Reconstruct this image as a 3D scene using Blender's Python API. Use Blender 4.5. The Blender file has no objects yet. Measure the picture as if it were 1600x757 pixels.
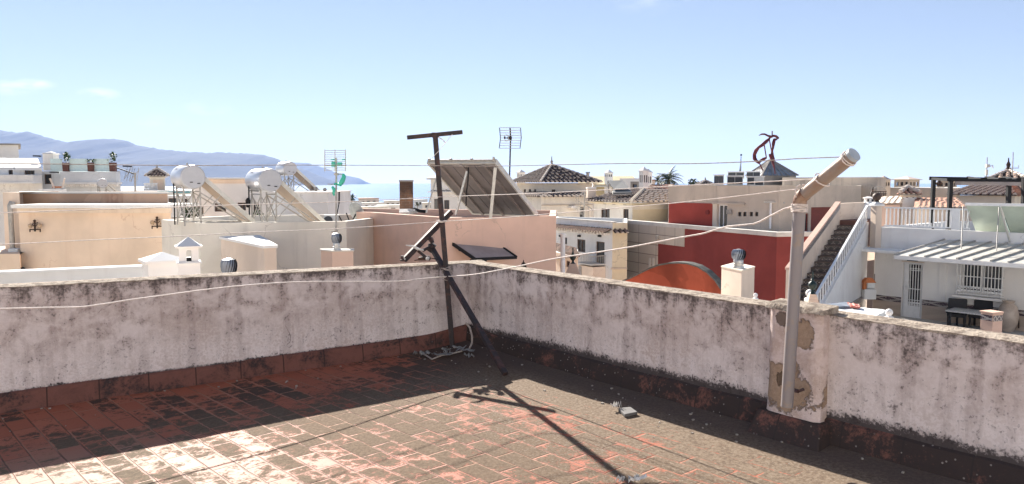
import bpy, bmesh, math, random
from mathutils import Vector, Matrix, noise
R = math.radians
random.seed(7)
sc = bpy.context.scene
col = sc.collection
V = Vector

# ------------------------------------------------------------------ camera
H = 1.9
F = 1232.0
PITCH = math.atan(93.5 / F)
cd = bpy.data.cameras.new("camera")
cd.sensor_width = 36.0
cd.lens = F / 1600.0 * 36.0
cd.clip_start = 0.05
cd.clip_end = 90000
cam = bpy.data.objects.new("camera", cd)
col.objects.link(cam)
cam.location = (0, 0, H)
cam.rotation_euler = (math.pi / 2 - PITCH, 0, 0)
sc.camera = cam

# ------------------------------------------------------------------ light
SUN_EL, SUN_AZ = R(29.1), R(-22.0)          # azimuth measured clockwise from +Y
SDIR = V((math.sin(SUN_AZ) * math.cos(SUN_EL), math.cos(SUN_AZ) * math.cos(SUN_EL), math.sin(SUN_EL)))
w = bpy.data.worlds.new("World")
sc.world = w
w.use_nodes = True
wn, wl = w.node_tree.nodes, w.node_tree.links
bg = wn["Background"]
sky = wn.new("ShaderNodeTexSky")
sky.sky_type = 'NISHITA'
sky.sun_disc = False
sky.sun_elevation = SUN_EL
sky.sun_rotation = SUN_AZ
sky.altitude = 50
sky.air_density = 0.7
sky.dust_density = 0.0
sky.ozone_density = 2.2
bg.inputs['Strength'].default_value = 0.05
ld = bpy.data.lights.new("sun", 'SUN')
ld.energy = 5.0
ld.angle = R(0.5)
ld.color = (1.0, 0.93, 0.83)
sun = bpy.data.objects.new("sun", ld)
col.objects.link(sun)
sun.location = (-20, 40, 60)
sun.rotation_euler = SDIR.to_track_quat('Z', 'Y').to_euler()
sc.view_settings.view_transform = 'Standard'
sc.view_settings.look = 'None'
sc.view_settings.gamma = 1
sc.view_settings.use_curve_mapping = False
sc.view_settings.exposure = 1.63
sc.cycles.use_denoising = True
sc.cycles.max_bounces = 8
sc.cycles.volume_bounces = 1
sc.cycles.sample_clamp_indirect = 8

# ------------------------------------------------------------------ pixel rays -> world
CP, SP = math.cos(PITCH), math.sin(PITCH)
def ray(px, py):
    a, b = (px - 800) / F, -(py - 378.5) / F
    d = V((a, b * SP + CP, b * CP - SP))
    return d / d.y
def P(px, py, Y):
    return V((0, 0, H)) + ray(px, py) * Y
def Pz(px, py, z):
    d = ray(px, py)
    return V((0, 0, H)) + d * ((z - H) / d.z)
def xy(px, Y, py=340):
    p = P(px, py, Y)
    return V((p.x, p.y))
def zat(py, Y, px=800):
    return P(px, py, Y).z
def Pv(px, py, A, B):
    """ray meets the vertical plane through A and B"""
    d = ray(px, py)
    e = B - A
    # d.x*t = A.x+e.x*s ; d.y*t = A.y+e.y*s
    det = d.x * (-e.y) + e.x * d.y
    t = (A.x * (-e.y) + e.x * A.y) / det
    return V((0, 0, H)) + d * t

# world clouds: three faint wisps low in the sky on the left, outside the air box
tc = wn.new("ShaderNodeTexCoord")
def wmath(op, a, b=None):
    n = wn.new("ShaderNodeMath"); n.operation = op
    for i, v in enumerate((a, b)):
        if v is None: continue
        if isinstance(v, (int, float)): n.inputs[i].default_value = v
        else: wl.new(v, n.inputs[i])
    return n.outputs[0]
nz = wn.new("ShaderNodeTexNoise"); nz.inputs['Scale'].default_value = 28; nz.inputs['Detail'].default_value = 7
mp = wn.new("ShaderNodeMapping"); mp.inputs['Scale'].default_value = (1, 1, 2.6)
wl.new(tc.outputs['Generated'], mp.inputs[0]); wl.new(mp.outputs[0], nz.inputs['Vector'])
tot = None
for (px, py, rad, amp) in ((15, 139, .032, .8), (55, 132, .022, .9), (155, 147, .024, .75), (325, 170, .03, .35), (250, 190, .03, .3), (1020, 2, .06, .2)):
    d = ray(px, py).normalized()
    sub = wn.new("ShaderNodeVectorMath"); sub.operation = 'SUBTRACT'
    wl.new(tc.outputs['Generated'], sub.inputs[0]); sub.inputs[1].default_value = d
    mul = wn.new("ShaderNodeVectorMath"); mul.operation = 'MULTIPLY'; mul.inputs[1].default_value = (1, 1, 3.2)
    wl.new(sub.outputs[0], mul.inputs[0])
    ln = wn.new("ShaderNodeVectorMath"); ln.operation = 'LENGTH'; wl.new(mul.outputs[0], ln.inputs[0])
    fall = wmath('MAXIMUM', wmath('SUBTRACT', 1.0, wmath('DIVIDE', ln.outputs['Value'], rad)), 0.0)
    fall = wmath('MULTIPLY', fall, amp)
    tot = fall if tot is None else wmath('ADD', tot, fall)
cm = wmath('MULTIPLY', wmath('MAXIMUM', wmath('SUBTRACT', nz.outputs['Fac'], 0.40), 0.0), 4.5)
cm = wmath('MINIMUM', wmath('MULTIPLY', cm, wmath('MULTIPLY', tot, 0.95)), 1.0)
mixc = wn.new("ShaderNodeMix"); mixc.data_type = 'RGBA'
tint = wn.new('ShaderNodeMix'); tint.data_type = 'RGBA'; tint.blend_type = 'MULTIPLY'; tint.inputs[0].default_value = 1; tint.inputs[7].default_value = (1.0, .945, .945, 1); 
gam = wn.new('ShaderNodeGamma'); gam.inputs['Gamma'].default_value = 0.62
pre = wn.new('ShaderNodeVectorMath'); pre.operation = 'SCALE'; pre.inputs['Scale'].default_value = 1 / 4.6; wl.new(sky.outputs[0], pre.inputs[0])
wl.new(pre.outputs[0], gam.inputs['Color'])
post = wn.new('ShaderNodeVectorMath'); post.operation = 'SCALE'; post.inputs['Scale'].default_value = 4.6; wl.new(gam.outputs[0], post.inputs[0])
wl.new(post.outputs[0], tint.inputs[6])
wl.new(cm, mixc.inputs[0]); wl.new(tint.outputs[2], mixc.inputs[6]); mixc.inputs[7].default_value = (9, 9, 9.2, 1)
wl.new(mixc.outputs[2], bg.inputs['Color'])

# ------------------------------------------------------------------ material helpers
class NT:
    def __init__(s, name):
        s.m = bpy.data.materials.new(name); s.m.use_nodes = True
        s.n, s.l = s.m.node_tree.nodes, s.m.node_tree.links
        s.b = s.n["Principled BSDF"]
    def setin(s, sock, v):
        if v is None: return
        if hasattr(v, 'is_linked') or isinstance(v, bpy.types.NodeSocket): s.l.new(v, sock)
        elif isinstance(v, (tuple, list)) and len(v) == 3 and sock.type == 'RGBA': sock.default_value = (*v, 1)
        else: sock.default_value = v
    def math(s, op, a, b=None, c=None, clamp=False):
        n = s.n.new("ShaderNodeMath"); n.operation = op; n.use_clamp = clamp
        for i, v in enumerate((a, b, c)): s.setin(n.inputs[i], v)
        return n.outputs[0]
    def mix(s, f, a, b, mode='MIX'):
        n = s.n.new("ShaderNodeMix"); n.data_type = 'RGBA'; n.blend_type = mode
        s.setin(n.inputs[0], f); s.setin(n.inputs[6], a); s.setin(n.inputs[7], b)
        return n.outputs[2]
    def noise(s, vec, scale, detail=4, rough=.55, dist=0, sc3=None):
        if sc3:
            mp = s.n.new("ShaderNodeMapping"); mp.inputs['Scale'].default_value = sc3
            s.l.new(vec, mp.inputs[0]); vec = mp.outputs[0]
        n = s.n.new("ShaderNodeTexNoise")
        s.l.new(vec, n.inputs['Vector'])
        n.inputs['Scale'].default_value = scale; n.inputs['Detail'].default_value = detail
        n.inputs['Roughness'].default_value = rough; n.inputs['Distortion'].default_value = dist
        return n.outputs['Fac']
    def voro(s, vec, scale, feature='F1', out='Distance', rand=1):
        n = s.n.new("ShaderNodeTexVoronoi"); n.feature = feature
        s.l.new(vec, n.inputs['Vector']); n.inputs['Scale'].default_value = scale; n.inputs['Randomness'].default_value = rand
        return n.outputs[out]
    def step(s, v, a, b):
        n = s.n.new("ShaderNodeMapRange"); n.interpolation_type = 'SMOOTHSTEP'
        s.setin(n.inputs['Value'], v); n.inputs['From Min'].default_value = a; n.inputs['From Max'].default_value = b
        return n.outputs[0]
    def pos(s):
        return s.n.new("ShaderNodeNewGeometry").outputs['Position']
    def objc(s):
        return s.n.new("ShaderNodeTexCoord").outputs['Object']
    def sep(s, v):
        n = s.n.new("ShaderNodeSeparateXYZ"); s.l.new(v, n.inputs[0]); return n.outputs
    def bump(s, h, strength=.3, dist=.01):
        n = s.n.new("ShaderNodeBump"); n.inputs['Strength'].default_value = strength; n.inputs['Distance'].default_value = dist
        s.l.new(h, n.inputs['Height']); s.l.new(n.outputs[0], s.b.inputs['Normal'])
    def set(s, **k):
        for a, v in k.items(): s.setin(s.b.inputs[{'color': 'Base Color', 'rough': 'Roughness', 'metal': 'Metallic', 'spec': 'Specular IOR Level'}[a]], v)
        return s

def stucco(name, c, dirt=.25, var=.12, dcol=(.20, .16, .13), rough=.9):
    t = NT(name); p = t.pos()
    n1 = t.noise(p, .55, 4); n2 = t.noise(p, 6, 5)
    st = t.noise(p, 1.0, 5, .6, 0, (2.6, 2.6, .22))
    c2 = tuple(x * (1 - var * 1.6) for x in c); c3 = tuple(min(x * (1 + var * .5), .85) for x in c)
    a = t.mix(t.step(n1, .35, .68), c2, c3)
    a = t.mix(t.math('MULTIPLY', t.step(n2, .5, .75), var * 1.2), a, c2)
    s1 = t.math('MULTIPLY', t.step(st, .52, .78), dirt)
    s1 = t.math('MULTIPLY', s1, t.step(n1, .3, .6))
    a = t.mix(s1, a, dcol)
    rp = t.noise(p, .9, 2, .4, 1.2)
    a = t.mix(t.math('MULTIPLY', t.step(rp, .58, .60), var * 1.6), a, tuple(min(.86, x * 1.12) for x in c))
    nv = t.n.new('ShaderNodeTexNoise'); nv.inputs['Scale'].default_value = 2; nv.inputs['Detail'].default_value = 5; t.l.new(p, nv.inputs['Vector'])
    av = t.n.new('ShaderNodeVectorMath'); av.operation = 'ADD'; t.l.new(p, av.inputs[0]); t.l.new(nv.outputs['Color'], av.inputs[1])
    ck = t.math('MULTIPLY', t.step(t.voro(av.outputs[0], .35, 'DISTANCE_TO_EDGE'), .006, .002), t.step(n1, .5, .58))
    a = t.mix(t.math('MULTIPLY', ck, .3), a, dcol)
    t.set(color=a, rough=rough, spec=.2)
    t.bump(t.math('ADD', t.noise(p, 60, 3), t.math('MULTIPLY', n2, .6)), .25, .01)
    return t.m
def paint(name, c, rough=.5, metal=0, var=.12, scale=9, spec=.4):
    t = NT(name); p = t.pos()
    n = t.noise(p, scale, 5)
    a = t.mix(t.step(n, .35, .7), tuple(x * (1 - var) for x in c), tuple(min(1, x * (1 + var)) for x in c))
    t.set(color=a, rough=t.math('ADD', t.math('MULTIPLY', n, .2), rough - .1), metal=metal, spec=spec)
    return t.m
def rusty(name, c, rc, amt=.5, rough=.75, metal=0.0):
    t = NT(name); p = t.pos()
    n = t.noise(p, 14, 6, .65); n2 = t.noise(p, 70, 3)
    a = t.mix(t.step(t.math('ADD', n, t.math('MULTIPLY', n2, .2)), .62 - amt * .2, .75 - amt * .1), c, rc)
    t.set(color=a, rough=rough, metal=metal, spec=.3); t.bump(t.math('ADD', n, n2), .35, .004)
    return t.m

# ------------------------------------------------------------------ mesh helpers
def wloc(p):
    o = V((0, 0, 0))
    while p is not None:
        o += p.location; p = p.parent
    return o
class MB:
    def __init__(s): s.v, s.f, s.m = [], [], []
    def add(s, vs, fs, mi=0):
        o = len(s.v); s.v += [V(x) for x in vs]
        for f in fs: s.f.append([o + i for i in f]); s.m.append(mi)
        return s
    def quad(s, a, b, c, d, mi=0): return s.add([a, b, c, d], [(0, 1, 2, 3)], mi)
    def hexa(s, lo, hi, mi=0):
        n = len(lo)
        fs = [tuple(range(n))[::-1], tuple(range(n, 2 * n))] + [(i, (i + 1) % n, n + (i + 1) % n, n + i) for i in range(n)]
        return s.add(list(lo) + list(hi), fs, mi)
    def prism(s, foot, z0, z1, mi=0):
        return s.hexa([V((p[0], p[1], z0)) for p in foot], [V((p[0], p[1], z1)) for p in foot], mi)
    def box(s, c, d, rot=0, mi=0, M=None):
        x, y, z = d[0] / 2, d[1] / 2, d[2] / 2
        vs = [V((i * x, j * y, k * z)) for k in (-1, 1) for (i, j) in ((-1, -1), (1, -1), (1, 1), (-1, 1))]
        m = M if M is not None else Matrix.Rotation(rot, 3, 'Z')
        vs = [m @ v + V(c) for v in vs]
        return s.hexa(vs[:4], vs[4:], mi)
    def bar(s, a, b, w, h=None, mi=0, up=V((0, 0, 1))):
        a, b = V(a), V(b); h = h or w; d = (b - a).normalized()
        if abs(d.dot(up)) > .97: up = V((0, 1, 0))
        x = d.cross(up).normalized() * w / 2; y = x.cross(d).normalized() * h / 2
        return s.hexa([a - x - y, a + x - y, a + x + y, a - x + y], [b - x - y, b + x - y, b + x + y, b - x + y], mi)
    def tube(s, path, r, n=8, mi=0, caps=True):
        path = [V(p) for p in path]; k = len(path)
        rs = r if isinstance(r, (list, tuple)) else [r] * k
        vs = []; ref = V((0, 0, 1)); px = None
        for i, p in enumerate(path):
            t = (path[min(i + 1, k - 1)] - path[max(i - 1, 0)])
            t = t.normalized() if t.length > 1e-9 else V((0, 0, 1))
            if px is None:
                u = V((0, 0, 1)) if abs(t.z) < .9 else V((1, 0, 0)); px = t.cross(u).normalized()
            else:
                px = (px - t * px.dot(t)).normalized()
            py = t.cross(px)
            for j in range(n):
                a = 2 * math.pi * j / n
                vs.append(p + (px * math.cos(a) + py * math.sin(a)) * rs[i])
        fs = [(i * n + j, i * n + (j + 1) % n, (i + 1) * n + (j + 1) % n, (i + 1) * n + j) for i in range(k - 1) for j in range(n)]
        if caps: fs += [tuple(range(n))[::-1], tuple(range((k - 1) * n, k * n))]
        return s.add(vs, fs, mi)
    def lathe(s, prof, c=(0, 0, 0), n=20, mi=0):
        c = V(c)
        return s.tube([c + V((0, 0, z)) for r, z in prof], [max(r, .0005) for r, z in prof], n, mi) if False else s._lathe(prof, c, n, mi)
    def _lathe(s, prof, c, n, mi):
        vs = []
        for r, z in prof:
            for j in range(n):
                a = 2 * math.pi * j / n
                vs.append(c + V((max(r, .0008) * math.cos(a), max(r, .0008) * math.sin(a), z)))
        k = len(prof)
        fs = [(i * n + j, i * n + (j + 1) % n, (i + 1) * n + (j + 1) % n, (i + 1) * n + j) for i in range(k - 1) for j in range(n)]
        fs += [tuple(range(n))[::-1], tuple(range((k - 1) * n, k * n))]
        return s.add(vs, fs, mi)
    def ball(s, c, r, n=12, m=8, mi=0, sz=1):
        return s._lathe([(r * math.sin(math.pi * i / m), -r * sz * math.cos(math.pi * i / m)) for i in range(m + 1)], V(c), n, mi)
    def build(s, name, mats, parent=None, smooth=0, bevel=0, recalc=True):
        me = bpy.data.meshes.new(name)
        o = wloc(parent) if parent else V((0, 0, 0))
        me.from_pydata([tuple(v - o) for v in s.v], [], s.f)
        mats = mats if isinstance(mats, (list, tuple)) else [mats]
        for m in mats: me.materials.append(m)
        me.polygons.foreach_set('material_index', s.m)
        if recalc:
            b = bmesh.new(); b.from_mesh(me); bmesh.ops.recalc_face_normals(b, faces=b.faces); b.to_mesh(me); b.free()
        if smooth:
            me.shade_smooth(); me.set_sharp_from_angle(angle=R(smooth))
        ob = bpy.data.objects.new(name, me); col.objects.link(ob)
        if parent: ob.parent = parent
        if bevel:
            md = ob.modifiers.new('bevel', 'BEVEL'); md.width = bevel; md.segments = 2; md.limit_method = 'ANGLE'; md.angle_limit = R(40)
        return ob
def tag(o, label, cat, group=None, kind=None):
    if label: o['label'] = label
    if cat: o['category'] = cat
    if group: o['group'] = group
    if kind: o['kind'] = kind
    return o
def thing(name, label, cat, loc=(0, 0, 0), group=None):
    o = bpy.data.objects.new(name, None); col.objects.link(o); o.location = V(loc); o.empty_display_size = .2
    return tag(o, label, cat, group)
def copy_tree(o, parent=None):
    c = o.copy(); col.objects.link(c)
    if parent: c.parent = parent
    for ch in list(o.children): copy_tree(ch, c)
    return c
def dup(o, label, loc=None, rotz=None, scale=None, group=None):
    c = copy_tree(o); c['label'] = label
    if loc is not None: c.location = V(loc)
    if rotz is not None: c.rotation_euler = (0, 0, rotz)
    if scale is not None: c.scale = (scale,) * 3
    if group: c['group'] = group
    return c
def struct(name, mb, m, **k):
    return tag(mb.build(name, m, **k), None, None, kind='structure')

# ------------------------------------------------------------------ materials
M = {}
M['white'] = stucco('white_limewash', (.84, .81, .785), .22, .07)
M['white_far'] = stucco('white_limewash_far', (.78, .75, .72), .25, .08)
M['peach'] = stucco('peach_stucco', (.80, .63, .49), .22, .09, (.4, .2, .12))
M['peach_pale'] = stucco('pale_peach_stucco', (.76, .63, .52), .3, .1, (.4, .25, .18))
M['terracotta_band'] = stucco('faded_terracotta_band', (.60, .40, .28), .7, .2, (.3, .13, .08))
M['salmon'] = stucco('salmon_stucco', (.72, .49, .39), .25, .09)
M['salmon_grey'] = stucco('greyed_salmon_stucco', (.62, .46, .38), .15, .06)
M['cream'] = stucco('cream_stucco', (.81, .745, .65), .28, .08)
M['cream_warm'] = stucco('warm_cream_stucco', (.75, .67, .56), .22, .06)
M['beige'] = stucco('beige_stucco', (.60, .51, .42), .6, .1)
M['beige_dk'] = stucco('dull_beige_stucco', (.44, .37, .31), .5, .1)
M['yellow'] = stucco('pale_yellow_stucco', (.75, .65, .47), .15, .06)
M['grey_white'] = stucco('grey_white_stucco', (.67, .68, .69), .25, .08)
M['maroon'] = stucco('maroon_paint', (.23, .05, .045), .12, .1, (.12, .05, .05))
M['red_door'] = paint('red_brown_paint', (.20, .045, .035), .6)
M['brick_red'] = stucco('brick_red_paint', (.36, .07, .055), .12, .1)  # brighter red of the upper storey panel
M['rust_orange'] = stucco('burnt_orange_stucco', (.38, .09, .05), .5, .3, (.2, .04, .02))
M['conc'] = stucco('grey_concrete', (.36, .33, .30), .6, .2)
M['conc_pale'] = stucco('pale_concrete', (.62, .60, .56), .4, .12)
M['dark'] = paint('dark_interior', (.025, .025, .03), .6)
M['frame_w'] = paint('white_metal_paint', (.78, .78, .78), .4, 0, .04)
M['frame_b'] = paint('brown_wood_frame', (.09, .055, .04), .6)
M['black'] = paint('black_iron_paint', (.018, .018, .02), .7, 0, .12, 9, .2)
M['steel'] = paint('galvanised_steel', (.55, .55, .54), .42, .75, .15, 14)
M['steel_dull'] = paint('dull_zinc_bar', (.42, .40, .37), .6, .3, .15, 14)
M['alu'] = paint('pale_aluminium', (.60, .58, .53), .5, .3, .06)
M['tank'] = paint('silver_tank_shell', (.60, .61, .64), .36, .45, .04, 2)
M['tank_end'] = paint('grey_tank_cap', (.50, .50, .52), .5, .1, .03)
M['col_back'] = paint('bare_collector_back', (.38, .295, .23), .55, .25, .08, 3)
M['col_back_dk'] = paint('dusty_collector_back', (.185, .165, .165), .6, .1, .15, 2)
M['col_rib'] = paint('collector_rib', (.24, .21, .20), .6, .2, .1, 3)
M['col_face'] = paint('solar_glass', (.02, .025, .04), .15, 0, .2)
M['panel_dk'] = paint('dark_solar_panel', (.32, .28, .275), .42, 0, .15, 3)
M['green_pl'] = paint('green_plastic', (.06, .50, .36), .45, 0, .05)
M['brown'] = paint('brown_planter', (.14, .06, .045), .7)
M['leaf'] = paint('leaf_green', (.05, .10, .03), .6, 0, .35, 20)
M['palm'] = paint('palm_frond', (.07, .09, .045), .6, 0, .3, 6)
M['trunk'] = paint('palm_trunk', (.16, .12, .09), .9)
M['tile_cov'] = paint('clay_cover_tile', (.25, .165, .125), .85, 0, .35, 3)
M['tile_cov_dk'] = paint('weathered_clay_tile', (.13, .09, .08), .85, 0, .4, 3)
M['tile_mortar'] = paint('lime_mortar', (.60, .52, .45), .9)
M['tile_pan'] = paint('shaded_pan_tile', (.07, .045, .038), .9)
M['tile_red'] = paint('red_clay_tile', (.42, .22, .15), .85, 0, .3, 3)
M['ochre'] = stucco('ochre_plain_roof', (.52, .43, .27), .2, .1)
M['zinc'] = paint('corrugated_zinc', (.25, .27, .30), .5, .3, .3, 2)
M['sculpt'] = rusty('dark_red_sculpture_steel', (.035, .02, .03), (.20, .03, .035), .5)
M['glass_rail'] = paint('frosted_glass_rail', (.66, .80, .78), .2, 0, .04)
M['glass'] = paint('window_glass', (.035, .04, .048), .08, 0, .2, .7, .6)
M['greenglass'] = paint('pale_green_collector', (.52, .60, .52), .35, .1, .08, 1.5)
M['ac_white'] = paint('air_conditioner_white', (.62, .62, .60), .5, 0, .06)
M['grille'] = paint('dark_fan_grille', (.06, .065, .075), .5)
M['iron'] = rusty('black_wrought_iron', (.02, .017, .016), (.10, .05, .03), .3)
M['rust'] = rusty('rusted_dark_steel', (.030, .024, .027), (.075, .038, .034), .2, .6)
M['pipe'] = rusty('grey_painted_pipe', (.235, .21, .21), (.27, .22, .19), .0, .55)
M['pipe_br'] = rusty('brown_pipe_elbow', (.16, .075, .045), (.30, .2, .14), .4, .6)
M['pipe_ln'] = rusty('tan_weathered_pipe', (.27, .215, .18), (.28, .19, .14), .45, .55)
M['cap'] = paint('blue_grey_cap', (.34, .38, .42), .5)
M['rope'] = paint('pale_plastic_cord', (.66, .58, .53), .7, 0, .15, 30)
M['rope_d'] = paint('dirty_cord', (.34, .29, .26), .8, 0, .2, 30)
M['rag'] = paint('dirty_white_rag', (.62, .60, .57), .9, 0, .2, 30)
M['rag_d'] = paint('grey_plastic_scrap', (.17, .17, .17), .7, 0, .3, 40)
M['slate'] = paint('grey_board', (.13, .125, .125), .8)
M['vent'] = paint('turbine_vane_metal', (.22, .25, .30), .35, .6, .06, 4)
M['iron_urn'] = paint('dark_green_cast_iron', (.015, .03, .028), .35)
M['stone_warm'] = stucco('warm_cut_stone', (.68, .52, .42), .3, .12)
M['tarp_w'] = paint('white_tarpaulin', (.70, .72, .72), .6, 0, .08, 4)
M['tarp_b'] = paint('blue_grey_tarpaulin', (.19, .22, .27), .6, 0, .15, 4)
M['tarp_r'] = paint('faded_red_tarpaulin', (.42, .12, .09), .6, 0, .15, 4)
M['orange'] = paint('orange_clay', (.60, .20, .07), .7)
M['plant_dk'] = paint('dark_leaf', (.035, .06, .025), .6, 0, .3, 20)
M['white_plastic'] = paint('white_plastic', (.72, .72, .70), .5, 0, .04)
M['blackplastic'] = paint('black_plastic_wicker', (.03, .03, .034), .6)
M['asphalt'] = stucco('street_paving', (.50, .44, .36), .2, .2)
M['text_grey'] = paint('faded_print', (.13, .15, .25), .6)
M['sign_blk'] = paint('black_sign_letter', (.02, .02, .02), .6)

def clad():
    t = NT('beige_stone_cladding'); p = t.objc(); s = t.sep(p)
    u = s[0]; v = s[2]
    fu = t.math('FRACT', t.math('DIVIDE', u, 1.9)); fv = t.math('FRACT', t.math('DIVIDE', v, .62))
    row = t.math('FLOOR', t.math('DIVIDE', v, .62)); cl = t.math('FLOOR', t.math('DIVIDE', u, 1.9))
    d = t.math('MINIMUM', t.math('MULTIPLY', t.math('MINIMUM', fu, t.math('SUBTRACT', 1, fu)), 1.9), t.math('MULTIPLY', t.math('MINIMUM', fv, t.math('SUBTRACT', 1, fv)), .62))
    wn_ = t.n.new('ShaderNodeTexWhiteNoise'); wn_.noise_dimensions = '2D'
    cb = t.n.new('ShaderNodeCombineXYZ'); t.l.new(row, cb.inputs[0]); t.l.new(cl, cb.inputs[1]); t.l.new(cb.outputs[0], wn_.inputs['Vector'])
    a = t.mix(wn_.outputs['Value'], (.47, .42, .36), (.55, .49, .42))
    st = t.noise(p, 1, 5, .6, 0, (1.2, 1.2, .15))
    a = t.mix(t.math('MULTIPLY', t.step(st, .55, .8), .5), a, (.22, .2, .18))
    a = t.mix(t.step(d, .035, .008), a, (.22, .19, .17))
    t.set(color=a, rough=.7, spec=.3); t.bump(t.step(d, 0, .03), .4, .02)
    return t.m
M['clad'] = clad()
def patterned(name, a, b, sc, mode):
    """glazed pattern tiles: small repeating diamonds / zigzag on the tile's own faces"""
    t = NT(name); p = t.objc(); s = t.sep(p)
    u = t.math('DIVIDE', t.math('ADD', s[0], t.math('MULTIPLY', s[1], .62)), sc); v = t.math('DIVIDE', s[2], sc)
    fu = t.math('ABSOLUTE', t.math('SUBTRACT', t.math('FRACT', u), .5)); fv = t.math('ABSOLUTE', t.math('SUBTRACT', t.math('FRACT', v), .5))
    d = t.math('ADD', fu, fv)
    if mode == 'diamond': f = t.math('MAXIMUM', t.step(d, .17, .13), t.math('MULTIPLY', t.step(d, .40, .43), t.step(d, .51, .48)))
    else: f = t.step(t.math('ABSOLUTE', t.math('SUBTRACT', d, .5)), .10, .14)
    n = t.noise(p, 30, 4)
    f = t.math('MULTIPLY', f, t.step(n, .3, .5))
    t.set(color=t.mix(f, a, b), rough=.35, spec=.5)
    return t.m
M['tile_riser'] = patterned('patterned_riser_tile', (.030, .020, .020), (.50, .38, .33), .19, 'diamond')
M['tile_border'] = patterned('blue_border_tile', (.40, .36, .33), (.06, .035, .05), .17, 'zig')
M['dado'] = patterned('marble_look_dado', (.47, .38, .31), (.41, .33, .27), .55, 'zig')
def brickm():
    t = NT('old_brick'); p = t.objc()
    n = t.n.new('ShaderNodeTexBrick'); mp = t.n.new('ShaderNodeMapping'); mp.inputs['Rotation'].default_value = (R(90), 0, 0)
    t.l.new(p, mp.inputs[0]); t.l.new(mp.outputs[0], n.inputs['Vector'])
    n.inputs['Scale'].default_value = 4; n.inputs['Mortar Size'].default_value = .02; n.inputs['Brick Width'].default_value = .9; n.inputs['Row Height'].default_value = .28
    n.inputs['Color1'].default_value = (.36, .19, .11, 1); n.inputs['Color2'].default_value = (.22, .12, .08, 1); n.inputs['Mortar'].default_value = (.30, .25, .2, 1)
    s = t.sep(t.pos())
    nn = t.noise(p, 5, 5)
    so = t.math('MULTIPLY', t.step(t.math('ADD', s[2], t.math('MULTIPLY', nn, .5)), 1.55, 2.0), .75)
    t.set(color=t.mix(so, t.mix(t.step(nn, .4, .7), n.outputs[0], (.20, .13, .09)), (.05, .035, .03)), rough=.9, spec=.2)
    return t.m
M['brick'] = brickm()

# plaster of the terrace parapet (object coords: x along the wall, z up)
def old_plaster(name, lowdark, skirt, slope):
    t = NT(name); p = t.objc(); s = t.sep(p); z = s[2]; zr = t.math('ADD', z, t.math('MULTIPLY', s[0], slope))
    big = t.noise(p, 1.1, 5, .6, .4); mid = t.noise(p, 5.5, 7, .68, .3); fine = t.noise(p, 38, 6, .7); fine2 = t.noise(p, 130, 3, .6)
    strk = t.noise(p, 1, 7, .66, .15, (9, 9, .75)); strk2 = t.noise(p, 1, 6, .65, .1, (24, 24, 1.6))
    a = t.mix(t.step(t.math('ADD', t.math('MULTIPLY', big, .5), t.math('MULTIPLY', mid, .5)), .40, .60), (.62, .55, .54), (.45, .37, .345))
    a = t.mix(t.math('MULTIPLY', t.step(fine, .48, .70), .5), a, (.74, .67, .65))
    # salts bloom pale low on the wall
    pale = t.math('MULTIPLY', t.step(zr, .72, .30), t.step(t.math('ADD', t.math('MULTIPLY', mid, .6), t.math('MULTIPLY', fine, .4)), .42, .53))
    a = t.mix(t.math('MULTIPLY', pale, .75), a, (.76, .70, .70))
    # grey film
    film = t.step(t.math('ADD', t.math('MULTIPLY', strk, .5), t.math('MULTIPLY', mid, .5)), .455, .575)
    a = t.mix(t.math('MULTIPLY', film, .42), a, (.30, .235, .225))
    # black algae run down from the coping
    topw = t.step(z, .35, 1.02)
    al = t.math('ADD', t.math('ADD', t.math('MULTIPLY', strk, .22), t.math('MULTIPLY', strk2, .13)), t.math('ADD', t.math('MULTIPLY', fine, .33), t.math('MULTIPLY', mid, .37)))
    al = t.math('ADD', al, t.math('MULTIPLY', topw, .07))
    edge = t.step(z, .80, 1.0)
    al = t.math('ADD', al, t.math('MULTIPLY', edge, t.math('MULTIPLY', big, .13)))
    a = t.mix(t.math('MULTIPLY', t.step(al, .575, .72), .86), a, (.060, .050, .048))
    # soot coloured speckles everywhere
    sp = t.step(t.math('ADD', t.math('MULTIPLY', fine, .65), t.math('MULTIPLY', mid, .35)), .535, .625)
    a = t.mix(t.math('MULTIPLY', sp, .62), a, (.09, .075, .075))
    # damp black band at the foot
    ft = t.math('ADD', t.math('MULTIPLY', fine, .5), t.math('ADD', t.math('MULTIPLY', mid, .35), t.math('MULTIPLY', t.step(zr, skirt + lowdark, skirt - .02), .55)))
    a = t.mix(t.math('MULTIPLY', t.step(ft, .66, .80), .93), a, (.035, .028, .03))
    # hairline cracks
    wrp = t.n.new('ShaderNodeVectorMath'); wrp.operation = 'ADD'
    nv = t.n.new('ShaderNodeTexNoise'); nv.inputs['Scale'].default_value = 3; nv.inputs['Detail'].default_value = 6; t.l.new(p, nv.inputs['Vector'])
    sv = t.n.new('ShaderNodeVectorMath'); sv.operation = 'SCALE'; sv.inputs['Scale'].default_value = .5; t.l.new(nv.outputs['Color'], sv.inputs[0])
    t.l.new(p, wrp.inputs[0]); t.l.new(sv.outputs[0], wrp.inputs[1])
    ck = t.voro(wrp.outputs[0], .7, 'DISTANCE_TO_EDGE')
    cr = t.math('MULTIPLY', t.step(ck, .004, .001), t.step(big, .56, .62))
    a = t.mix(t.math('MULTIPLY', cr, .8), a, (.06, .045, .045))
    t.set(color=a, rough=.95, spec=.12)
    hgt = t.math('ADD', t.math('ADD', t.math('MULTIPLY', mid, .8), t.math('MULTIPLY', fine, .5)), t.math('SUBTRACT', t.math('MULTIPLY', fine2, .2), t.math('MULTIPLY', cr, .6)))
    t.bump(hgt, .8, .012)
    return t.m
M['plaster_l'] = old_plaster('mouldy_plaster_left', .14, .15, .0354)
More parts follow.
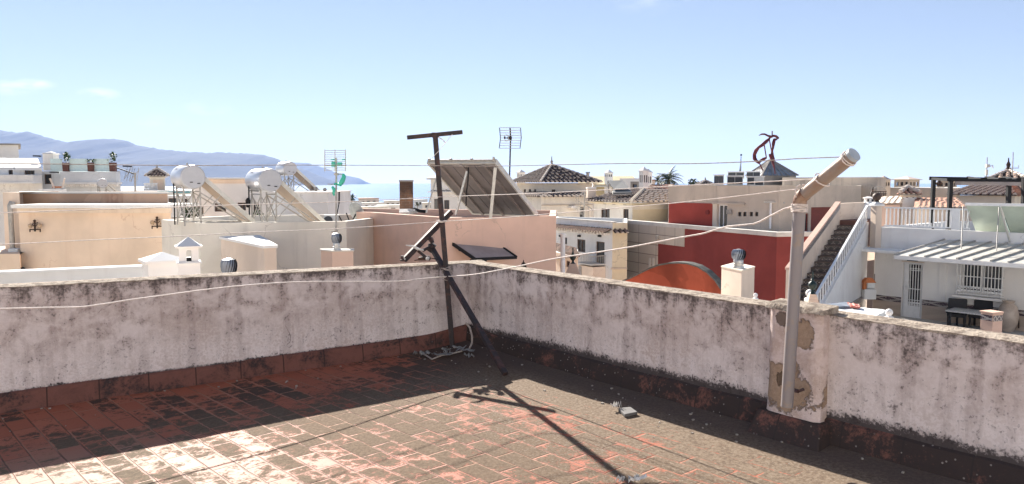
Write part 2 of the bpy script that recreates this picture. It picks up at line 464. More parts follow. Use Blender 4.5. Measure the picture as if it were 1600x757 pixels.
M['plaster_r'] = old_plaster('mouldy_plaster_right', .30, .15, -.0073)
def coping_mat():
    t = NT('lichened_mortar_coping'); p = t.pos()
    n = t.noise(p, 12, 7, .7); n2 = t.noise(p, 60, 4)
    a = t.mix(t.step(n, .42, .62), (.40, .34, .28), (.20, .16, .13))
    a = t.mix(t.math('MULTIPLY', t.step(n2, .52, .7), .7), a, (.10, .085, .075))
    t.set(color=a, rough=.95, spec=.1); t.bump(t.math('ADD', n, n2), .7, .02); return t.m
M['coping'] = coping_mat()
def pier_mat():
    t = NT('patched_pier_plaster'); p = t.objc(); z = t.sep(p)[2]; x = t.sep(p)[0]
    big = t.noise(p, 2.6, 3, .5, .5); mid = t.noise(p, 7, 7, .68, .3); fine = t.noise(p, 45, 6, .7)
    a = t.mix(t.step(mid, .40, .62), (.60, .50, .48), (.46, .36, .32))
    a = t.mix(t.math('MULTIPLY', t.step(fine, .5, .7), .4), a, (.68, .60, .58))
    # two places where the plaster fell off the sandy render
    def blob(cx, cz, rx, rz):
        dx = t.math('DIVIDE', t.math('SUBTRACT', x, cx), rx); dz = t.math('DIVIDE', t.math('SUBTRACT', z, cz), rz)
        d = t.math('SQRT', t.math('ADD', t.math('MULTIPLY', dx, dx), t.math('MULTIPLY', dz, dz)))
        d = t.math('ADD', d, t.math('MULTIPLY', t.math('ADD', t.math('MULTIPLY', t.math('SUBTRACT', big, .5), 2.2), t.math('SUBTRACT', mid, .5)), 1.5))
        d = t.math('ADD', d, t.math('MULTIPLY', t.math('SUBTRACT', fine, .5), .9))
        return t.step(d, 1.04, .90)
    bl = t.math('MAXIMUM', blob(.20, .42, .21, .18), blob(.25, .86, .13, .12))
    a = t.mix(bl, a, t.mix(t.step(fine, .4, .65), (.30, .215, .155), (.38, .28, .21)))
    hole = t.math('MAXIMUM', blob(.12, .91, .07, .06), blob(.12, .47, .035, .05))
    a = t.mix(t.math('MULTIPLY', hole, .85), a, (.10, .07, .05))
    ft = t.math('ADD', t.math('MULTIPLY', fine, .5), t.math('ADD', t.math('MULTIPLY', mid, .35), t.math('MULTIPLY', t.step(z, .22, .02), .5)))
    a = t.mix(t.math('MULTIPLY', t.step(ft, .68, .82), .9), a, (.05, .04, .04))
    tp = t.math('ADD', t.math('MULTIPLY', fine, .5), t.math('ADD', t.math('MULTIPLY', mid, .35), t.math('MULTIPLY', t.step(z, .86, 1.02), .3)))
    a = t.mix(t.math('MULTIPLY', t.step(tp, .64, .8), .7), a, (.07, .055, .05))
    t.set(color=a, rough=.95, spec=.12)
    t.bump(t.math('SUBTRACT', t.math('ADD', mid, t.math('MULTIPLY', fine, .5)), t.math('MULTIPLY', t.math('ADD', bl, hole), 1.2)), .9, .015)
    return t.m
M['pier'] = pier_mat()
def skirt_mat(name, moss):
    t = NT(name); p = t.objc(); s = t.sep(p); z = s[2]
    mid = t.noise(p, 5, 7, .7, .4); fine = t.noise(p, 45, 5, .7); big = t.noise(p, 1.6, 3)
    fu = t.math('FRACT', t.math('DIVIDE', s[0], .42)); d = t.math('MULTIPLY', t.math('MINIMUM', fu, t.math('SUBTRACT', 1, fu)), .42)
    a = t.mix(t.step(mid, .38, .65), (.165, .074, .06), (.12, .055, .046))
    a = t.mix(t.step(d, .008, .003), a, (.05, .03, .025))
    m = t.math('ADD', t.math('ADD', t.math('MULTIPLY', mid, .55), t.math('MULTIPLY', fine, .25)), t.math('ADD', t.math('MULTIPLY', big, .3), moss))
    a = t.mix(t.math('MULTIPLY', t.step(m, .60, .70), .92), a, (.035, .03, .03))
    dots = t.math('MULTIPLY', t.step(t.voro(p, 22), .17, .10), t.step(m, .62, .8))
    a = t.mix(t.math('MULTIPLY', dots, .75), a, (.36, .32, .30))
    t.set(color=a, rough=.9, spec=.2); t.bump(t.math('ADD', mid, t.math('MULTIPLY', fine, .5)), .6, .01)
    return t.m
M['skirt_l'] = skirt_mat('red_skirting_tile', .045)
M['skirt_r'] = skirt_mat('mossy_skirting_tile', .165)

# ------------------------------------------------------------------ the terrace
Cn = V((-0.51, 9.0)); DL = V((-.885, -.466)).normalized(); DR = V((.608, -.794)).normalized()
NL = V((.466, -.885)).normalized(); NR = V((-.794, -.608)).normalized()
def floor_z(x, y):
    z = .04 * min(x + .5, 0) + .012 * max(x - .5, 0) + .02
    q = V((x, y)) - Cn
    dr = q.dot(NR); dl = q.dot(NL)
    z += .05 * math.exp(-max(dr, 0) / .28) + .035 * math.exp(-max(dl, 0) / .5) * math.exp(-max(dr, 0) / 1.2)
    z += .006 * noise.noise(V((x * .9, y * .9, 0)))
    return z
def floor_mat():
    t = NT('terrace_floor_tile'); p = t.pos(); s = t.sep(p)
    L, W = .34, .168
    u = t.math('DIVIDE', t.math('ADD', t.math('MULTIPLY', s[0], -.652), t.math('MULTIPLY', s[1], .758)), L)
    v = t.math('DIVIDE', t.math('ADD', t.math('MULTIPLY', s[0], .758), t.math('MULTIPLY', s[1], .652)), W)
    wob = t.math('MULTIPLY', t.math('SUBTRACT', t.noise(p, 3, 3), .5), .12)
    v = t.math('ADD', v, wob)
    row = t.math('FLOOR', v)
    rj = t.n.new('ShaderNodeTexWhiteNoise'); rj.noise_dimensions = '1D'; t.l.new(row, rj.inputs['W'])
    off = t.math('ADD', t.math('MULTIPLY', t.math('FLOORED_MODULO', row, 2), .5), t.math('MULTIPLY', rj.outputs['Value'], .22))
    uu = t.math('ADD', u, off); cl = t.math('FLOOR', uu)
    fu = t.math('FRACT', uu); fv = t.math('FRACT', v)
    du = t.math('MULTIPLY', t.math('MINIMUM', fu, t.math('SUBTRACT', 1, fu)), L)
    dv = t.math('MULTIPLY', t.math('MINIMUM', fv, t.math('SUBTRACT', 1, fv)), W)
    fine = t.noise(p, 42, 6, .7); mid = t.noise(p, 9, 7, .7, .5); big = t.noise(p, .9, 4, .6)
    d = t.math('ADD', t.math('MINIMUM', du, dv), t.math('MULTIPLY', t.math('SUBTRACT', fine, .5), .006))
    cb = t.n.new('ShaderNodeCombineXYZ'); t.l.new(row, cb.inputs[0]); t.l.new(cl, cb.inputs[1])
    wn_ = t.n.new('ShaderNodeTexWhiteNoise'); wn_.noise_dimensions = '2D'; t.l.new(cb.outputs[0], wn_.inputs['Vector'])
    rnd = wn_.outputs['Value']; rnd2 = t.sep(wn_.outputs['Color'])[1]
    # paler clay towards the left: real wear, plus sun glare put into the colour
    dR = t.math('ADD', t.math('MULTIPLY', t.math('SUBTRACT', s[0], Cn.x), NR.x), t.math('MULTIPLY', t.math('SUBTRACT', s[1], Cn.y), NR.y))
    dL = t.math('ADD', t.math('MULTIPLY', t.math('SUBTRACT', s[0], Cn.x), NL.x), t.math('MULTIPLY', t.math('SUBTRACT', s[1], Cn.y), NL.y))
    a = t.mix(rnd, (.31, .092, .052), (.38, .128, .078))
    a = t.mix(t.math('MULTIPLY', t.step(mid, .45, .7), .35), a, (.28, .095, .062))
    worn_glare = t.math('MULTIPLY', t.step(dR, 2.4, 3.9), t.step(dL, 1.0, 2.4))
    worn_glare = t.math('MULTIPLY', worn_glare, t.step(t.math('ADD', t.math('MULTIPLY', mid, .5), t.math('MULTIPLY', rnd2, .5)), .15, .45))
    a = t.mix(t.math('MULTIPLY', worn_glare, .85), a, (.285, .205, .155))
    # lichen: settles in the middle of a tile, whole tiles at random, all over near the right wall
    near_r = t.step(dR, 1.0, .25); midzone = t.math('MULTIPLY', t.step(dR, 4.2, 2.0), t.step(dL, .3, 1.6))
    corner = t.math('MULTIPLY', t.step(dR, 1.9, .5), t.step(dL, 1.9, .5))
    clean_l = t.step(dL, 1.5, .6)
    m = t.math('ADD', t.math('MULTIPLY', mid, .48), t.math('ADD', t.math('MULTIPLY', fine, .20), t.math('MULTIPLY', big, .34)))
    m = t.math('ADD', m, t.math('MULTIPLY', t.math('SUBTRACT', rnd, .5), .13))
    m = t.math('ADD', m, t.math('MULTIPLY', t.step(d, .0, .020), .115))
    m = t.math('ADD', m, t.math('MULTIPLY', midzone, .10))
    m = t.math('ADD', m, t.math('MULTIPLY', near_r, t.math('ADD', .06, t.math('MULTIPLY', t.noise(p, 2.3, 5, .65), .22))))
    m = t.math('ADD', m, t.math('MULTIPLY', corner, .14))
    m = t.math('SUBTRACT', m, t.math('MULTIPLY', clean_l, .022))
    lich = t.step(m, .602, .675)
    lc = t.mix(t.step(fine, .38, .66), (.088, .068, .046), (.155, .120, .083))
    spk = t.math('MULTIPLY', t.step(t.noise(p, 60, 4, .75), .52, .62), t.step(dR, 2.6, .6))
    lc = t.mix(t.math('MULTIPLY', spk, .8), lc, (.30, .27, .225))
    lich_dark_l = t.math('MULTIPLY', t.step(dL, 1.7, .7), .75)  # lichen colour goes near black towards the left wall
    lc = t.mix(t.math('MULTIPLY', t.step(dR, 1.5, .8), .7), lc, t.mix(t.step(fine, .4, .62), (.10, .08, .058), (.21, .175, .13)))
    lc = t.mix(lich_dark_l, lc, (.04, .032, .03))
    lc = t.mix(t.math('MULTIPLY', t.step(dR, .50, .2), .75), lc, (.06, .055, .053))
    a = t.mix(t.math('MULTIPLY', lich, .93), a, lc)
    # joints: pale mortar in the lichened field, dark gaps elsewhere
    jm = t.step(d, .0085, .003)
    jmask = t.math('MULTIPLY', jm, t.step(dR, .7, 1.3))
    jcol = t.mix(t.step(t.math('ADD', big, t.math('MULTIPLY', rnd2, .3)), .5, .75), (.06, .035, .026), (.30, .18, .125))
    a = t.mix(t.math('MULTIPLY', jmask, .8), a, jcol)
    t.set(color=a, rough=t.math('ADD', .66, t.math('MULTIPLY', lich, .3)), spec=.16)
    h = t.math('ADD', t.math('MULTIPLY', t.step(d, .001, .009), t.math('ADD', .08, t.math('MULTIPLY', t.step(dR, .7, 1.5), .55))), t.math('ADD', t.math('MULTIPLY', rnd, t.math('MULTIPLY', t.step(dR, .7, 1.6), .25)), t.math('ADD', t.math('MULTIPLY', fine, .25), t.math('MULTIPLY', lich, .2))))
    t.bump(h, .75, .010)
    return t.m
def build_floor():
    mb = MB(); n = 90
    a, b = 8.2, 13.0
    g = {}
    # skewed grid from the corner along both walls
    for i in range(n + 1):
        for j in range(n + 1):
            fi, fj = (i / n) ** 1.6, (j / n) ** 1.6
            q = Cn + DL * (fi * a - .03) + DR * (fj * b - .03)
            g[i, j] = len(mb.v); mb.v.append(V((q.x, q.y, floor_z(q.x, q.y))))
    for i in range(n):
        for j in range(n):
            mb.f.append([g[i, j], g[i + 1, j], g[i + 1, j + 1], g[i, j + 1]]); mb.m.append(0)
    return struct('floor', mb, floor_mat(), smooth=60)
build_floor()

def local_wall(label, C2, D, N, length, mats, skirt_m, t=.17, top=1.0, start=-.24):
    top = .972
    """parapet wall built in its own frame: x along, -y towards the terrace, z up"""
    ang = math.atan2(D.y, D.x)
    root = tag(bpy.data.objects.new('parapet_wall', None), label, 'wall'); col.objects.link(root)
    root.location = (C2.x, C2.y, 0); root.rotation_euler = (0, 0, ang)
    s = 1 if V((-D.y, D.x)).dot(N) > 0 else -1      # side of the terrace in local y
    def addp(mb, name, m, **k):
        o = mb.build(name, m, **k); o.parent = root; return o
    mb = MB(); nx = int((length - start) / .05)
    xs = [start + (length - start) * i / nx for i in range(nx + 1)]
    nz_ = 22; z0 = -.45
    rows = []
    for x in xs:
        r = []
        for k in range(nz_ + 1):
            z = z0 + (top - z0) * k / nz_
            y = s * (.010 * noise.noise(V((x * 1.3, z * 1.3, C2.x))) + .005 * noise.noise(V((x * 5, z * 5, 3))))
            if k == nz_: z += .012 * noise.noise(V((x * 3, 0, 7)))
            r.append(len(mb.v)); mb.v.append(V((x, y, z)))
        rows.append(r)
    for i in range(nx):
        for k in range(nz_):
            mb.f.append([rows[i][k], rows[i + 1][k], rows[i + 1][k + 1], rows[i][k + 1]]); mb.m.append(0)
    mb.quad((start, -s * t, -9.5), (length, -s * t, -9.5), (length, -s * t, top - .01), (start, -s * t, top - .01))
    mb.quad((length, 0, -9.5), (length, -s * t, -9.5), (length, -s * t, top), (length, 0, top))
    mb.quad((start, 0, -9.5), (start, -s * t, -9.5), (start, -s * t, top), (start, 0, top))
    mb.quad((start, 0, -9.5), (length, 0, -9.5), (length, 0, z0), (start, 0, z0))
    addp(mb, 'wall_face', mats, smooth=50)
    # uneven mortar coping
    cb = MB(); sec = []
    m2 = int((length - start) / .035)
    for i in range(m2 + 1):
        x = start + (length - start) * i / m2
        j1 = .010 * noise.noise(V((x * 6, 1, C2.y))) + .006 * noise.noise(V((x * 22, 4, 2)))
        j2 = .010 * noise.noise(V((x * 5, 9, C2.y))) + .005 * noise.noise(V((x * 25, 7, 2)))
        yf = s * (.005 + j1 * .7); yb = -s * (t + .014)
        zb = top + .012 * noise.noise(V((x * 3, 0, 7))) - .014
        sec.append([(x, yf, zb + .010 + j2 * .3), (x, yf * .9, top + .004 + j2 * .6), (x, -s * t * .35, top + .012 + j1 * .7), (x, -s * t * .75, top + .018 + j2 * .6), (x, yb, top + .014), (x, yb, zb)])
    vs = [p for q in sec for p in q]; k = 6
    fs = [(i * k + j, i * k + (j + 1) % k, (i + 1) * k + (j + 1) % k, (i + 1) * k + j) for i in range(m2) for j in range(k)]
    fs += [tuple(range(k)), tuple(range(m2 * k, m2 * k + k))]
    cb.add(vs, fs); addp(cb, 'coping', M['coping'], smooth=60)
    # sloped tile skirting following the floor
    sk = MB(); sec = []
    for i in range(m2 + 1):
        x = max(.0, start) + (length - max(.0, start)) * i / m2
        q = C2 + D * x + N * .06
        fz = floor_z(q.x, q.y)
        h = .155 + .012 * noise.noise(V((x * 2.2, 3, C2.x)))
        jy = .006 * noise.noise(V((x * 3, 5, 1)))
        sec.append([(x, s * .002, fz - .12), (x, s * (.062 + jy), fz - .12), (x, s * (.058 + jy), fz + .03), (x, s * (.030 + jy), fz + h), (x, s * .002, fz + h + .014)])
    vs = [p for q in sec for p in q]; k = 5
    fs = [(i * k + j, i * k + (j + 1) % k, (i + 1) * k + (j + 1) % k, (i + 1) * k + j) for i in range(m2) for j in range(k)]
    fs += [tuple(range(k)), tuple(range(m2 * k, m2 * k + k))]
    sk.add(vs, fs); addp(sk, 'skirting', skirt_m, smooth=40)
    return root, s, addp
wallL, sL, addL = local_wall('weathered mouldy plaster parapet running left from the corner', Cn, DL, NL, 8.2, M['plaster_l'], M['skirt_l'])
wallR, sR, addR = local_wall('weathered plaster parapet running right from the corner, with a patched pier', Cn, DR, NR, 13.0, M['plaster_r'], M['skirt_r'], start=-.12)
# pier of the right wall
px0 = (Pv(1213, 500, Cn, Cn + DR).xy - Cn).dot(DR); px1 = (Pv(1296, 500, Cn, Cn + DR).xy - Cn).dot(DR)
mb = MB(); nseg = 26
rings = []
for k in range(nseg + 1):
    z = -.1 + 1.1 * k / nseg
    fl = .07 * math.exp(-max(z - .1, 0) / .09)
    o = .10 + fl * .8
    ring = []
    x0, x1 = px0 - fl * .5, px1 + fl * .3
    for i in range(13):
        x = x0 + (x1 - x0) * i / 12
        rd = .03 * (max(0, abs(i - 6) - 4.6) / 1.4) ** 2
        n_ = .010 * noise.noise(V((x * 5, z * 5, 11))) + .014 * noise.noise(V((x * 2, z * 2, 1)))
        ring.append((x, sR * (o - rd + n_), z))
    ring = [(x0, -sR * .01, z)] + ring + [(x1, -sR * .01, z)]
    rings.append(ring)
n_ = 15
mb.add([p for r in rings for p in r], [(i * n_ + j, i * n_ + j + 1, (i + 1) * n_ + j + 1, (i + 1) * n_ + j) for i in range(nseg) for j in range(n_ - 1)] + [tuple(range(nseg * n_, nseg * n_ + n_))])
pier = addR(mb, 'pier', M['pier'], smooth=50)
pier.location = (px0, 0, 0)
for v in pier.data.vertices: v.co.x -= px0
cp = MB()
ring = []
for i in range(25):
    x = px0 - .02 + (px1 - px0 + .04) * i / 24
    ring.append(((x, sR * (.118 + .02 * noise.noise(V((x * 9, 2, 2)))), .985 + .02 * noise.noise(V((x * 8, 5, 2)))), (x, sR * .10, 1.022 + .012 * noise.noise(V((x * 9, 7, 2)))), (x, -sR * .08, 1.036), (x, -sR * .08, .985)))
cp.add([p for r in ring for p in r], [(i * 4 + j, i * 4 + (j + 1) % 4, (i + 1) * 4 + (j + 1) % 4, (i + 1) * 4 + j) for i in range(24) for j in range(4)] + [(0, 1, 2, 3), (96, 97, 98, 99)])
addR(cp, 'pier_cap', M['coping'], smooth=60)
sk = MB()
qz = floor_z(*(Cn + DR * (px0 + .2) + NR * .15))
for (xa, xb, ya, yb) in ((px0 - .07, px1 + .06, .10, .235),):
    sk.hexa([(xa - .03, 0, qz - .1), (xb + .03, 0, qz - .1), (xb + .03, sR * (yb + .02), qz - .1), (xa - .03, sR * (yb + .02), qz - .1)],
            [(xa + .02, 0, qz + .16), (xb - .02, 0, qz + .16), (xb - .02, sR * (ya + .04), qz + .16), (xa + .02, sR * (ya + .04), qz + .16)])
addR(sk, 'pier_skirting', M['skirt_r'], bevel=.012)

# ------------------------------------------------------------------ ground, sea, hills, air
gmb = MB(); nx, ny = 40, 40
def gz(y): return -10 - 17.5 * max(0, min(1, (y - 60) / 420))
for i in range(nx + 1):
    for j in range(ny + 1):
        x = -3500 + 7000 * i / nx; y = -300 + 830 * j / ny
        gmb.v.append(V((x, y, gz(y))))
for i in range(nx):
    for j in range(ny):
        a = i * (ny + 1) + j; gmb.f.append([a, a + ny + 1, a + ny + 2, a + 1]); gmb.m.append(0)
struct('ground', gmb, M['asphalt'], smooth=60)
def sea_mat():
    t = NT('sea_water'); p = t.pos()
    n = t.noise(p, .05, 6, .7, 0, (.25, 1, 1)); n2 = t.noise(p, .0008, 4)
    t.set(color=t.mix(n2, (.05, .14, .26), (.07, .18, .31)), rough=.14, spec=.25); t.bump(n, .12, 1.0); return t.m
sea = MB(); sea.quad((-26000, 470, -28), (26000, 470, -28), (26000, 17500, -28), (-26000, 17500, -28))
struct('sea', sea, sea_mat())
def hill_mat(name, a, b):
    t = NT(name); p = t.pos(); n = t.noise(p, .004, 8, .7)
    t.set(color=t.mix(t.step(n, .35, .65), a, b), rough=1, spec=.05); return t.m
def ridge(name, pts, D, depth, m, seed):
    mb = MB(); cr = []
    for k in range(len(pts) - 1):
        (x0, y0), (x1, y1) = pts[k], pts[k + 1]
        s = max(2, int(abs(x1 - x0) / 3))
        for i in range(s): cr.append((x0 + (x1 - x0) * i / s, y0 + (y1 - y0) * i / s))
    cr.append(pts[-1]); J = 18
    for i, (x, y) in enumerate(cr):
        c = P(x, y, D); c.z += 12 * noise.noise(V((i * .5, seed, 0)))
        for j in range(-6, J + 1):
            f = j / J
            rr = 1 - abs(f) if j >= 0 else 1 - abs(j) / 6
            yy = D - depth * f if j >= 0 else D + depth * .5 * abs(j) / 6
            fold = noise.fractal(V((c.x * .0011 + seed, yy * .0006, 1)), 1, 2, 4) * (c.z + 28) * .20 * math.sin(math.pi * min(1, abs(f)))
            z = -60 + (c.z + 60) * (rr ** .85) + (fold if j > 0 else 0)
            mb.v.append(V((c.x * (1 - .0 * f), yy, z)))
    n = J + 7
    for i in range(len(cr) - 1):
        for j in range(n - 1):
            a = i * n + j; mb.f.append([a, a + n, a + n + 1, a + 1]); mb.m.append(0)
    return struct(name, mb, m, smooth=80)
HM = hill_mat('dry_scrub_hillside', (.05, .06, .065), (.07, .078, .078))
ridge('hills', [(-420, 190), (-250, 178), (-120, 196), (-60, 205), (0, 204), (22, 207), (45, 206), (70, 214), (100, 222), (125, 224), (150, 219), (175, 217), (198, 220), (215, 228), (250, 233), (300, 238), (350, 239), (400, 241), (415, 243), (435, 250), (455, 258), (480, 267), (500, 276), (522, 287), (530, 291)], 8600, 3000, HM, 1.3)
ridge('headland', [(380, 262), (430, 257), (452, 254), (482, 255), (505, 262), (530, 272), (548, 276), (562, 279), (568, 283), (573, 291)], 12500, 2200, HM, 4.1)
def haze():
    m = bpy.data.materials.new('sea_haze'); m.use_nodes = True
    n, l = m.node_tree.nodes, m.node_tree.links
    n.remove(n["Principled BSDF"])
    pv = n.new('ShaderNodeVolumePrincipled')
    pv.inputs['Color'].default_value = (.40, .55, .92, 1); pv.inputs['Density'].default_value = 0.000045
    pv.inputs['Anisotropy'].default_value = .1
    l.new(pv.outputs[0], n['Material Output'].inputs['Volume'])
    mb = MB(); mb.box((0, 8500, 330), (60000, 20000, 860))
    o = mb.build('haze', m); o['kind'] = 'stuff'
haze()

# ------------------------------------------------------------------ building helpers
def area2(f): return sum(f[i].x * f[(i + 1) % len(f)].y - f[(i + 1) % len(f)].x * f[i].y for i in range(len(f)))
def inset(f, d):
    """inset polygon (any orientation)"""
    s = 1 if area2(f) > 0 else -1; n = len(f); out = []
    for i in range(n):
        a, b, c = f[i - 1], f[i], f[(i + 1) % n]
        e1, e2 = (b - a).normalized(), (c - b).normalized()
        n1, n2 = V((-e1.y, e1.x)) * s, V((-e2.y, e2.x)) * s
        k = n1 + n2; k = k / max(.3, k.dot(n1)) if k.length > 1e-6 else n1
        out.append(b + k * d)
    return out
def outward(f, i):
    s = 1 if area2(f) > 0 else -1
    e = (f[(i + 1) % len(f)] - f[i]).normalized()
    return V((e.y, -e.x)) * s
def uz(A, B, px, py):
    """facade coordinates (metres along A->B, height) of a pixel"""
    p = Pv(px, py, A, B)
    return (p.xy - A).dot((B - A).normalized()), p.z
def rect_uz(A, B, r):
    u0, za = uz(A, B, r[0], (r[1] + r[3]) / 2); u1, _ = uz(A, B, r[2], (r[1] + r[3]) / 2)
    _, z1 = uz(A, B, (r[0] + r[2]) / 2, r[1]); _, z0 = uz(A, B, (r[0] + r[2]) / 2, r[3])
    return min(u0, u1), max(u0, u1), min(z0, z1), max(z0, z1)
def facade(mb, A, B, N, z0, z1, ops, depth=.14, mi=0):
    e = (B - A).normalized(); L = (B - A).length
    us = sorted({0, L, *[min(max(o[k], 0), L) for o in ops for k in (0, 1)]}); zs = sorted({z0, z1, *[min(max(o[k], z0), z1) for o in ops for k in (2, 3)]})
    def W(u, z, d=0): q = A + e * u - N * d; return V((q.x, q.y, z))
    for i in range(len(us) - 1):
        for j in range(len(zs) - 1):
            um, zm = (us[i] + us[i + 1]) / 2, (zs[j] + zs[j + 1]) / 2
            if any(o[0] < um < o[1] and o[2] < zm < o[3] for o in ops): continue
            mb.quad(W(us[i], zs[j]), W(us[i + 1], zs[j]), W(us[i + 1], zs[j + 1]), W(us[i], zs[j + 1]), mi)
    for (a, b, c, d) in [o[:4] for o in ops]:
        for (p, q) in (((a, c), (b, c)), ((b, c), (b, d)), ((b, d), (a, d)), ((a, d), (a, c))):
            mb.quad(W(*p), W(*q), W(*q, depth), W(*p, depth), mi)
def opening(root, A, B, N, o, kind='window', fr=None, pane=None, bars=1, depth=.14, name=None, label=None):
    e = (B - A).normalized(); a, b, c, d = o[:4]
    def W(u, z, dd=0): q = A + e * u - N * dd; return V((q.x, q.y, z))
    fw = min(.06, (b - a) * .12); mb = MB(); dd = depth - .05
    up = V((N.x, N.y, 0))
    for (p, q) in (((a, c + fw / 2), (b, c + fw / 2)), ((a, d - fw / 2), (b, d - fw / 2)), ((a + fw / 2, c + fw), (a + fw / 2, d - fw)), ((b - fw / 2, c + fw), (b - fw / 2, d - fw))):
        mb.bar(W(*p, dd), W(*q, dd), fw, .05, up=up)
    for k in range(bars):
        u = a + (b - a) * (k + 1) / (bars + 1)
        mb.bar(W(u, c + fw, dd), W(u, d - fw, dd), fw * .9, .04, up=up)
    ob = mb.build(name or kind, fr or M['frame_b'], root)
    if label: ob['label'] = label
    pb = MB(); pb.hexa([W(a, c, depth + .05), W(b, c, depth + .05), W(b, d, depth + .05), W(a, d, depth + .05)], [W(a, c, depth - .035), W(b, c, depth - .035), W(b, d, depth - .035), W(a, d, depth - .035)])
    pb.build('pane', pane or M['glass'], ob)
    return ob
def house(name, label, cat, foot, z1, m, z0=-10.2, par=None, ops=None, group=None, roof_m=None, wall_name='wall'):
    """foot: list of 2D points; ops {side: [(rect px or (u0,u1,z0,z1), kind, kwargs)]}"""
    c = sum(foot, V((0, 0))) / len(foot)
    root = thing(name, label, cat, (c.x, c.y, z0), group)
    mb = MB(); ops = ops or {}; todo = []
    n = len(foot)
    for i in range(n):
        A, B = foot[i], foot[(i + 1) % n]; N = outward(foot, i); lst = []
        for (r, kind, kw) in ops.get(i, []):
            q = rect_uz(A, B, r) if max(abs(x) for x in r) > 100 else r
            lst.append(q); todo.append((A, B, N, q, kind, kw))
        facade(mb, A, B, N, z0, z1, lst)
    if par:
        h, t = par; ins = inset(foot, t)
        for i in range(n):
            j = (i + 1) % n
            mb.quad(V((*foot[i], z1)), V((*foot[j], z1)), V((*ins[j], z1)), V((*ins[i], z1)))
            mb.quad(V((*ins[i], z1)), V((*ins[j], z1)), V((*ins[j], z1 - h)), V((*ins[i], z1 - h)))
        mb.add([V((*p, z1 - h)) for p in ins], [tuple(range(n))], 1)
    else:
        mb.add([V((*p, z1)) for p in foot], [tuple(range(n))], 1)
    mb.build(wall_name, [m, roof_m or M['conc_pale']], root, recalc=True)
    for (A, B, N, q, kind, kw) in todo: opening(root, A, B, N, q, kind, **kw)
    return root
def slab(root, name, A, B, N, u0, u1, z0, z1, d0, d1, m, bevel=0):
    """box on a facade: from d0 to d1 in front of the wall plane (negative = inside)"""
    e = (B - A).normalized(); f = []
    for (u, d) in ((u0, d0), (u1, d0), (u1, d1), (u0, d1)):
        q = A + e * u + N * d; f.append(q)
    mb = MB(); mb.prism(f, z0, z1)
    return mb.build(name, m, root, bevel=bevel)
def rect_foot(A, B, depth):
    """rectangle with front edge A->B going back (away from the camera) by depth"""
    e = (B - A).normalized(); n = V((-e.y, e.x))
    if n.dot(A + B) < 0: n = -n
    def back(p, s):      # side walls follow the line of the lane: never splayed past the sight line
        q = p + n * depth
        if (p.x * q.y - p.y * q.x) * s > 0: return q
        return p * (1 + n.dot(q - p) / n.dot(p) * 1.0)
    s = 1 if A.x * B.y - A.y * B.x > 0 else -1
    return [A, B, back(B, -s), back(A, s)]

def tiled(mb, poly, A, B, sp=.25, r=.095, tl=.42):
    """barrel tiles laid on a convex plane polygon, rows running up from the eave A->B"""
    e = (B - A).normalized(); nrm = None
    far = max(poly, key=lambda p: (p - A - e * (p - A).dot(e)).length)
    s = (far - A - e * (far - A).dot(e)).normalized(); nrm = e.cross(s)
    if nrm.z < 0: nrm = -nrm
    P2 = [((p - A).dot(e), (p - A).dot(s)) for p in poly]
    umin, umax = min(p[0] for p in P2), max(p[0] for p in P2)
    k = max(1, int((umax - umin) / sp))
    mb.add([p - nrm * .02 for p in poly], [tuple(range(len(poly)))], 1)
    for i in range(k):
        u = umin + (i + .5) * (umax - umin) / k; ys = []
        for j in range(len(P2)):
            (a, b), (c, d) = P2[j], P2[(j + 1) % len(P2)]
            if (a - u) * (c - u) <= 0 and abs(c - a) > 1e-9: ys.append(b + (d - b) * (u - a) / (c - a))
        if len(ys) < 2: continue
        y0, y1 = min(ys) - .08, max(ys)
        if y1 - y0 < .1: continue
        m = max(1, round((y1 - y0) / tl)); q = (y1 - y0) / m
        for t in range(m):
            ju, jr = random.uniform(-.012, .012), random.uniform(.94, 1.06)
            ya, yb = y0 + t * q - .03, y0 + (t + 1) * q
            vs = []
            for (yy, rr, lift) in ((ya, r * jr, .035), (yb, r * .86 * jr, .0)):
                for h in range(5):
                    an = math.pi * h / 4
                    vs.append(A + e * (u + ju + rr * math.cos(an)) + s * yy + nrm * (rr * .8 * math.sin(an) + lift))
            mb.add(vs, [(h, h + 1, h + 6, h + 5) for h in range(4)], 0)
            c0 = A + e * (u + ju) + s * (ya + .004) + nrm * .0
            mb.add(vs[:5] , [(0, 1, 2, 3, 4)], 2)
    return mb
def ridge_cap(mb, a, b, r=.11, mi=0):
    n = max(2, int((b - a).length / .4))
    for i in range(n):
        p, q = a.lerp(b, i / n), a.lerp(b, (i + 1) / n)
        mb.tube([p + V((0, 0, .02)), q + V((0, 0, -.005))], [r, r * .85], 7, mi)
TILES = None
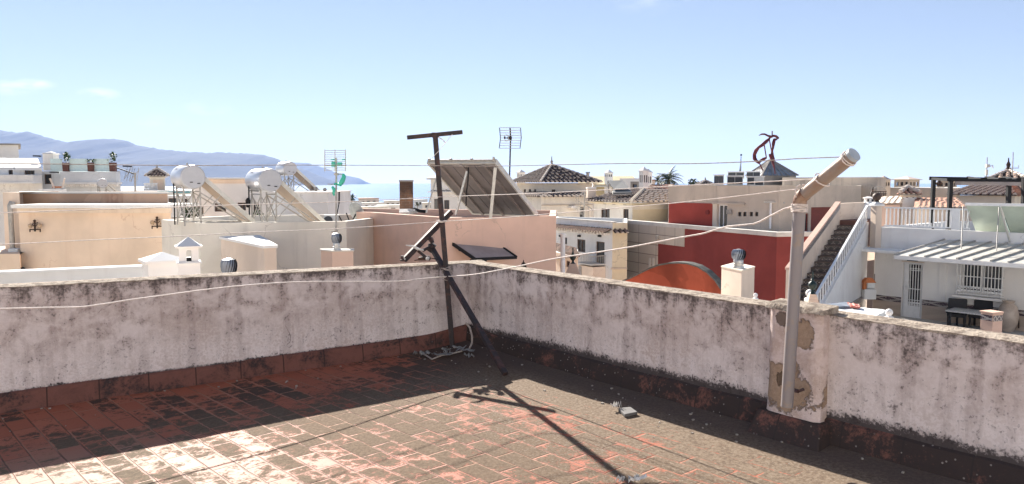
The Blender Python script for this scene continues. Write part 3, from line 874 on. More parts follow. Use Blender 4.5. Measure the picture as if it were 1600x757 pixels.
def hip_roof(root, f4, ez, apex, m=None, over=.35, ridge_m=None, faces=None, sp=.25):
    """f4: four eave corners (2D); apex: list of one or two ridge points (3D); ridge ends belong to sides (3,0)->(1,2)"""
    f = inset(f4, -over); e = [V((*p, ez)) for p in f]
    mats = m or [M['tile_cov'], M['tile_pan'], M['tile_mortar']]
    a0 = apex[0]; a1 = apex[-1]
    mb = MB()
    if len(apex) == 1: polys = [([e[i], e[(i + 1) % 4], a0], e[i], e[(i + 1) % 4]) for i in range(4)]
    else: polys = [([e[0], e[1], a1, a0], e[0], e[1]), ([e[1], e[2], a1], e[1], e[2]), ([e[2], e[3], a0, a1], e[2], e[3]), ([e[3], e[0], a0], e[3], e[0])]
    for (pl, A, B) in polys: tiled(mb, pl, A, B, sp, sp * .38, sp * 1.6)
    mb.build('roof', mats, root, recalc=False, smooth=0)
    rb = MB()
    for i in range(4):
        t = a0 if (len(apex) == 1 or i in (0, 3)) else a1
        ridge_cap(rb, e[i] + V((0, 0, .06)), t + V((0, 0, .06)))
    if len(apex) == 2: ridge_cap(rb, a0 + V((0, 0, .06)), a1 + V((0, 0, .06)))
    rb.build('ridge_tiles', ridge_m or M['tile_mortar'], root, smooth=50)
    sb = MB(); sb.add([p - V((0, 0, .07)) for p in e] + [V((*p, ez - .16)) for p in f4], [(i, (i + 1) % 4, 4 + (i + 1) % 4, 4 + i) for i in range(4)])
    sb.build('eave', M['cream_warm'], root)
def tower(name, label, cat, px, Y, wpx, ytop, ybody, ybot, group=None, m=None, win=2, zb=None, roof=None, capm=None, rot=.5):
    """chimney-turret: square shaft with small arched openings and a pyramid cap"""
    m = m or M['white']; b = P(px, ybot, Y); zt = zat(ytop, Y, px); zc = zat(ybody, Y, px); z0 = b.z if zb is None else zb
    h = wpx / F * Y / 2 / (abs(math.cos(rot)) + abs(math.sin(rot))) * 1.15
    root = thing(name, label, cat, (b.x, Y, z0), group)
    Mx = Matrix.Rotation(rot, 3, 'Z')
    def q(x, y, z): v = Mx @ V((x, y, 0)); return V((b.x + v.x, Y + v.y, z))
    wz1 = zc - (zc - b.z) * .22; wz0 = zc - (zc - b.z) * .62
    mb = MB(); foot = [V(q(x, y, 0).xy) for (x, y) in ((-h, -h), (h, -h), (h, h), (-h, h))]
    for i in range(4):
        A, B = foot[i], foot[(i + 1) % 4]; L = (B - A).length
        o = []
        if win == 1: o = [(L * .32, L * .68, wz0, wz1)]
        elif win == 2: o = [(L * .16, L * .42, wz0, wz1), (L * .58, L * .84, wz0, wz1)]
        elif win == 3: o = [(L * .1, L * .3, wz0, wz1), (L * .4, L * .6, wz0, wz1), (L * .7, L * .9, wz0, wz1)]
        facade(mb, A, B, outward(foot, i), z0, zc, o, depth=h * .22)
    mb.build('shaft', m, root)
    db = MB(); ins = inset(foot, h * .24); db.prism(ins, wz0 - .05, wz1 + .05); db.build('dark_hollow', M['dark'], root)
    cb = MB(); o1 = [q(x * 1.22, y * 1.22, zc) for (x, y) in ((-h, -h), (h, -h), (h, h), (-h, h))]; th = (zt - zc) * .16
    cb.hexa(o1, [p + V((0, 0, th)) for p in o1]); cb.build('ledge', capm or m, root)
    pb = MB(); o2 = [q(x * 1.12, y * 1.12, zc + th + .003) for (x, y) in ((-h, -h), (h, -h), (h, h), (-h, h))]
    pb.add(o2 + [q(0, 0, zt)], [(0, 1, 4), (1, 2, 4), (2, 3, 4), (3, 0, 4), (3, 2, 1, 0)]); pb.build('cap', roof or capm or m, root)
    return root

# ------------------------------------------------------------------ left: peach building
A, B = xy(31, 23.5, 370), xy(268, 23.5, 370)
zt = zat(326, 23.5)
pf = rect_foot(A, B, 7)
peach = house('peach_building', 'long peach rendered building with flat roof and two wrought iron wall lamps', 'building', pf, zt, M['peach'])
N = outward(pf, 0); L = (B - A).length
slab(peach, 'cornice', A, B, N, .05, L + .05, zat(333, 23.5), zat(325.5, 23.5), .002, .16, M['peach_pale'])
slab(peach, 'roof_ledge', A, B, N, -.02, L + .1, zat(325.4, 23.5) + .004, zat(321, 23.5) + .02, -1.9, .34, M['white'])
A2, B2 = xy(30, 25.2, 310), xy(262, 25.2, 310)
f2 = rect_foot(A2, B2, 5)
mb = MB(); mb.prism(f2, zat(322, 24), zat(303, 25.2)); mb.build('roof_parapet', M['terracotta_band'], peach)
slab(peach, 'parapet_cap', A2, B2, outward(f2, 0), -.05, (B2 - A2).length + .05, zat(303, 25.2) + .002, zat(301, 25.2) + .01, -.35, .05, M['conc_pale'])
# lower left wing with its downpipe recess
A3, B3 = xy(-90, 23.0, 370), xy(30, 23.0, 370)
fw = rect_foot(A3, B3, 6)
mb = MB(); mb.prism(fw, -10.2, zat(397, 23)); mb.build('lower_wing', M['peach'], peach)
A4, B4 = xy(6, 24.2, 340), xy(32, 24.2, 340)
mb = MB(); mb.prism(rect_foot(A4, B4, 3), zat(400, 24), zat(301, 24.2)); mb.build('end_wall', M['peach_pale'], peach)
mb = MB(); c = P(16, 322, 24.0)
mb.tube([P(21, 319, 24.1), P(17, 317.5, 24.02), P(15.5, 321, 24), P(17, 340, 23.98), P(20, 393, 23.95)], .075, 10)
mb.build('air_duct', M['steel_dull'], peach, smooth=60)
mb = MB(); mb.box(P(24, 392, 23.7), (.3, .25, .14)); mb.build('outlet_box', M['white_plastic'], peach, bevel=.02)
mb = MB(); mb.tube([P(35, 422, 23.49), P(35, 422, 23.3)], .09, 8); mb.build('drain_spout', M['rust'], peach)
def wall_lamp(px, py, label):
    Y = 23.36; c = P(px, py, Y); k = Y / F
    r = thing('wall_lamp', label, 'lamp', (c.x, 23.49, c.z), 'wrought iron lamps on the peach wall')
    mb = MB()
    mb.bar((c.x, Y, c.z - 8 * k), (c.x, Y, c.z + 8 * k), .035); mb.bar((c.x - 8 * k, Y, c.z - 5 * k), (c.x + 8 * k, Y, c.z - 5 * k), .03)
    mb.bar((c.x - 3 * k, Y, c.z + 5 * k), (c.x + 3 * k, Y, c.z + 5 * k), .03)
    mb.bar((c.x, Y, c.z - 5 * k), (c.x, 23.5, c.z - 5 * k), .03); mb.bar((c.x, Y, c.z + 5 * k), (c.x, 23.5, c.z + 5 * k), .03)
    for s in (-1, 1):
        mb.bar((c.x + 8 * k * s, Y, c.z - 9 * k), (c.x + 8 * k * s, Y, c.z - 4 * k), .025)
        mb.tube([(c.x + s * k * (2 + 2 * a), Y, c.z + k * (3 * math.sin(a * 2))) for a in (0, .4, .8, 1.2, 1.6, 2)], .012, 5)
    mb.ball((c.x, Y, c.z + 8.5 * k), .04, 8, 6)
    mb.build('bracket', M['iron'], r)
    for s in (-1, 1):
        g = MB(); g.ball((c.x + 7.5 * k * s, Y, c.z + 1.0 * k), .065, 10, 8); g.build('globe', paint('amber_glass', (.50, .36, .24), .3), r, smooth=80)
    return r
wall_lamp(54.5, 354, 'left wrought iron wall lamp with two globes on the peach wall, near the downpipe')
wall_lamp(245.5, 349, 'right wrought iron wall lamp with two globes on the peach wall, beside the white house')
# long low white wall in front of it
A, B = xy(-60, 15.2, 440), xy(224, 16.6, 425)
lw = rect_foot(A, B, .3); zl = zat(420.5, 16.55)
mb = MB(); mb.prism(lw, -9.5, zl); mb.prism(inset(lw, -.04), zl + .002, zl + .06)
low = tag(mb.build('garden_wall', M['grey_white']), 'long low pale grey wall with sunlit top below the peach building', 'wall')

# ------------------------------------------------------------------ left: cream house with the water heaters
zr = zat(348.5, 20, 312)
def atz(px, py): return Pz(px, py, zr).xy
c0, c1, c2 = atz(252, 343.6), atz(312, 349), atz(541, 346.2)
foot = [c1, c2, c2 + V((1.2, 5.5)), c0 + V((.9, 2.5)), c0]
cream = house('cream_house', 'cream flat roofed house carrying two silver solar water heaters', 'building', foot, zr, M['cream'], par=(.32, .16))
# white lower annexe behind the chimney
def pyr_block(name, label, cat, foot, z0, z1, zt, over, m, capm):
    c = sum(foot, V((0, 0))) / len(foot)
    r = thing(name, label, cat, (c.x, c.y, z0)); mb = MB(); mb.prism(foot, z0, z1); mb.build('body', m, r)
    o = inset(foot, -over); cb = MB(); n = len(o)
    lo = [V((*p, z1 + .002)) for p in o]; up = [V((*p, z1 + .05)) for p in o]
    cb.hexa(lo, up); cb.build('ledge', capm, r)
    pb = MB(); up = [V((*p, z1 + .053)) for p in inset(foot, -over + .03)]
    pb.add(up + [V((c.x, c.y, zt))], [(i, (i + 1) % n, n) for i in range(n)] + [tuple(range(n))[::-1]]); pb.build('pyramid_roof', capm, r)
    return r
Yb = 14.6
cx = xy(254, Yb + .3, 400)
sq = [cx + V((math.cos(a), math.sin(a))) * .44 for a in (R(-100), R(-10), R(80), R(170))]
pyr_block('roof_lantern', 'squat white block with a low pyramid roof beside the peach wall', 'roof block', sq, -9.5, zat(412, Yb), zat(396, Yb), .06, M['white'], M['white'])
# white chimney with pyramid cap and arched openings
def chimney():
    Y = 13.2; k = Y / F; c = P(296, 437, Y)
    r = thing('white_chimney', 'white rendered chimney with arched openings and pointed pyramid cap', 'chimney', (c.x, Y, -6))
    rot = R(24); Mx = Matrix.Rotation(rot, 3, 'Z')
    def ring(h, z): return [V((c.x, Y, 0)) + Mx @ V((x * h, y * h, 0)) + V((0, 0, z)) for (x, y) in ((-1, -1), (1, -1), (1, 1), (-1, 1))]
    Z = lambda py: zat(py, Y, 296)
    mb = MB(); mb.hexa(ring(.168, -6), ring(.168, Z(411))); mb.build('base', M['white'], r)
    mb = MB(); mb.hexa(ring(.20, Z(411) + .002), ring(.185, Z(408))); mb.build('base_ledge', M['white'], r, bevel=.006)
    # belfry walls with arched holes: pillars + spandrels
    mb = MB(); h = .150; t = .055; z0, z1 = Z(408) + .002, Z(386.5); zs = Z(393)
    for (x, y) in ((-1, -1), (1, -1), (1, 1), (-1, 1)):
        p = V((c.x, Y, 0)) + Mx @ V((x * (h - t), y * (h - t), 0))
        mb.box((p.x, p.y, (z0 + z1) / 2), (2 * t, 2 * t, z1 - z0), rot)
    w = h - 2 * t
    for s in range(4):
        Ms = Matrix.Rotation(rot + s * math.pi / 2, 3, 'Z')
        def q(u, z, d): return V((c.x, Y, z)) + Ms @ V((u, -h + .004 + d, 0))
        n = 8; vs = []
        for d in (0, t):
            for i in range(n + 1):
                a = math.pi * i / n
                vs.append(q(-w * math.cos(a), zs + w * .9 * math.sin(a), d)); vs.append(q(-w * math.cos(a), z1 - .002, d))
        fs = []
        for i in range(n):
            a = 2 * i; fs.append((a, a + 2, a + 3, a + 1)); b = 2 * (n + 1) + a; fs.append((b, b + 2, b + 3, b + 1)); fs.append((a, a + 2, b + 2, b))
        mb.add(vs, fs)
    mb.build('arched_hood', M['white'], r)
    mb = MB(); mb.hexa(ring(.085, z0), ring(.05, z0 + .06)); mb.build('flue', M['dark'], r)
    mb = MB(); mb.hexa(ring(.205, z1 + .002), ring(.215, z1 + .03)); mb.build('cap_ledge', M['white'], r, bevel=.005)
    mb = MB(); mb.add(ring(.185, z1 + .032) + [V((c.x, Y, Z(370)))], [(0, 1, 4), (1, 2, 4), (2, 3, 4), (3, 0, 4), (3, 2, 1, 0)]); mb.build('pyramid_cap', M['grey_white'], r)
chimney()
# L-shaped stair head block in front of the cream house
Y = 17.4
z1 = zat(384, Y, 420)
pA, pB, pC = xy(412, 17.2, 390), xy(432, 16.9, 390), xy(340, 20.2, 373)
fL = [xy(413, 16.6, 400), xy(432, 16.8, 400), xy(404, 20.0, 376), xy(345, 19.4, 373)]
st = thing('stair_head', 'pale stair head block with a sloping side wall in front of the cream house', 'roof block', (fL[0].x, fL[0].y, -9))
mb = MB(); mb.prism(fL, -9.5, z1); mb.build('wall', M['peach_pale'], st)
mb = MB(); mb.prism(inset(fL, -.03), z1 + .003, z1 + .06); mb.build('capping', M['white'], st)
# turbine vents
def vent_mesh(root, c, r, h, base=True, fins=18):
    """c = bottom of the turbine drum"""
    mb = MB(); prof = [(r * .72, 0), (r * .93, h * .22), (r, h * .5), (r * .96, h * .75), (r * .82, h * .95), (r * .5, h)]
    mb.lathe([(a * .9, b) for a, b in prof], c, 20, 0); mb.build('turbine_core', M['dark'], root, smooth=60)
    vb = MB()
    for i in range(fins):
        a0 = 2 * math.pi * i / fins; vs = []
        for (rr, zz) in prof:
            tw = a0 + zz / h * .5
            for (da, k) in ((0, 1.03), (.28, .93)):
                vs.append(V(c) + V((rr * k * math.cos(tw + da), rr * k * math.sin(tw + da), zz)))
        n = len(prof); vb.add(vs, [(2 * j, 2 * j + 1, 2 * j + 3, 2 * j + 2) for j in range(n - 1)])
    vb.build('vanes', M['vent'], root, smooth=50)
    tb = MB(); tb.lathe([(r * .34, h * .985), (r * .34, h * 1.03), (r * .05, h * 1.06)], c, 16); tb.build('top_plate', M['steel'], root)
    if base:
        bb = MB(); hb = base
        bb.lathe([(r * .82, -hb), (r * .78, -hb * .72), (r * .70, -hb * .70), (r * .74, -hb * .42), (r * .66, -hb * .4), (r * .7, -.02), (r * .6, .01)], c, 18); bb.build('collar', M['steel'], root, smooth=40)
def vent(label, px, ybot, ytop, Y, wpx, basepx):
    k = Y / F; c = P(px, ybot - basepx, Y)
    r = thing('turbine_vent', label, 'roof vent', (c.x, Y, c.z - basepx * k), 'turbine roof vents')
    vent_mesh(r, c, wpx * k / 2, (ybot - basepx - ytop) * k, base=basepx * k)
    return r
vent('turbine vent with dark curved vanes just behind the left parapet coping', 358, 436, 404.5, 13.6, 25, 8)
r = thing('flue_pillar', 'square pale flue pillar under the metal vent', 'chimney', (*xy(358, 13.6, 430), -9)); mb = MB(); q = xy(358, 13.6, 430)
mb.prism([q + V(p) for p in ((-.2, -.2), (.2, -.2), (.2, .2), (-.2, .2))], -9.5, zat(436, 13.6)); mb.build('shaft', M['cream'], r)
# box with vent
A, B = xy(501.5, 18.0, 400), xy(551, 17.2, 400); mid = xy(519, 16.7, 400)
zb = zat(392.5, 16.9)
fv = [xy(501.5, 17.0, 400), mid, xy(552, 16.8, 400), xy(552, 17.15, 400), xy(502, 17.15, 400)]
r = thing('vent_box', 'low salmon grey box supporting a turbine vent beside the salmon building', 'roof block', (mid.x, mid.y, -9))
mb = MB(); mb.prism(fv, -9.5, zb); mb.build('wall', M['salmon_grey'], r); mb = MB(); mb.prism(inset(fv, -.02), zb + .002, zb + .03); mb.build('capping', M['conc_pale'], r)
vent('small turbine vent on the salmon grey box below the TV mast', 526, 392.5, 365, 16.92, 16, 12.5)
# small white bits on the cream house's lower roof
def chest(name, label, cat, x0, x1, yt, yb, Y, m, d=.5):
    A, B = xy(x0, Y, yt), xy(x1, Y, yt); mb = MB(); mb.prism(rect_foot(A, B, d), zat(yb, Y), zat(yt, Y))
    return tag(mb.build(name, m, bevel=.01), label, cat)

# solar water heater, local: +X along the tank (near end), +Y down the collector
def water_heater():
    r = thing('solar_water_heater', 'nearer silver solar water heater at the left of the cream roof', 'solar heater')
    tk = MB(); hz = 1.13; rt = .31; hl = .64
    prof = [(-hl, rt * .2), (-hl, rt * .93), (-hl + .03, rt), (hl - .03, rt), (hl - .01, rt * .97)]
    tk.tube([(x, 0, hz) for x, _ in prof], [q for _, q in prof], 32)
    t = tk.build('tank', M['tank'], r, smooth=40)
    cp = MB(); cp.tube([(hl - .012, 0, hz), (hl + .012, 0, hz), (hl + .03, 0, hz)], [rt * .985, rt * .97, rt * .90], 32); cp.build('end_cap', M['tank_end'], t, smooth=30)
    for (y, z) in ((-.05, -.13), (.13, -.16)): hb = MB(); hb.box((hl + .034, y, hz + z), (.02, .07, .022)); hb.build('pipe_fitting', M['black'], t)
    vb = MB(); vb.tube([(0, 0, hz + rt - .01), (0, 0, hz + rt + .06)], .022, 8); vb.build('safety_valve', M['steel_dull'], t)
    cu = bpy.data.curves.new('brand', 'FONT'); cu.body = 'TYBACO'; cu.size = .11; cu.extrude = .002; cu.align_x = 'CENTER'
    to = bpy.data.objects.new('tmp', cu); me = bpy.data.meshes.new_from_object(to); bpy.data.objects.remove(to)
    for v in me.vertices:      # wrap the print round the shell, reading from outside (-Y side)
        a = R(38) + v.co.y / rt; v.co = V((v.co.x - .22, -math.cos(a) * (rt + .002 + abs(v.co.z)), hz + math.sin(a) * (rt + .002 + abs(v.co.z))))
    me.materials.clear(); me.materials.append(M['text_grey'])
    lo = bpy.data.objects.new('lettering', me); col.objects.link(lo); lo.parent = t
    # collector slab
    a, b = V((0, .17, 1.16)), V((0, 1.50, -.08)); d = (b - a).normalized(); nrm = V((0, -d.z, d.y)) if False else V((0, d.z * -1, d.y))
    cw = .52; th = .085
    nrm = V((0, -d.z, d.y)); 
    if nrm.z < 0: nrm = -nrm
    cb = MB(); f = lambda x, p, o: V((x, p.y, p.z)) + nrm * o
    cb.hexa([f(-cw, a, 0), f(cw, a, 0), f(cw, b, 0), f(-cw, b, 0)], [f(-cw, a, th), f(cw, a, th), f(cw, b, th), f(-cw, b, th)])
    c = cb.build('collector', M['col_back'], r, bevel=.006)
    fb = MB()
    for x in (-cw - .012, cw + .012): fb.bar(f(x, a, th / 2), f(x, b, th / 2), .022, th + .02, up=nrm)
    for p in (a, b): fb.bar(f(-cw, p, th / 2), f(cw, p, th / 2), .022, th + .018, up=nrm)
    fb.build('edge_frame', M['alu'], c)
    gb = MB(); gb.hexa([f(-cw + .03, a + d * .03, th + .002), f(cw - .03, a + d * .03, th + .002), f(cw - .03, b - d * .03, th + .002), f(-cw + .03, b - d * .03, th + .002)],
                       [f(-cw + .03, a + d * .03, th + .006), f(cw - .03, a + d * .03, th + .006), f(cw - .03, b - d * .03, th + .006), f(-cw + .03, b - d * .03, th + .006)])
    gb.build('glass_cover', M['col_face'], c)
    # stand
    s = MB()
    for x in (-.42, .42):
        for y in (-.19, .21): s.bar((x, y, -.12), (x, y, hz - rt * .62), .035)
        s.bar((x, -.19, .02), (x, .21, .72), .022); s.bar((x, .21, .02), (x, -.19, .72), .022)
        s.bar((x, -.24, hz - rt * .66), (x, .26, hz - rt * .66), .035)
        s.bar((x, .2, .74), (x, 1.42, -.06), .03); s.bar((x, -.22, .0), (x, 1.45, -.08), .035)
        s.bar((x, .21, .1), (x, .75, .68), .022)
    for y in (-.19, .21):
        s.bar((-.42, y, .05), (.42, y, .75), .022); s.bar((.42, y, .05), (-.42, y, .75), .022); s.bar((-.42, y, .76), (.42, y, .76), .03)
    s.build('stand', M['steel_dull'], r)
    k = MB(); k.bar((-.44, -.26, -.12), (-.44, -.26, hz - .1), .03); k.bar((-.44, -.26, hz - .28), (.44, -.26, hz - .28), .022); k.build('black_pipe', M['black'], r)
    return r
h1 = water_heater()
zroof = zr - .13
p = P(293, 279, 20.6); h1.location = (p.x, p.y, zat(279, 20.6) - 1.10); h1.rotation_euler = (0, 0, R(-56))
p = P(411, 284, 21.2); dup(h1, 'second silver solar water heater at the right of the cream roof', (p.x, p.y, zat(284, 21.2) - 1.10), R(-56))
p = P(447, 263, 34.0); dup(h1, 'smaller solar water heater on the grey house behind the cream roof', (p.x, p.y, zat(263, 34) - 1.1), R(-58), .95)
p = P(160, 287, 44.0); dup(h1, 'distant solar water heater seen above the peach building', (p.x, p.y, zat(287, 44) - .95), R(-60), .85)
for o in [o for o in col.objects if o.name.startswith('solar_water_heater')]: o['group'] = 'solar water heaters'

# TV mast with green aerials
def tv_mast():
    Y = 19.0; k = Y / F; b = P(525, 374, Y)
    r = thing('tv_aerial_mast', 'tall TV aerial mast with green plastic fittings above the small vent', 'aerial', (b.x, Y, b.z))
    Pm = lambda px, py, dy=0: P(px, py, Y + dy)
    mb = MB(); mb.tube([Pm(525.2, 374), Pm(525.5, 247)], .022, 8)
    m = mb.build('mast', M['steel_dull'], r)
    g = MB()
    for x in (507.5, 523.5, 540): g.tube([Pm(x, 234, -.1), Pm(x, 268, -.1)], .013, 5)
    for i in range(10): g.tube([Pm(507.5, 235.5 + i * 3.4, -.1), Pm(540, 235.5 + i * 3.4, -.1)], .008, 4)
    g.build('grid_reflector', M['alu'], r)
    g = MB()
    g.box(Pm(521, 257, -.25), (.07, .12, .12)); g.box(Pm(531, 257, -.2), (.09, .12, .09)); g.tube([Pm(521, 257, -.5), Pm(526, 257, .0)], .02, 6)
    for (x, s) in ((517, 1), (534, 1)): g.tube([Pm(x, 249.5, -.25), Pm(x + 6 * s, 250, -.25)], .012, 6)
    g.build('dipole', M['green_pl'], r)
    g = MB(); path = [Pm(536, 272, -.05), Pm(537.5, 276, -.05), Pm(535, 283, -.05), Pm(531, 289, -.05), Pm(527, 288, -.05)]
    g.tube(path, [.03, .05, .06, .05, .03], 8); g.tube([Pm(519, 292, 0), Pm(522, 296, 0), Pm(521, 303, 0), Pm(522.5, 306, 0)], [.03, .045, .03, .02], 8); g.tube([Pm(522, 288), Pm(530, 287)], .03, 6)
    g.build('green_bracket', M['green_pl'], r, smooth=60)
    g = MB(); g.tube([Pm(512, 288), Pm(524, 288.5)], .012, 5); g.tube([Pm(524, 272), Pm(538, 272.5)], .014, 5); g.box(Pm(525.4, 272.5), (.09, .09, .05)); g.box(Pm(525.3, 360), (.06, .06, .05)); g.tube([Pm(518, 362), Pm(528, 361)], .02, 6)
    g.build('cross_arm', M['steel_dull'], r)
    g = MB(); g.tube([Pm(530, 300, .1), Pm(529.8, 318, .1)], .02, 6); g.tube([Pm(529.8, 318, .1), Pm(526, 338, .05)], .012, 6); g.build('whip_aerial', M['black'], r)
tv_mast()
# dish seen from behind, and outdoor unit
def dish():
    Y = 23.5; r = thing('satellite_dish', 'grey satellite dish seen from behind at the salmon building corner', 'satellite dish', P(556, 350, Y))
    c = P(556, 335, Y); k = Y / F; mb = MB(); n = 24; vs = []
    ax = V((.35, .75, .45)).normalized(); u = ax.cross(V((0, 0, 1))).normalized(); v = u.cross(ax)
    for i in range(7):
        rr = i / 6
        for j in range(n): a = 2 * math.pi * j / n; vs.append(c + (u * math.cos(a) * 14 + v * math.sin(a) * 19) * k * rr + ax * .09 * rr * rr)
    m = len(vs); vs += [q - ax * .012 for q in vs]
    fs = [(i * n + j, i * n + (j + 1) % n, (i + 1) * n + (j + 1) % n, (i + 1) * n + j) for i in range(6) for j in range(n)]
    fs += [tuple(m + q for q in f) for f in fs] + [(6 * n + j, 6 * n + (j + 1) % n, m + 6 * n + (j + 1) % n, m + 6 * n + j) for j in range(n)]
    mb.add(vs, fs); mb.build('reflector', paint('grey_dish_paint', (.42, .43, .41), .6), r, smooth=60)
    mb = MB(); mb.tube([c - ax * .02, c - ax * .2 + V((0, 0, -.1)), P(548, 352, Y) ], .02, 6); mb.tube([P(548, 352, Y), P(548, 375, Y)], .025, 8); mb.build('mounting_arm', M['black'], r)
    mb = MB(); mb.tube([c + v * -19 * k, c + ax * .4 - v * 12 * k], .012, 6); mb.box(c + ax * .42 - v * 12 * k, (.06, .08, .06)); mb.build('feed_arm', M['steel_dull'], r)
dish()
def outdoor_unit():
    Y = 25; r = thing('outdoor_unit', 'small white air conditioner unit with round black fan behind the TV mast', 'air conditioner', P(517, 352, Y))
    A, B = xy(506, Y, 345), xy(529, Y, 345); mb = MB(); mb.prism(rect_foot(A, B, .3), zat(353, Y), zat(336, Y)); mb.build('casing', M['white_plastic'], r, bevel=.01)
    c = P(513, 345, Y - .004); mb = MB(); mb.tube([c, c - V((0, .03, 0))], 7 / F * Y, 18); mb.build('fan_grille', M['grille'], r)
    mb = MB(); mb.bar(P(530, 338, Y), P(540, 358, Y), .03); mb.bar(P(541, 333, Y), P(552, 362, Y), .03); mb.build('pipe_run', M['black'], r)
outdoor_unit()

# ------------------------------------------------------------------ houses behind the heaters
A, B = xy(300, 33, 310), xy(424, 33, 310)
fH = rect_foot(A, B, 5)
hb = house('white_house', 'white house with peach top band and dark windows behind the water heaters', 'building', fH, zat(279, 33), M['white_far'], ops={0: [((335, 318, 353, 331), 'window', dict(bars=1)), ((371, 317, 384, 329), 'window', dict(bars=1)), ((396, 317, 405, 345), 'door', dict(bars=0)), ((303, 322, 318, 338), 'window', {})]})
N = outward(fH, 0); L = (B - A).length
slab(hb, 'top_band', A, B, N, -.03, L + .03, zat(287, 33), zat(280.5, 33), .003, .05, M['peach'])
slab(hb, 'roof_edge', A, B, N, -.1, L + .1, zat(279.5, 33), zat(278, 33), -.3, .12, M['frame_w'])
u, z = uz(A, B, 389, 317); e = (B - A).normalized(); q = A + e * u + N * .12
mb = MB(); mb.lathe([(.03, -.2), (.09, -.16), (.11, .1), (.04, .2)], (q.x, q.y, z), 8); mb.bar((q.x, q.y, z), (q.x - N.x * .13, q.y - N.y * .13, z), .03); mb.build('wall_lantern', M['black'], hb)
mb = MB(); A2, B2 = A + N * 2.2, B + N * 2.2; q0, q1 = xy(268, 29.5, 340), xy(424, 29.5, 340)
mb.prism(rect_foot(q0, q1, .15), -2, zat(339, 29.5)); mb.build('terrace_parapet', M['white_far'], hb)
mb = MB(); q0, q1 = xy(306, 29.2, 340), xy(420, 29.2, 340)
mb.prism(rect_foot(xy(262, 27.2, 345), xy(512, 27.2, 345), .8), -2, zat(345.5, 27.2)); mb.build('roof_deck', M['conc'], hb)
A, B = xy(424, 30, 320), xy(512, 30, 320)
fG = [A, B, xy(516, 31.5, 320) + V((0, 4)), A + V((0, 5))]
gh = house('grey_house', 'plain pale grey walled house block right behind the second heater', 'building', fG, zat(302, 30), M['grey_white'])
mb = MB(); mb.prism(inset(fG, -.04), zat(302, 30) + .003, zat(300.2, 30)); mb.build('roof_edge', M['white_far'], gh)
mb = MB()
for (x, yt) in ((493.5, 294), (507.5, 296)):
    c = P(x, 301, 32); mb.tube([c - V((0, 0, .1)), P(x, yt + 1.5, 32)], .05, 8); mb.ball(P(x, yt + 1, 32), .085, 8, 6)
mb.build('vent_pipe', M['conc'], gh)
def bush(name, label, px, py, Y, r, n, m, cat='plant', pot=None, tall=1.0, group=None, leafs=.06):
    c = P(px, py, Y); root = thing(name, label, cat, c - V((0, 0, r)), group)
    mb = MB(); rnd = random.Random(int(px * 7 + py))
    for i in range(n):
        while True:
            q = V((rnd.uniform(-1, 1), rnd.uniform(-1, 1), rnd.uniform(-1, 1)))
            if .2 < q.length < 1: break
        q.z *= tall; p_ = c + q * r; t = V((rnd.uniform(-1, 1), rnd.uniform(-1, 1), rnd.uniform(-.3, 1))).normalized(); s = t.cross(V((rnd.random(), rnd.random(), .3))).normalized()
        l = leafs * rnd.uniform(.7, 1.5)
        mb.add([p_, p_ + t * l * .5 + s * l * .3, p_ + t * l, p_ + t * l * .5 - s * l * .3], [(0, 1, 2, 3)])
    mb.build('foliage', m, root, recalc=False)
    sb = MB()
    for i in range(3): a = i * 2.1; sb.tube([c - V((0, 0, r * tall)), c + V((math.cos(a) * r * .5, math.sin(a) * r * .5, r * tall * .5))], [.012, .006], 5)
    sb.build('stem', M['frame_b'], root)
    return root
bush('potted_shrub', 'green leafy shrub seen between the legs of the left water heater', 297, 333, 28, .32, 260, M['leaf'], leafs=.1)
bush('potted_shrub', 'small green shrub by the white house door behind the second heater', 402, 338, 29, .2, 120, M['leaf'], leafs=.08)

# ------------------------------------------------------------------ far left white terraces
Y = 52
A, B = xy(-60, Y, 280), xy(30, Y, 280)
house('white_block', 'tall plain grey white block at the far left below the mountains', 'building', rect_foot(A, xy(31, Y + 1, 280), 8), zat(226, Y), M['white_far'], roof_m=M['conc'])
mb = MB(); f = rect_foot(xy(-60, Y - .1, 280), xy(31.5, Y + .9, 280), 8); mb.prism(inset(f, -.12), zat(226, Y) + .003, zat(223.8, Y)); o = mb.build('roof_rim', M['conc'], None); o.parent = [q for q in col.objects if q.name == 'white_block'][0]; o.location = -o.parent.location
Y = 46
A, B = xy(-80, Y, 280), xy(66, Y, 280); fT = rect_foot(A, B, 7)
th = house('white_terraced_house', 'white terraced house with sunlit sloping roof at the far left', 'building', fT, zat(264, Y), M['white_far'], ops={0: [((13, 266, 20, 273), 'window', {}), ((38, 266, 54, 273), 'window', dict(bars=2))]})
mb = MB(); z1, z2 = zat(264, Y), zat(247, Y + 3)
a = [P(24, 262.5, Y - .25), P(65, 262.5, Y - .25), P(59, 247.5, Y + 4), P(10, 247.5, Y + 4)]
mb.hexa([q - V((0, 0, .15)) for q in a], a); mb.build('sloping_roof', M['white'], th)
mb = MB(); mb.hexa([P(-60, 263, Y), P(22, 263, Y), P(9, 248.5, Y + 4), P(-60, 248.5, Y + 4)], [P(-60, 262, Y), P(23.5, 262, Y), P(10, 247, Y + 4), P(-60, 247, Y + 4)]); mb.build('parapet', M['grey_white'], th)
N = outward(fT, 0)
slab(th, 'balcony_front', A, B, N, 0, (B - A).length, zat(285, Y), zat(274, Y), .004, .9, M['white_far'])
u0, _ = uz(A, B, 0, 290)
slab(th, 'cornice', A, B, N, 0, (B - A).length, zat(287, Y), zat(285, Y), .004, 1.0, M['white'])
mb = MB(); c = P(72, 250, Y + 1); h = 8.3 / F * Y
mb.box((c.x, Y + 1.5, zat(252, Y)), (h * 2, h * 2, 28 / F * Y)); mb.build('chimney', M['white_far'], th)
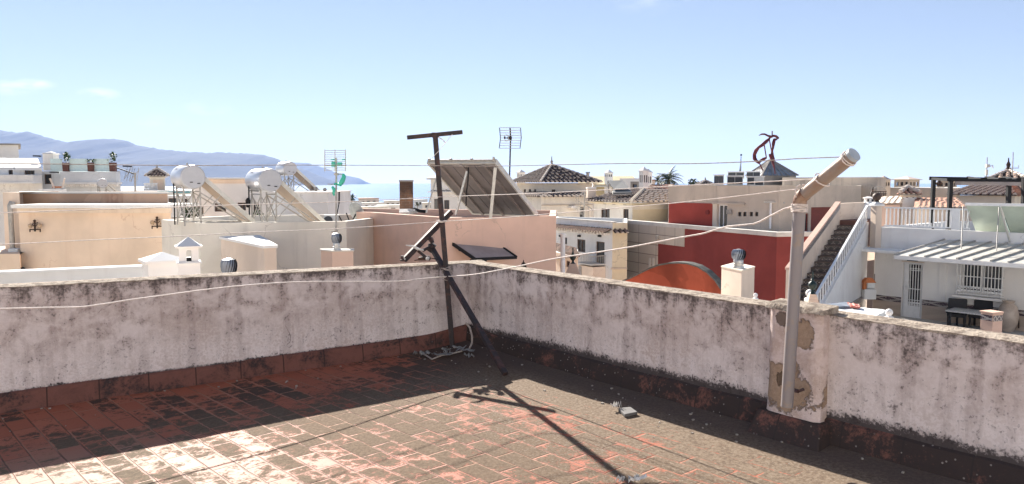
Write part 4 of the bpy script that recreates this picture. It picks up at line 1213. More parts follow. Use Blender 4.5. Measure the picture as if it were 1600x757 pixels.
mb = MB(); q = [V((c.x + i * h * 1.25, Y + 1.5 + j * h * 1.25, zat(239.6, Y))) for (i, j) in ((-1, -1), (1, -1), (1, 1), (-1, 1))]; mb.add(q + [V((c.x, Y + 1.5, zat(235, Y)))], [(0, 1, 4), (1, 2, 4), (2, 3, 4), (3, 0, 4), (3, 2, 1, 0)]); mb.build('chimney_cap', M['white'], th)
mb = MB(); mb.bar(P(52, 244, Y + 2), P(64, 244.3, Y + 2), .12, .08); mb.build('dark_awning', M['black'], th)
# terrace house with glass balcony
A, B = xy(66, 47, 280), xy(188, 47, 280); fB = rect_foot(A, B, 7)
tb = house('balcony_house', 'white house with frosted glass balcony panels and brown planters', 'building', fB, zat(268, 47), M['grey_white'], ops={0: [((69, 272.5, 80.5, 288), 'window', dict(bars=0))]})
N = outward(fB, 0); L = (B - A).length
ua, _ = uz(A, B, 102, 280)
slab(tb, 'terrace_front', A, B, N, ua, L, zat(285, 47), zat(268.8, 47), .004, .5, M['grey_white'])
slab(tb, 'cornice', A, B, N, ua, L + .1, zat(288, 47), zat(285, 47) - .004, .004, .62, M['white_far'])
mb = MB()
for i in range(22):
    u = ua + (L - ua) * (i + .5) / 22; q = A + (B - A).normalized() * u + N * .3
    mb.box((q.x, q.y, zat(290, 47)), (.12, .2, .14), math.atan2((B - A).y, (B - A).x))
mb.build('corbels', M['white_far'], tb)
for (x0, x1) in ((81, 99), (110, 138.5), (147.5, 172.5)):
    a, b = uz(A, B, x0, 258)[0], uz(A, B, x1, 258)[0]
    slab(tb, 'glass_panel', A, B, N, a, b, zat(268, 47), zat(248.5, 47), .1, .14, M['glass_rail'])
slab(tb, 'dark_shelf', A, B, N, uz(A, B, 88, 269)[0], uz(A, B, 100, 269)[0], zat(270.5, 47), zat(268.9, 47), .51, .7, M['black'])
for i, (x, lab, hgt) in enumerate(((104, 'brown planter with tall green plant at the left end of the glass balcony', 1), (143, 'brown planter with low dark shrub in the middle of the glass balcony', 0), (177, 'brown planter with tall green plant at the right end of the glass balcony', 1))):
    q = P(x, 268, 46.8); r = thing('planter', lab, 'planter', (q.x, q.y, zat(268, 47)), 'brown planters on the balcony')
    mb = MB(); z0, z1 = zat(268.3, 47), zat(254.5, 47); w_ = 4.2 / F * 47
    mb.hexa([V((q.x + i_ * w_ * .92, q.y + j_ * w_ * .92, z0)) for (i_, j_) in ((-1, -1), (1, -1), (1, 1), (-1, 1))], [V((q.x + i_ * w_, q.y + j_ * w_, z1)) for (i_, j_) in ((-1, -1), (1, -1), (1, 1), (-1, 1))]); mb.build('pot', M['brown'], r)
    lf = MB(); rnd = random.Random(i)
    for k in range(150 if hgt else 70):
        hh = rnd.random() ** .7 * (.55 if hgt else .14); rr = .20 if hh < .15 else .16 * (1.2 - hh)
        p_ = V((q.x + rnd.gauss(0, rr * .6), q.y + rnd.gauss(0, rr * .6), z1 + hh)); t = V((rnd.uniform(-1, 1), rnd.uniform(-1, 1), rnd.uniform(-.2, 1))) * .13; s = t.cross(V((.3, .2, 1))).normalized() * .05
        lf.add([p_, p_ + t * .5 + s, p_ + t, p_ + t * .5 - s], [(0, 1, 2, 3)])
    lf.build('foliage', M['leaf'], r, recalc=False)
# folding deck chair on the lower terrace
Yd = 44; r = thing('deck_chair', 'folding deck chair with orange brown seat on a white ledge at left', 'chair', P(87, 297, Yd))
mb = MB(); mb.bar(P(78, 279, Yd), P(86, 296, Yd), .07); mb.bar(P(78, 279, Yd + .6), P(86, 296, Yd + .6), .07); mb.bar(P(101, 279, Yd), P(97, 296, Yd), .07); mb.build('frame', M['peach_pale'], r)
mb = MB(); mb.hexa([P(81, 294, Yd), P(97, 294, Yd), P(97, 294, Yd + .6), P(81, 294, Yd + .6)], [P(82, 291.5, Yd), P(96, 291.5, Yd), P(96, 291.5, Yd + .6), P(82, 291.5, Yd + .6)]); mb.build('seat', M['orange'], r)
chest('white_ledge', 'thin sunlit white ledge under the deck chair', 'ledge', 60, 104, 296, 302, 43.5, M['white'], 2)
# Yagi aerial left
Yq = 40; r = thing('yagi_aerial', 'slanted yagi TV aerial on a thin mast above the peach roof', 'aerial', P(211.5, 302, Yq))
mb = MB(); mb.tube([P(211.5, 303, Yq), P(211, 270, Yq)], .05, 8); mb.build('mast', M['steel_dull'], r)
mb = MB(); mb.bar(P(181, 262, Yq), P(212, 273, Yq), .05); mb.bar(P(192, 260, Yq), P(206, 260.5, Yq), .06); mb.build('boom', M['black'], r)
mb = MB()
for i, x in enumerate((197, 201, 205, 208)):
    y = 262 + (x - 181) * .35
    mb.tube([P(x - 3, y + 13, Yq - .4), P(x + 3, y - 9, Yq + .4)], .014, 5)
for (a, b) in (((193, 282), (206, 262)), ((203, 284), (218, 265)), ((214, 283), (217, 262))): mb.tube([P(*a, Yq), P(*b, Yq)], .012, 5)
mb.build('elements', M['steel_dull'], r)
# roof turret
Y = 64; A, B = xy(237, Y, 285), xy(257, Y, 285); k = Y / F
f = [xy(234, Y, 285), xy(257.5, Y, 285), xy(258, Y + 1.3, 285), xy(235, Y + 1.3, 285)]
tr = house('roof_turret', 'small beige turret with dark tiled pyramid roof left of the heaters', 'turret', f, zat(275, Y), M['cream_warm'], z0=-10, ops={0: [((239, 281, 256, 298), 'door', dict(bars=0, fr=M['peach'], pane=M['peach']))]})
cc = sum(f, V((0, 0))) / 4
hip_roof(tr, f, zat(275, Y), [V((cc.x, cc.y, zat(264, Y)))], over=.28)
mb = MB(); mb.lathe([(.05, 0), (.1, .1), (.02, .3)], (cc.x, cc.y, zat(264, Y)), 8); mb.build('finial', M['conc'], tr)
def balustrade(name, label, a, b, zbot, ztop, n, m, r=.06, rail=.12, posts=True, Yb=None, group=None):
    root = thing(name, label, 'railing', (a.x, a.y, zbot), group)
    e = (b - a); mb = MB(); A3, B3 = V((*a, ztop - rail / 2)), V((*b, ztop - rail / 2))
    mb.bar(A3, B3, rail, rail * .7); mb.build('top_rail', m, root)
    mb = MB(); mb.bar(V((*a, zbot + rail / 2)), V((*b, zbot + rail / 2)), rail, rail * .7); mb.build('bottom_rail', m, root)
    for i in range(n):
        q = a + e * (i + .5) / n; h = ztop - zbot - rail * 1.4; z0 = zbot + rail * .7
        mb = MB(); mb.lathe([(r * .8, 0), (r * .55, h * .1), (r, h * .35), (r * .5, h * .7), (r * .8, h)], (q.x, q.y, z0), 8); mb.build('baluster', m, root, smooth=50)
    return root
balustrade('terrace_balustrade', 'white balustrade in front of the small tiled turret', xy(225, 62, 290), xy(246, 62, 290), zat(297.5, 62), zat(286, 62), 9, M['white_far'], .07, .12)
A, B = xy(186, 60, 300), xy(300, 60, 300); rt = house('flat_roofed_house', 'flat white roofed house with teal gutter below the turret', 'building', rect_foot(A, B, 8), zat(298, 60), M['white_far'])
slab(rt, 'gutter', A, B, outward(rect_foot(A, B, 8), 0), 3, 5.4, zat(302, 60), zat(299, 60), .003, .2, paint('teal_paint', (.12, .30, .33), .5))
A, B = xy(250, 45, 315), xy(310, 45, 315); house('distant_white_house', 'low white house seen between the legs of the left heater', 'building', rect_foot(A, B, 5), zat(306, 45), M['white_far'], ops={0: [((263, 310, 276, 322), 'window', {}), ((284, 311, 296, 322), 'window', {})]})
A, B = xy(300, 58, 300), xy(365, 58, 300); house('distant_cream_house', 'low cream house between the left heater collector and the sea', 'building', rect_foot(A, B, 6), zat(291, 58), M['cream'], ops={0: [((310, 295, 318, 303), 'window', {}), ((326, 295, 334, 303), 'window', {})]})

# ------------------------------------------------------------------ the low town between the heaters and the brick chimney
rows = [(486, 512, 316, 150, 'white_far'), (515, 536, 318, 120, 'peach_pale'), (520, 545, 312, 260, 'cream'), (538, 566, 316, 200, 'grey_white'), (566, 600, 318, 170, 'white_far'), (600, 628, 315, 230, 'cream'),
        (560, 592, 311, 300, 'beige'), (646, 668, 313, 180, 'grey_white'), (660, 690, 318, 150, 'cream'), (590, 640, 322, 110, 'white_far'), (575, 606, 324, 95, 'conc_pale'), (545, 580, 325, 100, 'cream_warm')]
desc = ['white flat roofed cottage below the sea left of the TV mast', 'pale peach cottage just right of the TV mast foot', 'far cream house on the shore behind the TV mast', 'grey white house below the palm tree', 'white house with flat roof right of the palm', 'far cream house left of the brick chimney',
        'far beige house by the shoreline right of the palm', 'grey white house just right of the brick chimney', 'cream house beneath the lettered white building', 'long white house behind the salmon roof, left of the brick chimney', 'pale concrete roofed house nearest the dish', 'warm cream house right behind the satellite dish']
for (x0, x1, yt, Y, m), lab in zip(rows, desc):
    A, B = xy(x0, Y, yt), xy(x1, Y * 1.02, yt); f = rect_foot(A, B, (B - A).length * .7)
    o = house('town_house', lab, 'building', f, zat(yt, Y), M[m], z0=gz(Y) - 1, group='low town houses by the sea', ops={0: [((x0 + (x1 - x0) * a, yt + 3, x0 + (x1 - x0) * (a + .14), yt + 7), 'window', dict(bars=0)) for a in (.15, .42, .7)]})
    mb = MB(); mb.prism(inset(f, -.15), zat(yt, Y) + .004, zat(yt - .8, Y)); mb.build('roof_rim', M['conc_pale' if m != 'beige' else 'tile_red'], o)
c = P(521, 303, 240); r = thing('church_tower', 'tiny distant church belfry behind the TV mast', 'tower', (c.x, 240, gz(240)))
mb = MB(); mb.box((c.x, 240, (gz(240) + zat(306, 240)) / 2), (2.4, 2.4, zat(306, 240) - gz(240))); mb.build('shaft', M['beige'], r)
mb = MB(); mb.lathe([(1.1, zat(306, 240)), (1.0, zat(301, 240)), (.5, zat(298, 240)), (.1, zat(295, 240))], (c.x, 240, 0), 10); mb.build('dome', M['conc'], r)
def palm(label, px, ycrown, ybase, Y, rad, n, seed, group=None):
    rnd = random.Random(seed); c = P(px, ycrown, Y); b = P(px, ybase, Y)
    r = thing('palm_tree', label, 'tree', b, group)
    mb = MB(); mb.tube([b - V((0, 0, 3)), b.lerp(c, .5) + V((rad * .05, 0, 0)), c], [rad * .11, rad * .08, rad * .09], 8); mb.build('trunk', M['trunk'], r, smooth=60)
    fb = MB()
    for i in range(n):
        a = rnd.uniform(0, 2 * math.pi); el = rnd.uniform(-.5, 1.35); L = rad * rnd.uniform(.8, 1.15)
        p = c.copy(); d = V((math.cos(a) * math.cos(el), math.sin(a) * math.cos(el), math.sin(el)))
        side = d.cross(V((0, 0, 1))).normalized() if abs(d.z) < .99 else V((1, 0, 0))
        st = []
        for k in range(8): st.append(p.copy()); p = p + d * L / 7; d = (d + V((0, 0, -.24))).normalized()
        for k in range(1, 8):
            q = st[k]; t = (st[k] - st[k - 1]).normalized(); w_ = L * .22 * math.sin(math.pi * min(.97, k / 8 + .1))
            for s in (-1, 1):
                tip = q + side * s * w_ + t * L * .12 - V((0, 0, w_ * .35))
                fb.add([q - t * L * .035, q + t * L * .035, tip], [(0, 1, 2)])
                q2 = q - t * L * .07; tip2 = q2 + side * s * w_ + t * L * .12 - V((0, 0, w_ * .45))
                fb.add([q2 - t * L * .03, q2 + t * L * .03, tip2], [(0, 1, 2)])
        fb.tube(st, L * .008, 4)
    fb.build('crown', M['palm'], r, recalc=False)
    return r
palm('palm tree against the sea right of the TV mast', 550, 310, 322, 170, 1.35, 34, 3)
palm('little palm tree right beside the brick chimney', 652, 319, 328, 120, .55, 26, 8)

# ------------------------------------------------------------------ salmon building with the collector rack
zs = zat(339.5, 19.6, 700)
k0, k1, k2, k3 = Pz(557, 331.5, zs).xy, Pz(578, 332, zs).xy, Pz(696, 340.5, zs).xy, Pz(869, 337.5, zs).xy
sal = house('salmon_building', 'salmon rendered building with flat roof and tilted solar rack behind the corner', 'building', [k0, k1, k2, k3, k3 * 1.2, k0 * 1.13], zs, M['salmon'], par=(.22, .18), roof_m=M['conc'])
def slabpoly(root, name, corners, th, m, bevel=0, nflip=False):
    a, b, c, d = corners; n = (b - a).cross(d - a).normalized() * th
    mb = MB(); mb.hexa(corners, [q + n for q in corners]); return mb.build(name, m, root, bevel=bevel)
def collector_rack():
    TR, TL = P(774, 255, 19.4), P(669, 255, 20.35); BR = P(838, 337, 21.2); BL = TL + (BR - TR)
    r = thing('solar_collector_rack', 'large tilted rack of solar collectors seen from behind on the salmon roof', 'solar panel', (TR + BL) / 2 - V((0, 0, 1)))
    ax = (TR - TL); dn = (BR - TR); n = ax.cross(dn).normalized()
    if n.z < 0: n = -n
    W = lambda u, v, o=0: TL + ax * u + dn * v + n * o
    for i in range(3):
        u0, u1 = i / 3 + .006, (i + 1) / 3 - .006
        mb = MB(); mb.hexa([W(u0, 0), W(u1, 0), W(u1, 1), W(u0, 1)], [W(u0, 0, .07), W(u1, 0, .07), W(u1, 1, .07), W(u0, 1, .07)])
        c = mb.build('collector', M['col_back_dk'], r)
        g = MB(); g.hexa([W(u0 + .02, .015, .072), W(u1 - .02, .015, .072), W(u1 - .02, .985, .072), W(u0 + .02, .985, .072)], [W(u0 + .02, .015, .076), W(u1 - .02, .015, .076), W(u1 - .02, .985, .076), W(u0 + .02, .985, .076)]); g.build('glass_cover', M['col_face'], c)
    for u in (.17, .5, .83):
        mb = MB(); mb.bar(W(u, 0, -.03), W(u, 1, -.03), .07, .05, up=n); mb.build('rib', M['col_rib'], r)
    mb = MB()
    for u in (0, 1): mb.bar(W(u, -.01, .035), W(u, 1.01, .035), .045, .13, up=n)
    mb.bar(W(0, 0, .035), W(1, 0, .035), .045, .13, up=n); mb.bar(W(0, 1, .035), W(1, 1, .035), .045, .13, up=n)
    mb.build('edge_frame', M['alu'], r)
    mb = MB(); mb.tube([W(0, -.02, .05), W(1, -.02, .05)], .022, 8)
    for u in (.02, .35, .66, .98): mb.tube([W(u, -.03, .05), W(u + .02, -.03, .05)], .04, 8)
    mb.tube([W(1, -.03, .0), W(1.01, -.07, .05)], .03, 8)
    mb.build('header_pipe', M['steel_dull'], r)
    mb = MB(); mb.bar(P(774, 262, 19.36), P(766.5, 341, 19.5), .075, .06); mb.bar(P(683, 275, 20.3), P(666, 333, 20.0), .03, .03)
    mb.build('prop', M['alu'], r)
    mb = MB(); mb.bar(P(730, 268, 19.9), P(712, 336, 20.0), .07, .05); mb.build('zinc_prop', M['steel'], r)
    mb = MB(); mb.tube([P(732, 262, 19.8), P(731, 285, 19.75), P(729, 300, 19.8), P(728, 322, 19.9)], .018, 6); mb.build('black_hose', M['black'], r)
collector_rack()
# flat black panel propped against the salmon wall
q = [P(706, 380, 19.35), P(770, 376.5, 20.1), P(807, 402, 19.5), P(742.5, 405, 18.75)]
r = thing('wall_solar_panel', 'flat dark solar panel tilted out from the salmon wall', 'solar panel', q[0])
slabpoly(r, 'panel', [v + V((0, 0, .0)) for v in q], .04, M['panel_dk'])
mb = MB(); ce = sum(q, V((0, 0, 0))) / 4
for i in range(4): a, b = q[i], q[(i + 1) % 4]; mb.bar(a + V((0, 0, -.01)), b + V((0, 0, -.01)), .05, .07)
mb.build('rim', M['black'], r)
mb = MB(); mb.bar(P(717, 386, 19.3), P(717.5, 393, 19.4), .03); mb.bar(P(717, 387, 19.2), P(724, 389, 19.6), .03); mb.bar(P(735, 406, 18.9), P(760, 408, 19.3), .03); mb.build('bracket', M['black'], r)
# rooftop bits
def brick_chimney():
    Y = 23.5; c = P(634, 328, Y); r = thing('brick_chimney', 'square soot topped brick chimney on the salmon roof', 'chimney', (c.x, Y, c.z - .6))
    h = 10 / F * Y
    mb = MB(); mb.box((c.x, Y + h, (c.z - .6 + zat(284, Y)) / 2), (2 * h, 2 * h, zat(284, Y) - c.z + .6), R(4)); mb.build('stack', M['brick'], r, bevel=.012)
    mb = MB(); mb.box((c.x, Y + h, zat(283, Y)), (2 * h + .03, 2 * h + .03, .05), R(4)); mb.build('cap', M['conc'], r, bevel=.01)
brick_chimney()
Y = 22; r = thing('roof_rubble', 'small heap of scrap and dark hose beside the brick chimney', 'scrap', P(640, 333, Y))
mb = MB(); rnd = random.Random(4)
for i in range(9): mb.box(P(rnd.uniform(629, 645), rnd.uniform(330, 333), Y + rnd.uniform(-.3, .4)), (rnd.uniform(.1, .35), rnd.uniform(.1, .25), rnd.uniform(.03, .08)), rnd.uniform(0, 3), M=Matrix.Rotation(rnd.uniform(-.4, .4), 3, 'X') @ Matrix.Rotation(rnd.uniform(0, 3), 3, 'Z'))
mb.build('scrap', M['rag'], r)
mb = MB(); mb.tube([P(640, 329, Y), P(648, 327, Y), P(656, 330, Y), P(665, 331, Y)], .05, 6); mb.build('hose', M['black'], r, smooth=60)
# grid aerial
def grid_aerial():
    Y = 21.6; P_ = lambda x, y, d=0: P(x, y, Y + d); r = thing('grid_aerial', 'grid reflector TV aerial on a dark mast above the solar rack', 'aerial', P_(795.5, 320))
    mb = MB(); mb.tube([P_(795.5, 326), P_(796, 283), P_(797.8, 216), P_(797, 200)], .02, 8); mb.build('mast', M['iron'], r)
    for (a, b, c_) in (((780.5, 200), (782, 216.5), (780, 232)), ((813.5, 200), (814.5, 216), (812.5, 232.5))): mb = MB(); mb.tube([P_(*a, -.08), P_(*b, 0), P_(*c_, -.08)], .012, 6); mb.build('frame_rod', M['iron'], r)
    mb = MB()
    for i in range(9):
        y = 200 + i * 4; d = -.08 * abs(i - 4) / 4
        mb.tube([P_(780.5 + (1.5 - abs(i - 4) * .37), y, d), P_(813.3 + (1.2 - abs(i - 4) * .3), y, d)], .009, 4)
    mb.build('grid_rods', M['alu'], r)
    mb = MB(); mb.tube([P_(797.5, 216, 0), P_(790, 216, -.35)], .016, 6); mb.box(P_(797.5, 216), (.08, .07, .09)); mb.box(P_(794.5, 215.5, -.1), (.05, .05, .07)); mb.box(P_(788.5, 215.5, -.35), (.04, .04, .06)); mb.build('boom', M['iron'], r)
    mb = MB(); n = 14; mb.tube([P_(791.5 + 3.2 * math.cos(2 * math.pi * i / n), 216 + 5 * math.sin(2 * math.pi * i / n), -.35) for i in range(n + 1)], .01, 5); mb.build('loop_dipole', M['alu'], r)
grid_aerial()
# wall of the terrace drops between
def pole(name, label, cat, px, y0, y1, Y, r_, m, cap=True):
    a, b = P(px, y1, Y), P(px, y0, Y); rt_ = thing(name, label, cat, a - V((0, 0, 4)))
    mb = MB(); mb.tube([a - V((0, 0, 4)), b], r_, 10); mb.build('shaft', m, rt_, smooth=50)
    mb = MB(); mb.tube([b, b + V((0, 0, .04))], r_ * 1.25, 10); mb.build('cap', m, rt_)
pole('white_post', 'plain white post at the right edge of the salmon building', 'post', 879.5, 368, 420, 21.5, .065, M['frame_w'])
# lettered white building behind the rack
Y = 84; A, B = xy(673, Y, 300), xy(745, Y, 300)
f = rect_foot(A, B, 9)
lb = house('lettered_house', 'white gabled building with black lettering behind the solar rack', 'building', f, zat(279, Y), M['white_far'], z0=-13, ops={0: [((678.5, 311, 689, 328), 'window', dict(bars=1)), ((694, 313, 702, 330), 'window', dict(bars=1))]})
mb = MB(); z1 = zat(279, Y); mb.hexa([V((*q, z1)) for q in inset(f, -.35)], [V((*q, z1 + .02)) for q in inset(f, -.5)])
e4 = [V((*q, z1 + .02)) for q in inset(f, -.4)]; mz = zat(266, Y + 3); a0, a1 = (e4[0] + e4[3]) / 2, (e4[1] + e4[2]) / 2; a0 = a0.lerp(a1, .35); a0.z = a1.z = mz
mb.add(e4 + [a0, a1], [(0, 1, 5, 4), (1, 2, 5), (2, 3, 4, 5), (3, 0, 4)]); mb.build('roof', M['conc_pale'], lb)
N = outward(f, 0); L = (B - A).length
slab(lb, 'cornice', A, B, N, -.3, L, zat(301, Y), zat(299.4, Y), .003, .3, M['white_far'])
slab(lb, 'eave', A, B, N, -.4, L, zat(281, Y), zat(279.2, Y), .003, .5, M['conc_pale'])
def lettering(txt, parent, A, B, N, u, z, size, m, sx=1):
    cu = bpy.data.curves.new('letters', 'FONT'); cu.body = txt; cu.size = size; cu.extrude = .03
    to = bpy.data.objects.new('tmp', cu); me = bpy.data.meshes.new_from_object(to); bpy.data.objects.remove(to)
    e = (B - A).normalized(); o = wloc(parent)
    for v in me.vertices:
        q = A + e * (u + v.co.x * sx) + N * (.05 + v.co.z); v.co = V((q.x, q.y, z + v.co.y)) - o
    me.materials.clear(); me.materials.append(m)
    ob = bpy.data.objects.new('lettering', me); col.objects.link(ob); ob.parent = parent
u, z = uz(A, B, 672.5, 299); lettering('restaurante Sara', lb, A, B, N, u, zat(300.6, Y), .42, M['sign_blk'], .78)

# ------------------------------------------------------------------ centre right: tiled houses, 50-70 m away
DKT = [M['tile_cov_dk'], M['tile_pan'], M['tile_mortar']]
Y = 66; cA, cB = xy(808, 68.5, 290), xy(848, 64, 290); cC = xy(929, 66.5, 290)
d1 = (cC - cB); f = [cA, cB, cC, cC + (cA - cB) * 1.35]
ez = zat(285.2, 64)
hip = house('tiled_pavilion', 'cream house with big hipped barrel tile roof and small arched windows', 'building', [cA, cB, cC, cA + d1], ez - .16, M['cream_warm'], ops={1: [((862, 296.5, 868, 302.5), 'window', dict(bars=1))], 0: [((818, 296, 821.5, 301.5), 'window', dict(bars=0)), ((826, 296, 829.5, 301.5), 'window', dict(bars=0)), ((834, 296, 837.5, 301.5), 'window', dict(bars=0))]})
f4 = [cA, cB, cC, cA + d1]; ctr = sum(f4, V((0, 0))) / 4
ap = P(862, 258.5, ctr.y)
hip_roof(hip, f4, ez, [V((ap.x, ap.y, ap.z))], m=DKT, over=.45, sp=.42)
mb = MB(); mb.lathe([(.12, -.1), (.2, .05), (.08, .15), (.12, .32), (.05, .45), (.03, .75)], ap, 10); mb.build('finial', M['conc'], hip)
# lower wing with its own tiled skirt roof
g0, g1, g2 = xy(812, 65.5, 310), xy(846, 61.5, 310), xy(926, 63.5, 310)
fw = [g0, g1, g2, g2 + V((.5, 3)), g0 + V((.5, 3))]
zw = zat(308, 62)
wing = house('tiled_wing', 'cream lower storey with a narrow tiled skirt roof below the hipped pavilion', 'building', fw, zw, M['cream'], ops={1: [((852, 330, 872, 342), 'window', dict(bars=1, fr=M['frame_w'])), ((906, 324, 913, 345), 'door', dict(bars=0))], 0: [((826, 331, 836, 343), 'window', {})]})
mb = MB(); o = inset(fw, -.4); i_ = inset(fw, .9)
for k in (0, 1):
    pl = [V((*o[k], zw + .02)), V((*o[k + 1], zw + .02)), V((*i_[k + 1], zat(302, 62))), V((*i_[k], zat(302, 62)))]
    tiled(mb, pl, pl[0], pl[1], .4, .15, .6)
mb.build('skirt_roof', DKT, wing, recalc=False)
N = outward(fw, 1); slab(wing, 'string_course', g1, g2, N, 0, (g2 - g1).length, zat(321.5, 62), zat(320, 62), .003, .08, M['beige'])
slab(wing, 'window_box', g1, g2, N, uz(g1, g2, 888, 325)[0], uz(g1, g2, 897, 325)[0], zat(326, 62), zat(322, 62), .003, .5, M['white_far'])
# spiral stair
Y = 58; c = P(913, 345, Y); r = thing('spiral_staircase', 'grey metal spiral staircase against the cream wing', 'staircase', c)
mb = MB(); z0, z1 = zat(348, Y), zat(301, Y); mb.tube([V((c.x, Y, z0)), V((c.x, Y, z1))], .06, 8); mb.build('pole', M['steel_dull'], r)
n = 15; ring = []
for i in range(n):
    a = i / n * 2 * math.pi * 1.15; z = z0 + (z1 - z0) * i / n; mb = MB()
    p = [V((c.x + rr * math.cos(a + da), Y + rr * math.sin(a + da), z)) for rr, da in ((.06, 0), (.62, -.18), (.62, .26))]
    mb.hexa(p, [q + V((0, 0, .04)) for q in p]); mb.build('step', M['steel_dull'], r)
    ring.append(V((c.x + .63 * math.cos(a), Y + .63 * math.sin(a), z + .85)))
mb = MB(); mb.tube(ring, .03, 6)
for q in ring: mb.tube([q, q - V((0, 0, .85))], .015, 5)
mb.build('handrail', M['steel_dull'], r)
q = xy(923.5, 57, 300); r = thing('cube_chimney', 'small pale pinkish cube chimney left of the black roof panel', 'chimney', (q.x, q.y, zat(312, 57)))
mb = MB(); h = 6.4 / F * 57; mb.box((q.x, q.y, zat(301, 57)), (2 * h, 2 * h, 16 / F * 57), .1); mb.build('stack', M['peach_pale'], r); mb = MB(); mb.box((q.x, q.y, zat(294, 57)), (2.2 * h, 2.2 * h, .1), .1); mb.build('cap', M['white_far'], r)
# upper house with tile roof
hA, hB, hC = xy(928, 56.5, 330), xy(988, 52.5, 330), xy(1046, 54, 330)
hz = zat(316.3, 52.5)
f4 = [hA, hB, hC, hA + (hC - hB)]
up = house('tiled_house', 'pale house with brown doors under a low tiled roof left of the maroon building', 'building', f4, hz - .16, M['cream'], ops={0: [((939, 326, 952.5, 349), 'door', dict(bars=1)), ((973.5, 327, 982, 350), 'door', dict(bars=1))]})
mb = MB(); n1 = outward(f4, 1)
A, B = hB, hC
slab(up, 'yellow_render', A, B, n1, .0, (B - A).length, -6, hz - .5, .003, .03, M['yellow'])
N = outward(f4, 0)
for x in (945.5, 977, 960): u, z = uz(hA, hB, x, 319); slab(up, 'eave_vent', hA, hB, N, u - .15, u + .15, zat(319.8, 54.5), zat(318, 54.5), .004, .06, M['frame_b'])
r0, r1 = P(958, 297.5, 58.5), P(1006, 297, 57.2)
o = inset(f4, -.4); e4 = [V((*q, hz)) for q in o]
mb = MB(); tiled(mb, [e4[0], e4[1], r1, r0], e4[0], e4[1], .36, .13, .55); tiled(mb, [e4[1], e4[2], P(1046, 297, 58), r1], e4[1], e4[2], .42, .16, .66)
mb.build('roof', DKT, up, recalc=False)
mb = MB(); ridge_cap(mb, e4[1] + V((0, 0, .06)), r1 + V((0, 0, .06)), .16); mb.build('ridge_tiles', M['cream_warm'], up)
mb = MB(); mb.add([p - V((0, 0, .06)) for p in e4[:3]] + [V((*q, hz - .2)) for q in f4[:3]], [(0, 1, 4, 3), (1, 2, 5, 4)]); mb.build('eave', M['yellow'], up)
q = [P(959, 297, 55.2), P(982.5, 296, 54.6), P(974, 283.5, 56.2), P(949.5, 284, 56.8)]
r = thing('roof_solar_panel', 'black solar panel standing on the tiled roof near the white twin turrets', 'solar panel', q[0]); slabpoly(r, 'panel', q, .08, M['grille'])
mb = MB(); mb.bar(q[2], q[2] - V((.2, -.6, .9)), .06); mb.bar(q[3], q[3] - V((-.2, -.6, .9)), .06); mb.build('stand', M['steel_dull'], r)
q = [P(958, 303.5, 54.8), P(988, 303, 54.0), P(984, 298.5, 55), P(957, 299, 55.8)]
r = thing('flat_solar_panel', 'second black solar panel lying flat on the tiled roof', 'solar panel', q[0]); slabpoly(r, 'panel', q, .1, M['grille'])
mb = MB(); [mb.bar(q[i] + V((0, 0, -.02)), q[(i + 1) % 4] + V((0, 0, -.02)), .07) for i in range(4)]; mb.build('rim', M['steel_dull'], r)
# ochre roof and white turrets beyond
A, B = xy(905, 88, 290), xy(1000, 84, 290)
oc = house('ochre_house', 'house with long plain ochre roof behind the tiled roofs', 'building', rect_foot(A, B, 10), zat(290, 86), M['ochre'], z0=-13)
mb = MB(); za, zb_ = zat(290.5, 86), zat(277.5, 90); ff = rect_foot(A, B, 10); mb.hexa([V((*ff[0], za)) + V((0, -.4, 0)), V((*ff[1], za)) + V((0, -.4, 0)), V((*ff[1], zb_)) + (V((0, 5, 0))), V((*ff[0], zb_)) + V((0, 5, 0))], [V((*ff[0], za + .15)) + V((0, -.4, 0)), V((*ff[1], za + .15)) + V((0, -.4, 0)), V((*ff[1], zb_ + .15)) + V((0, 5, 0)), V((*ff[0], zb_ + .15)) + V((0, 5, 0))]); mb.build('roof', M['ochre'], oc)
slab(oc, 'eave_line', A, B, outward(ff, 0), 0, (B - A).length, zat(292.3, 86), zat(290.4, 86), .01, .6, M['conc_pale'])
tower('white_turret', 'small white chimney turret with pointed cap left of the solar rack house roof', 'chimney', 814, 76, 11, 265, 270.5, 282, group='white chimney turrets', zb=-2)
tower('white_turret', 'small white chimney turret standing alone on the ochre roof', 'chimney', 951, 86, 11, 265, 271, 280, group='white chimney turrets', zb=-2)
tower('white_turret', 'taller left one of the white twin turrets right of the black roof panel', 'chimney', 1005.5, 72, 12, 260.5, 268, 296, group='white chimney turrets', zb=-3)
tower('white_turret', 'shorter right one of the white twin turrets beside the palm', 'chimney', 1011.5, 74, 12, 263.5, 270.5, 296, group='white chimney turrets', zb=-3)
A, B = xy(968, 78, 290), xy(1000, 76, 290); house('white_block', 'white flat roofed block behind the black roof panel', 'building', rect_foot(A, B, 4), zat(279, 77), M['white'], z0=-6)
A, B = xy(985, 74, 290), xy(998, 73, 290); house('grey_block', 'grey block in front of the white twin turrets', 'building', rect_foot(A, B, 1.5), zat(284, 74), M['conc'], z0=-6, ops={0: [((988, 288, 995, 296), 'window', dict(bars=0))]})
for (px, yt, lab) in ((918.5, 269, 'thin dark flue pipe on the ochre roof behind the pavilion'), (1019, 281, 'short clay flue pipe right of the white twin turrets')):
    b = P(px, 290, 84); r = thing('flue_pipe', lab, 'chimney', b - V((0, 0, 3))); mb = MB(); mb.tube([b - V((0, 0, 3)), P(px, yt + 2, 84)], .17 if px < 1000 else .3, 8); mb.build('shaft', M['conc' if px < 1000 else 'peach_pale'], r); mb = MB(); mb.tube([P(px, yt + 2, 84), P(px, yt, 84)], .24 if px < 1000 else .34, 8); mb.build('cap', M['zinc' if px < 1000 else 'tile_red'], r)
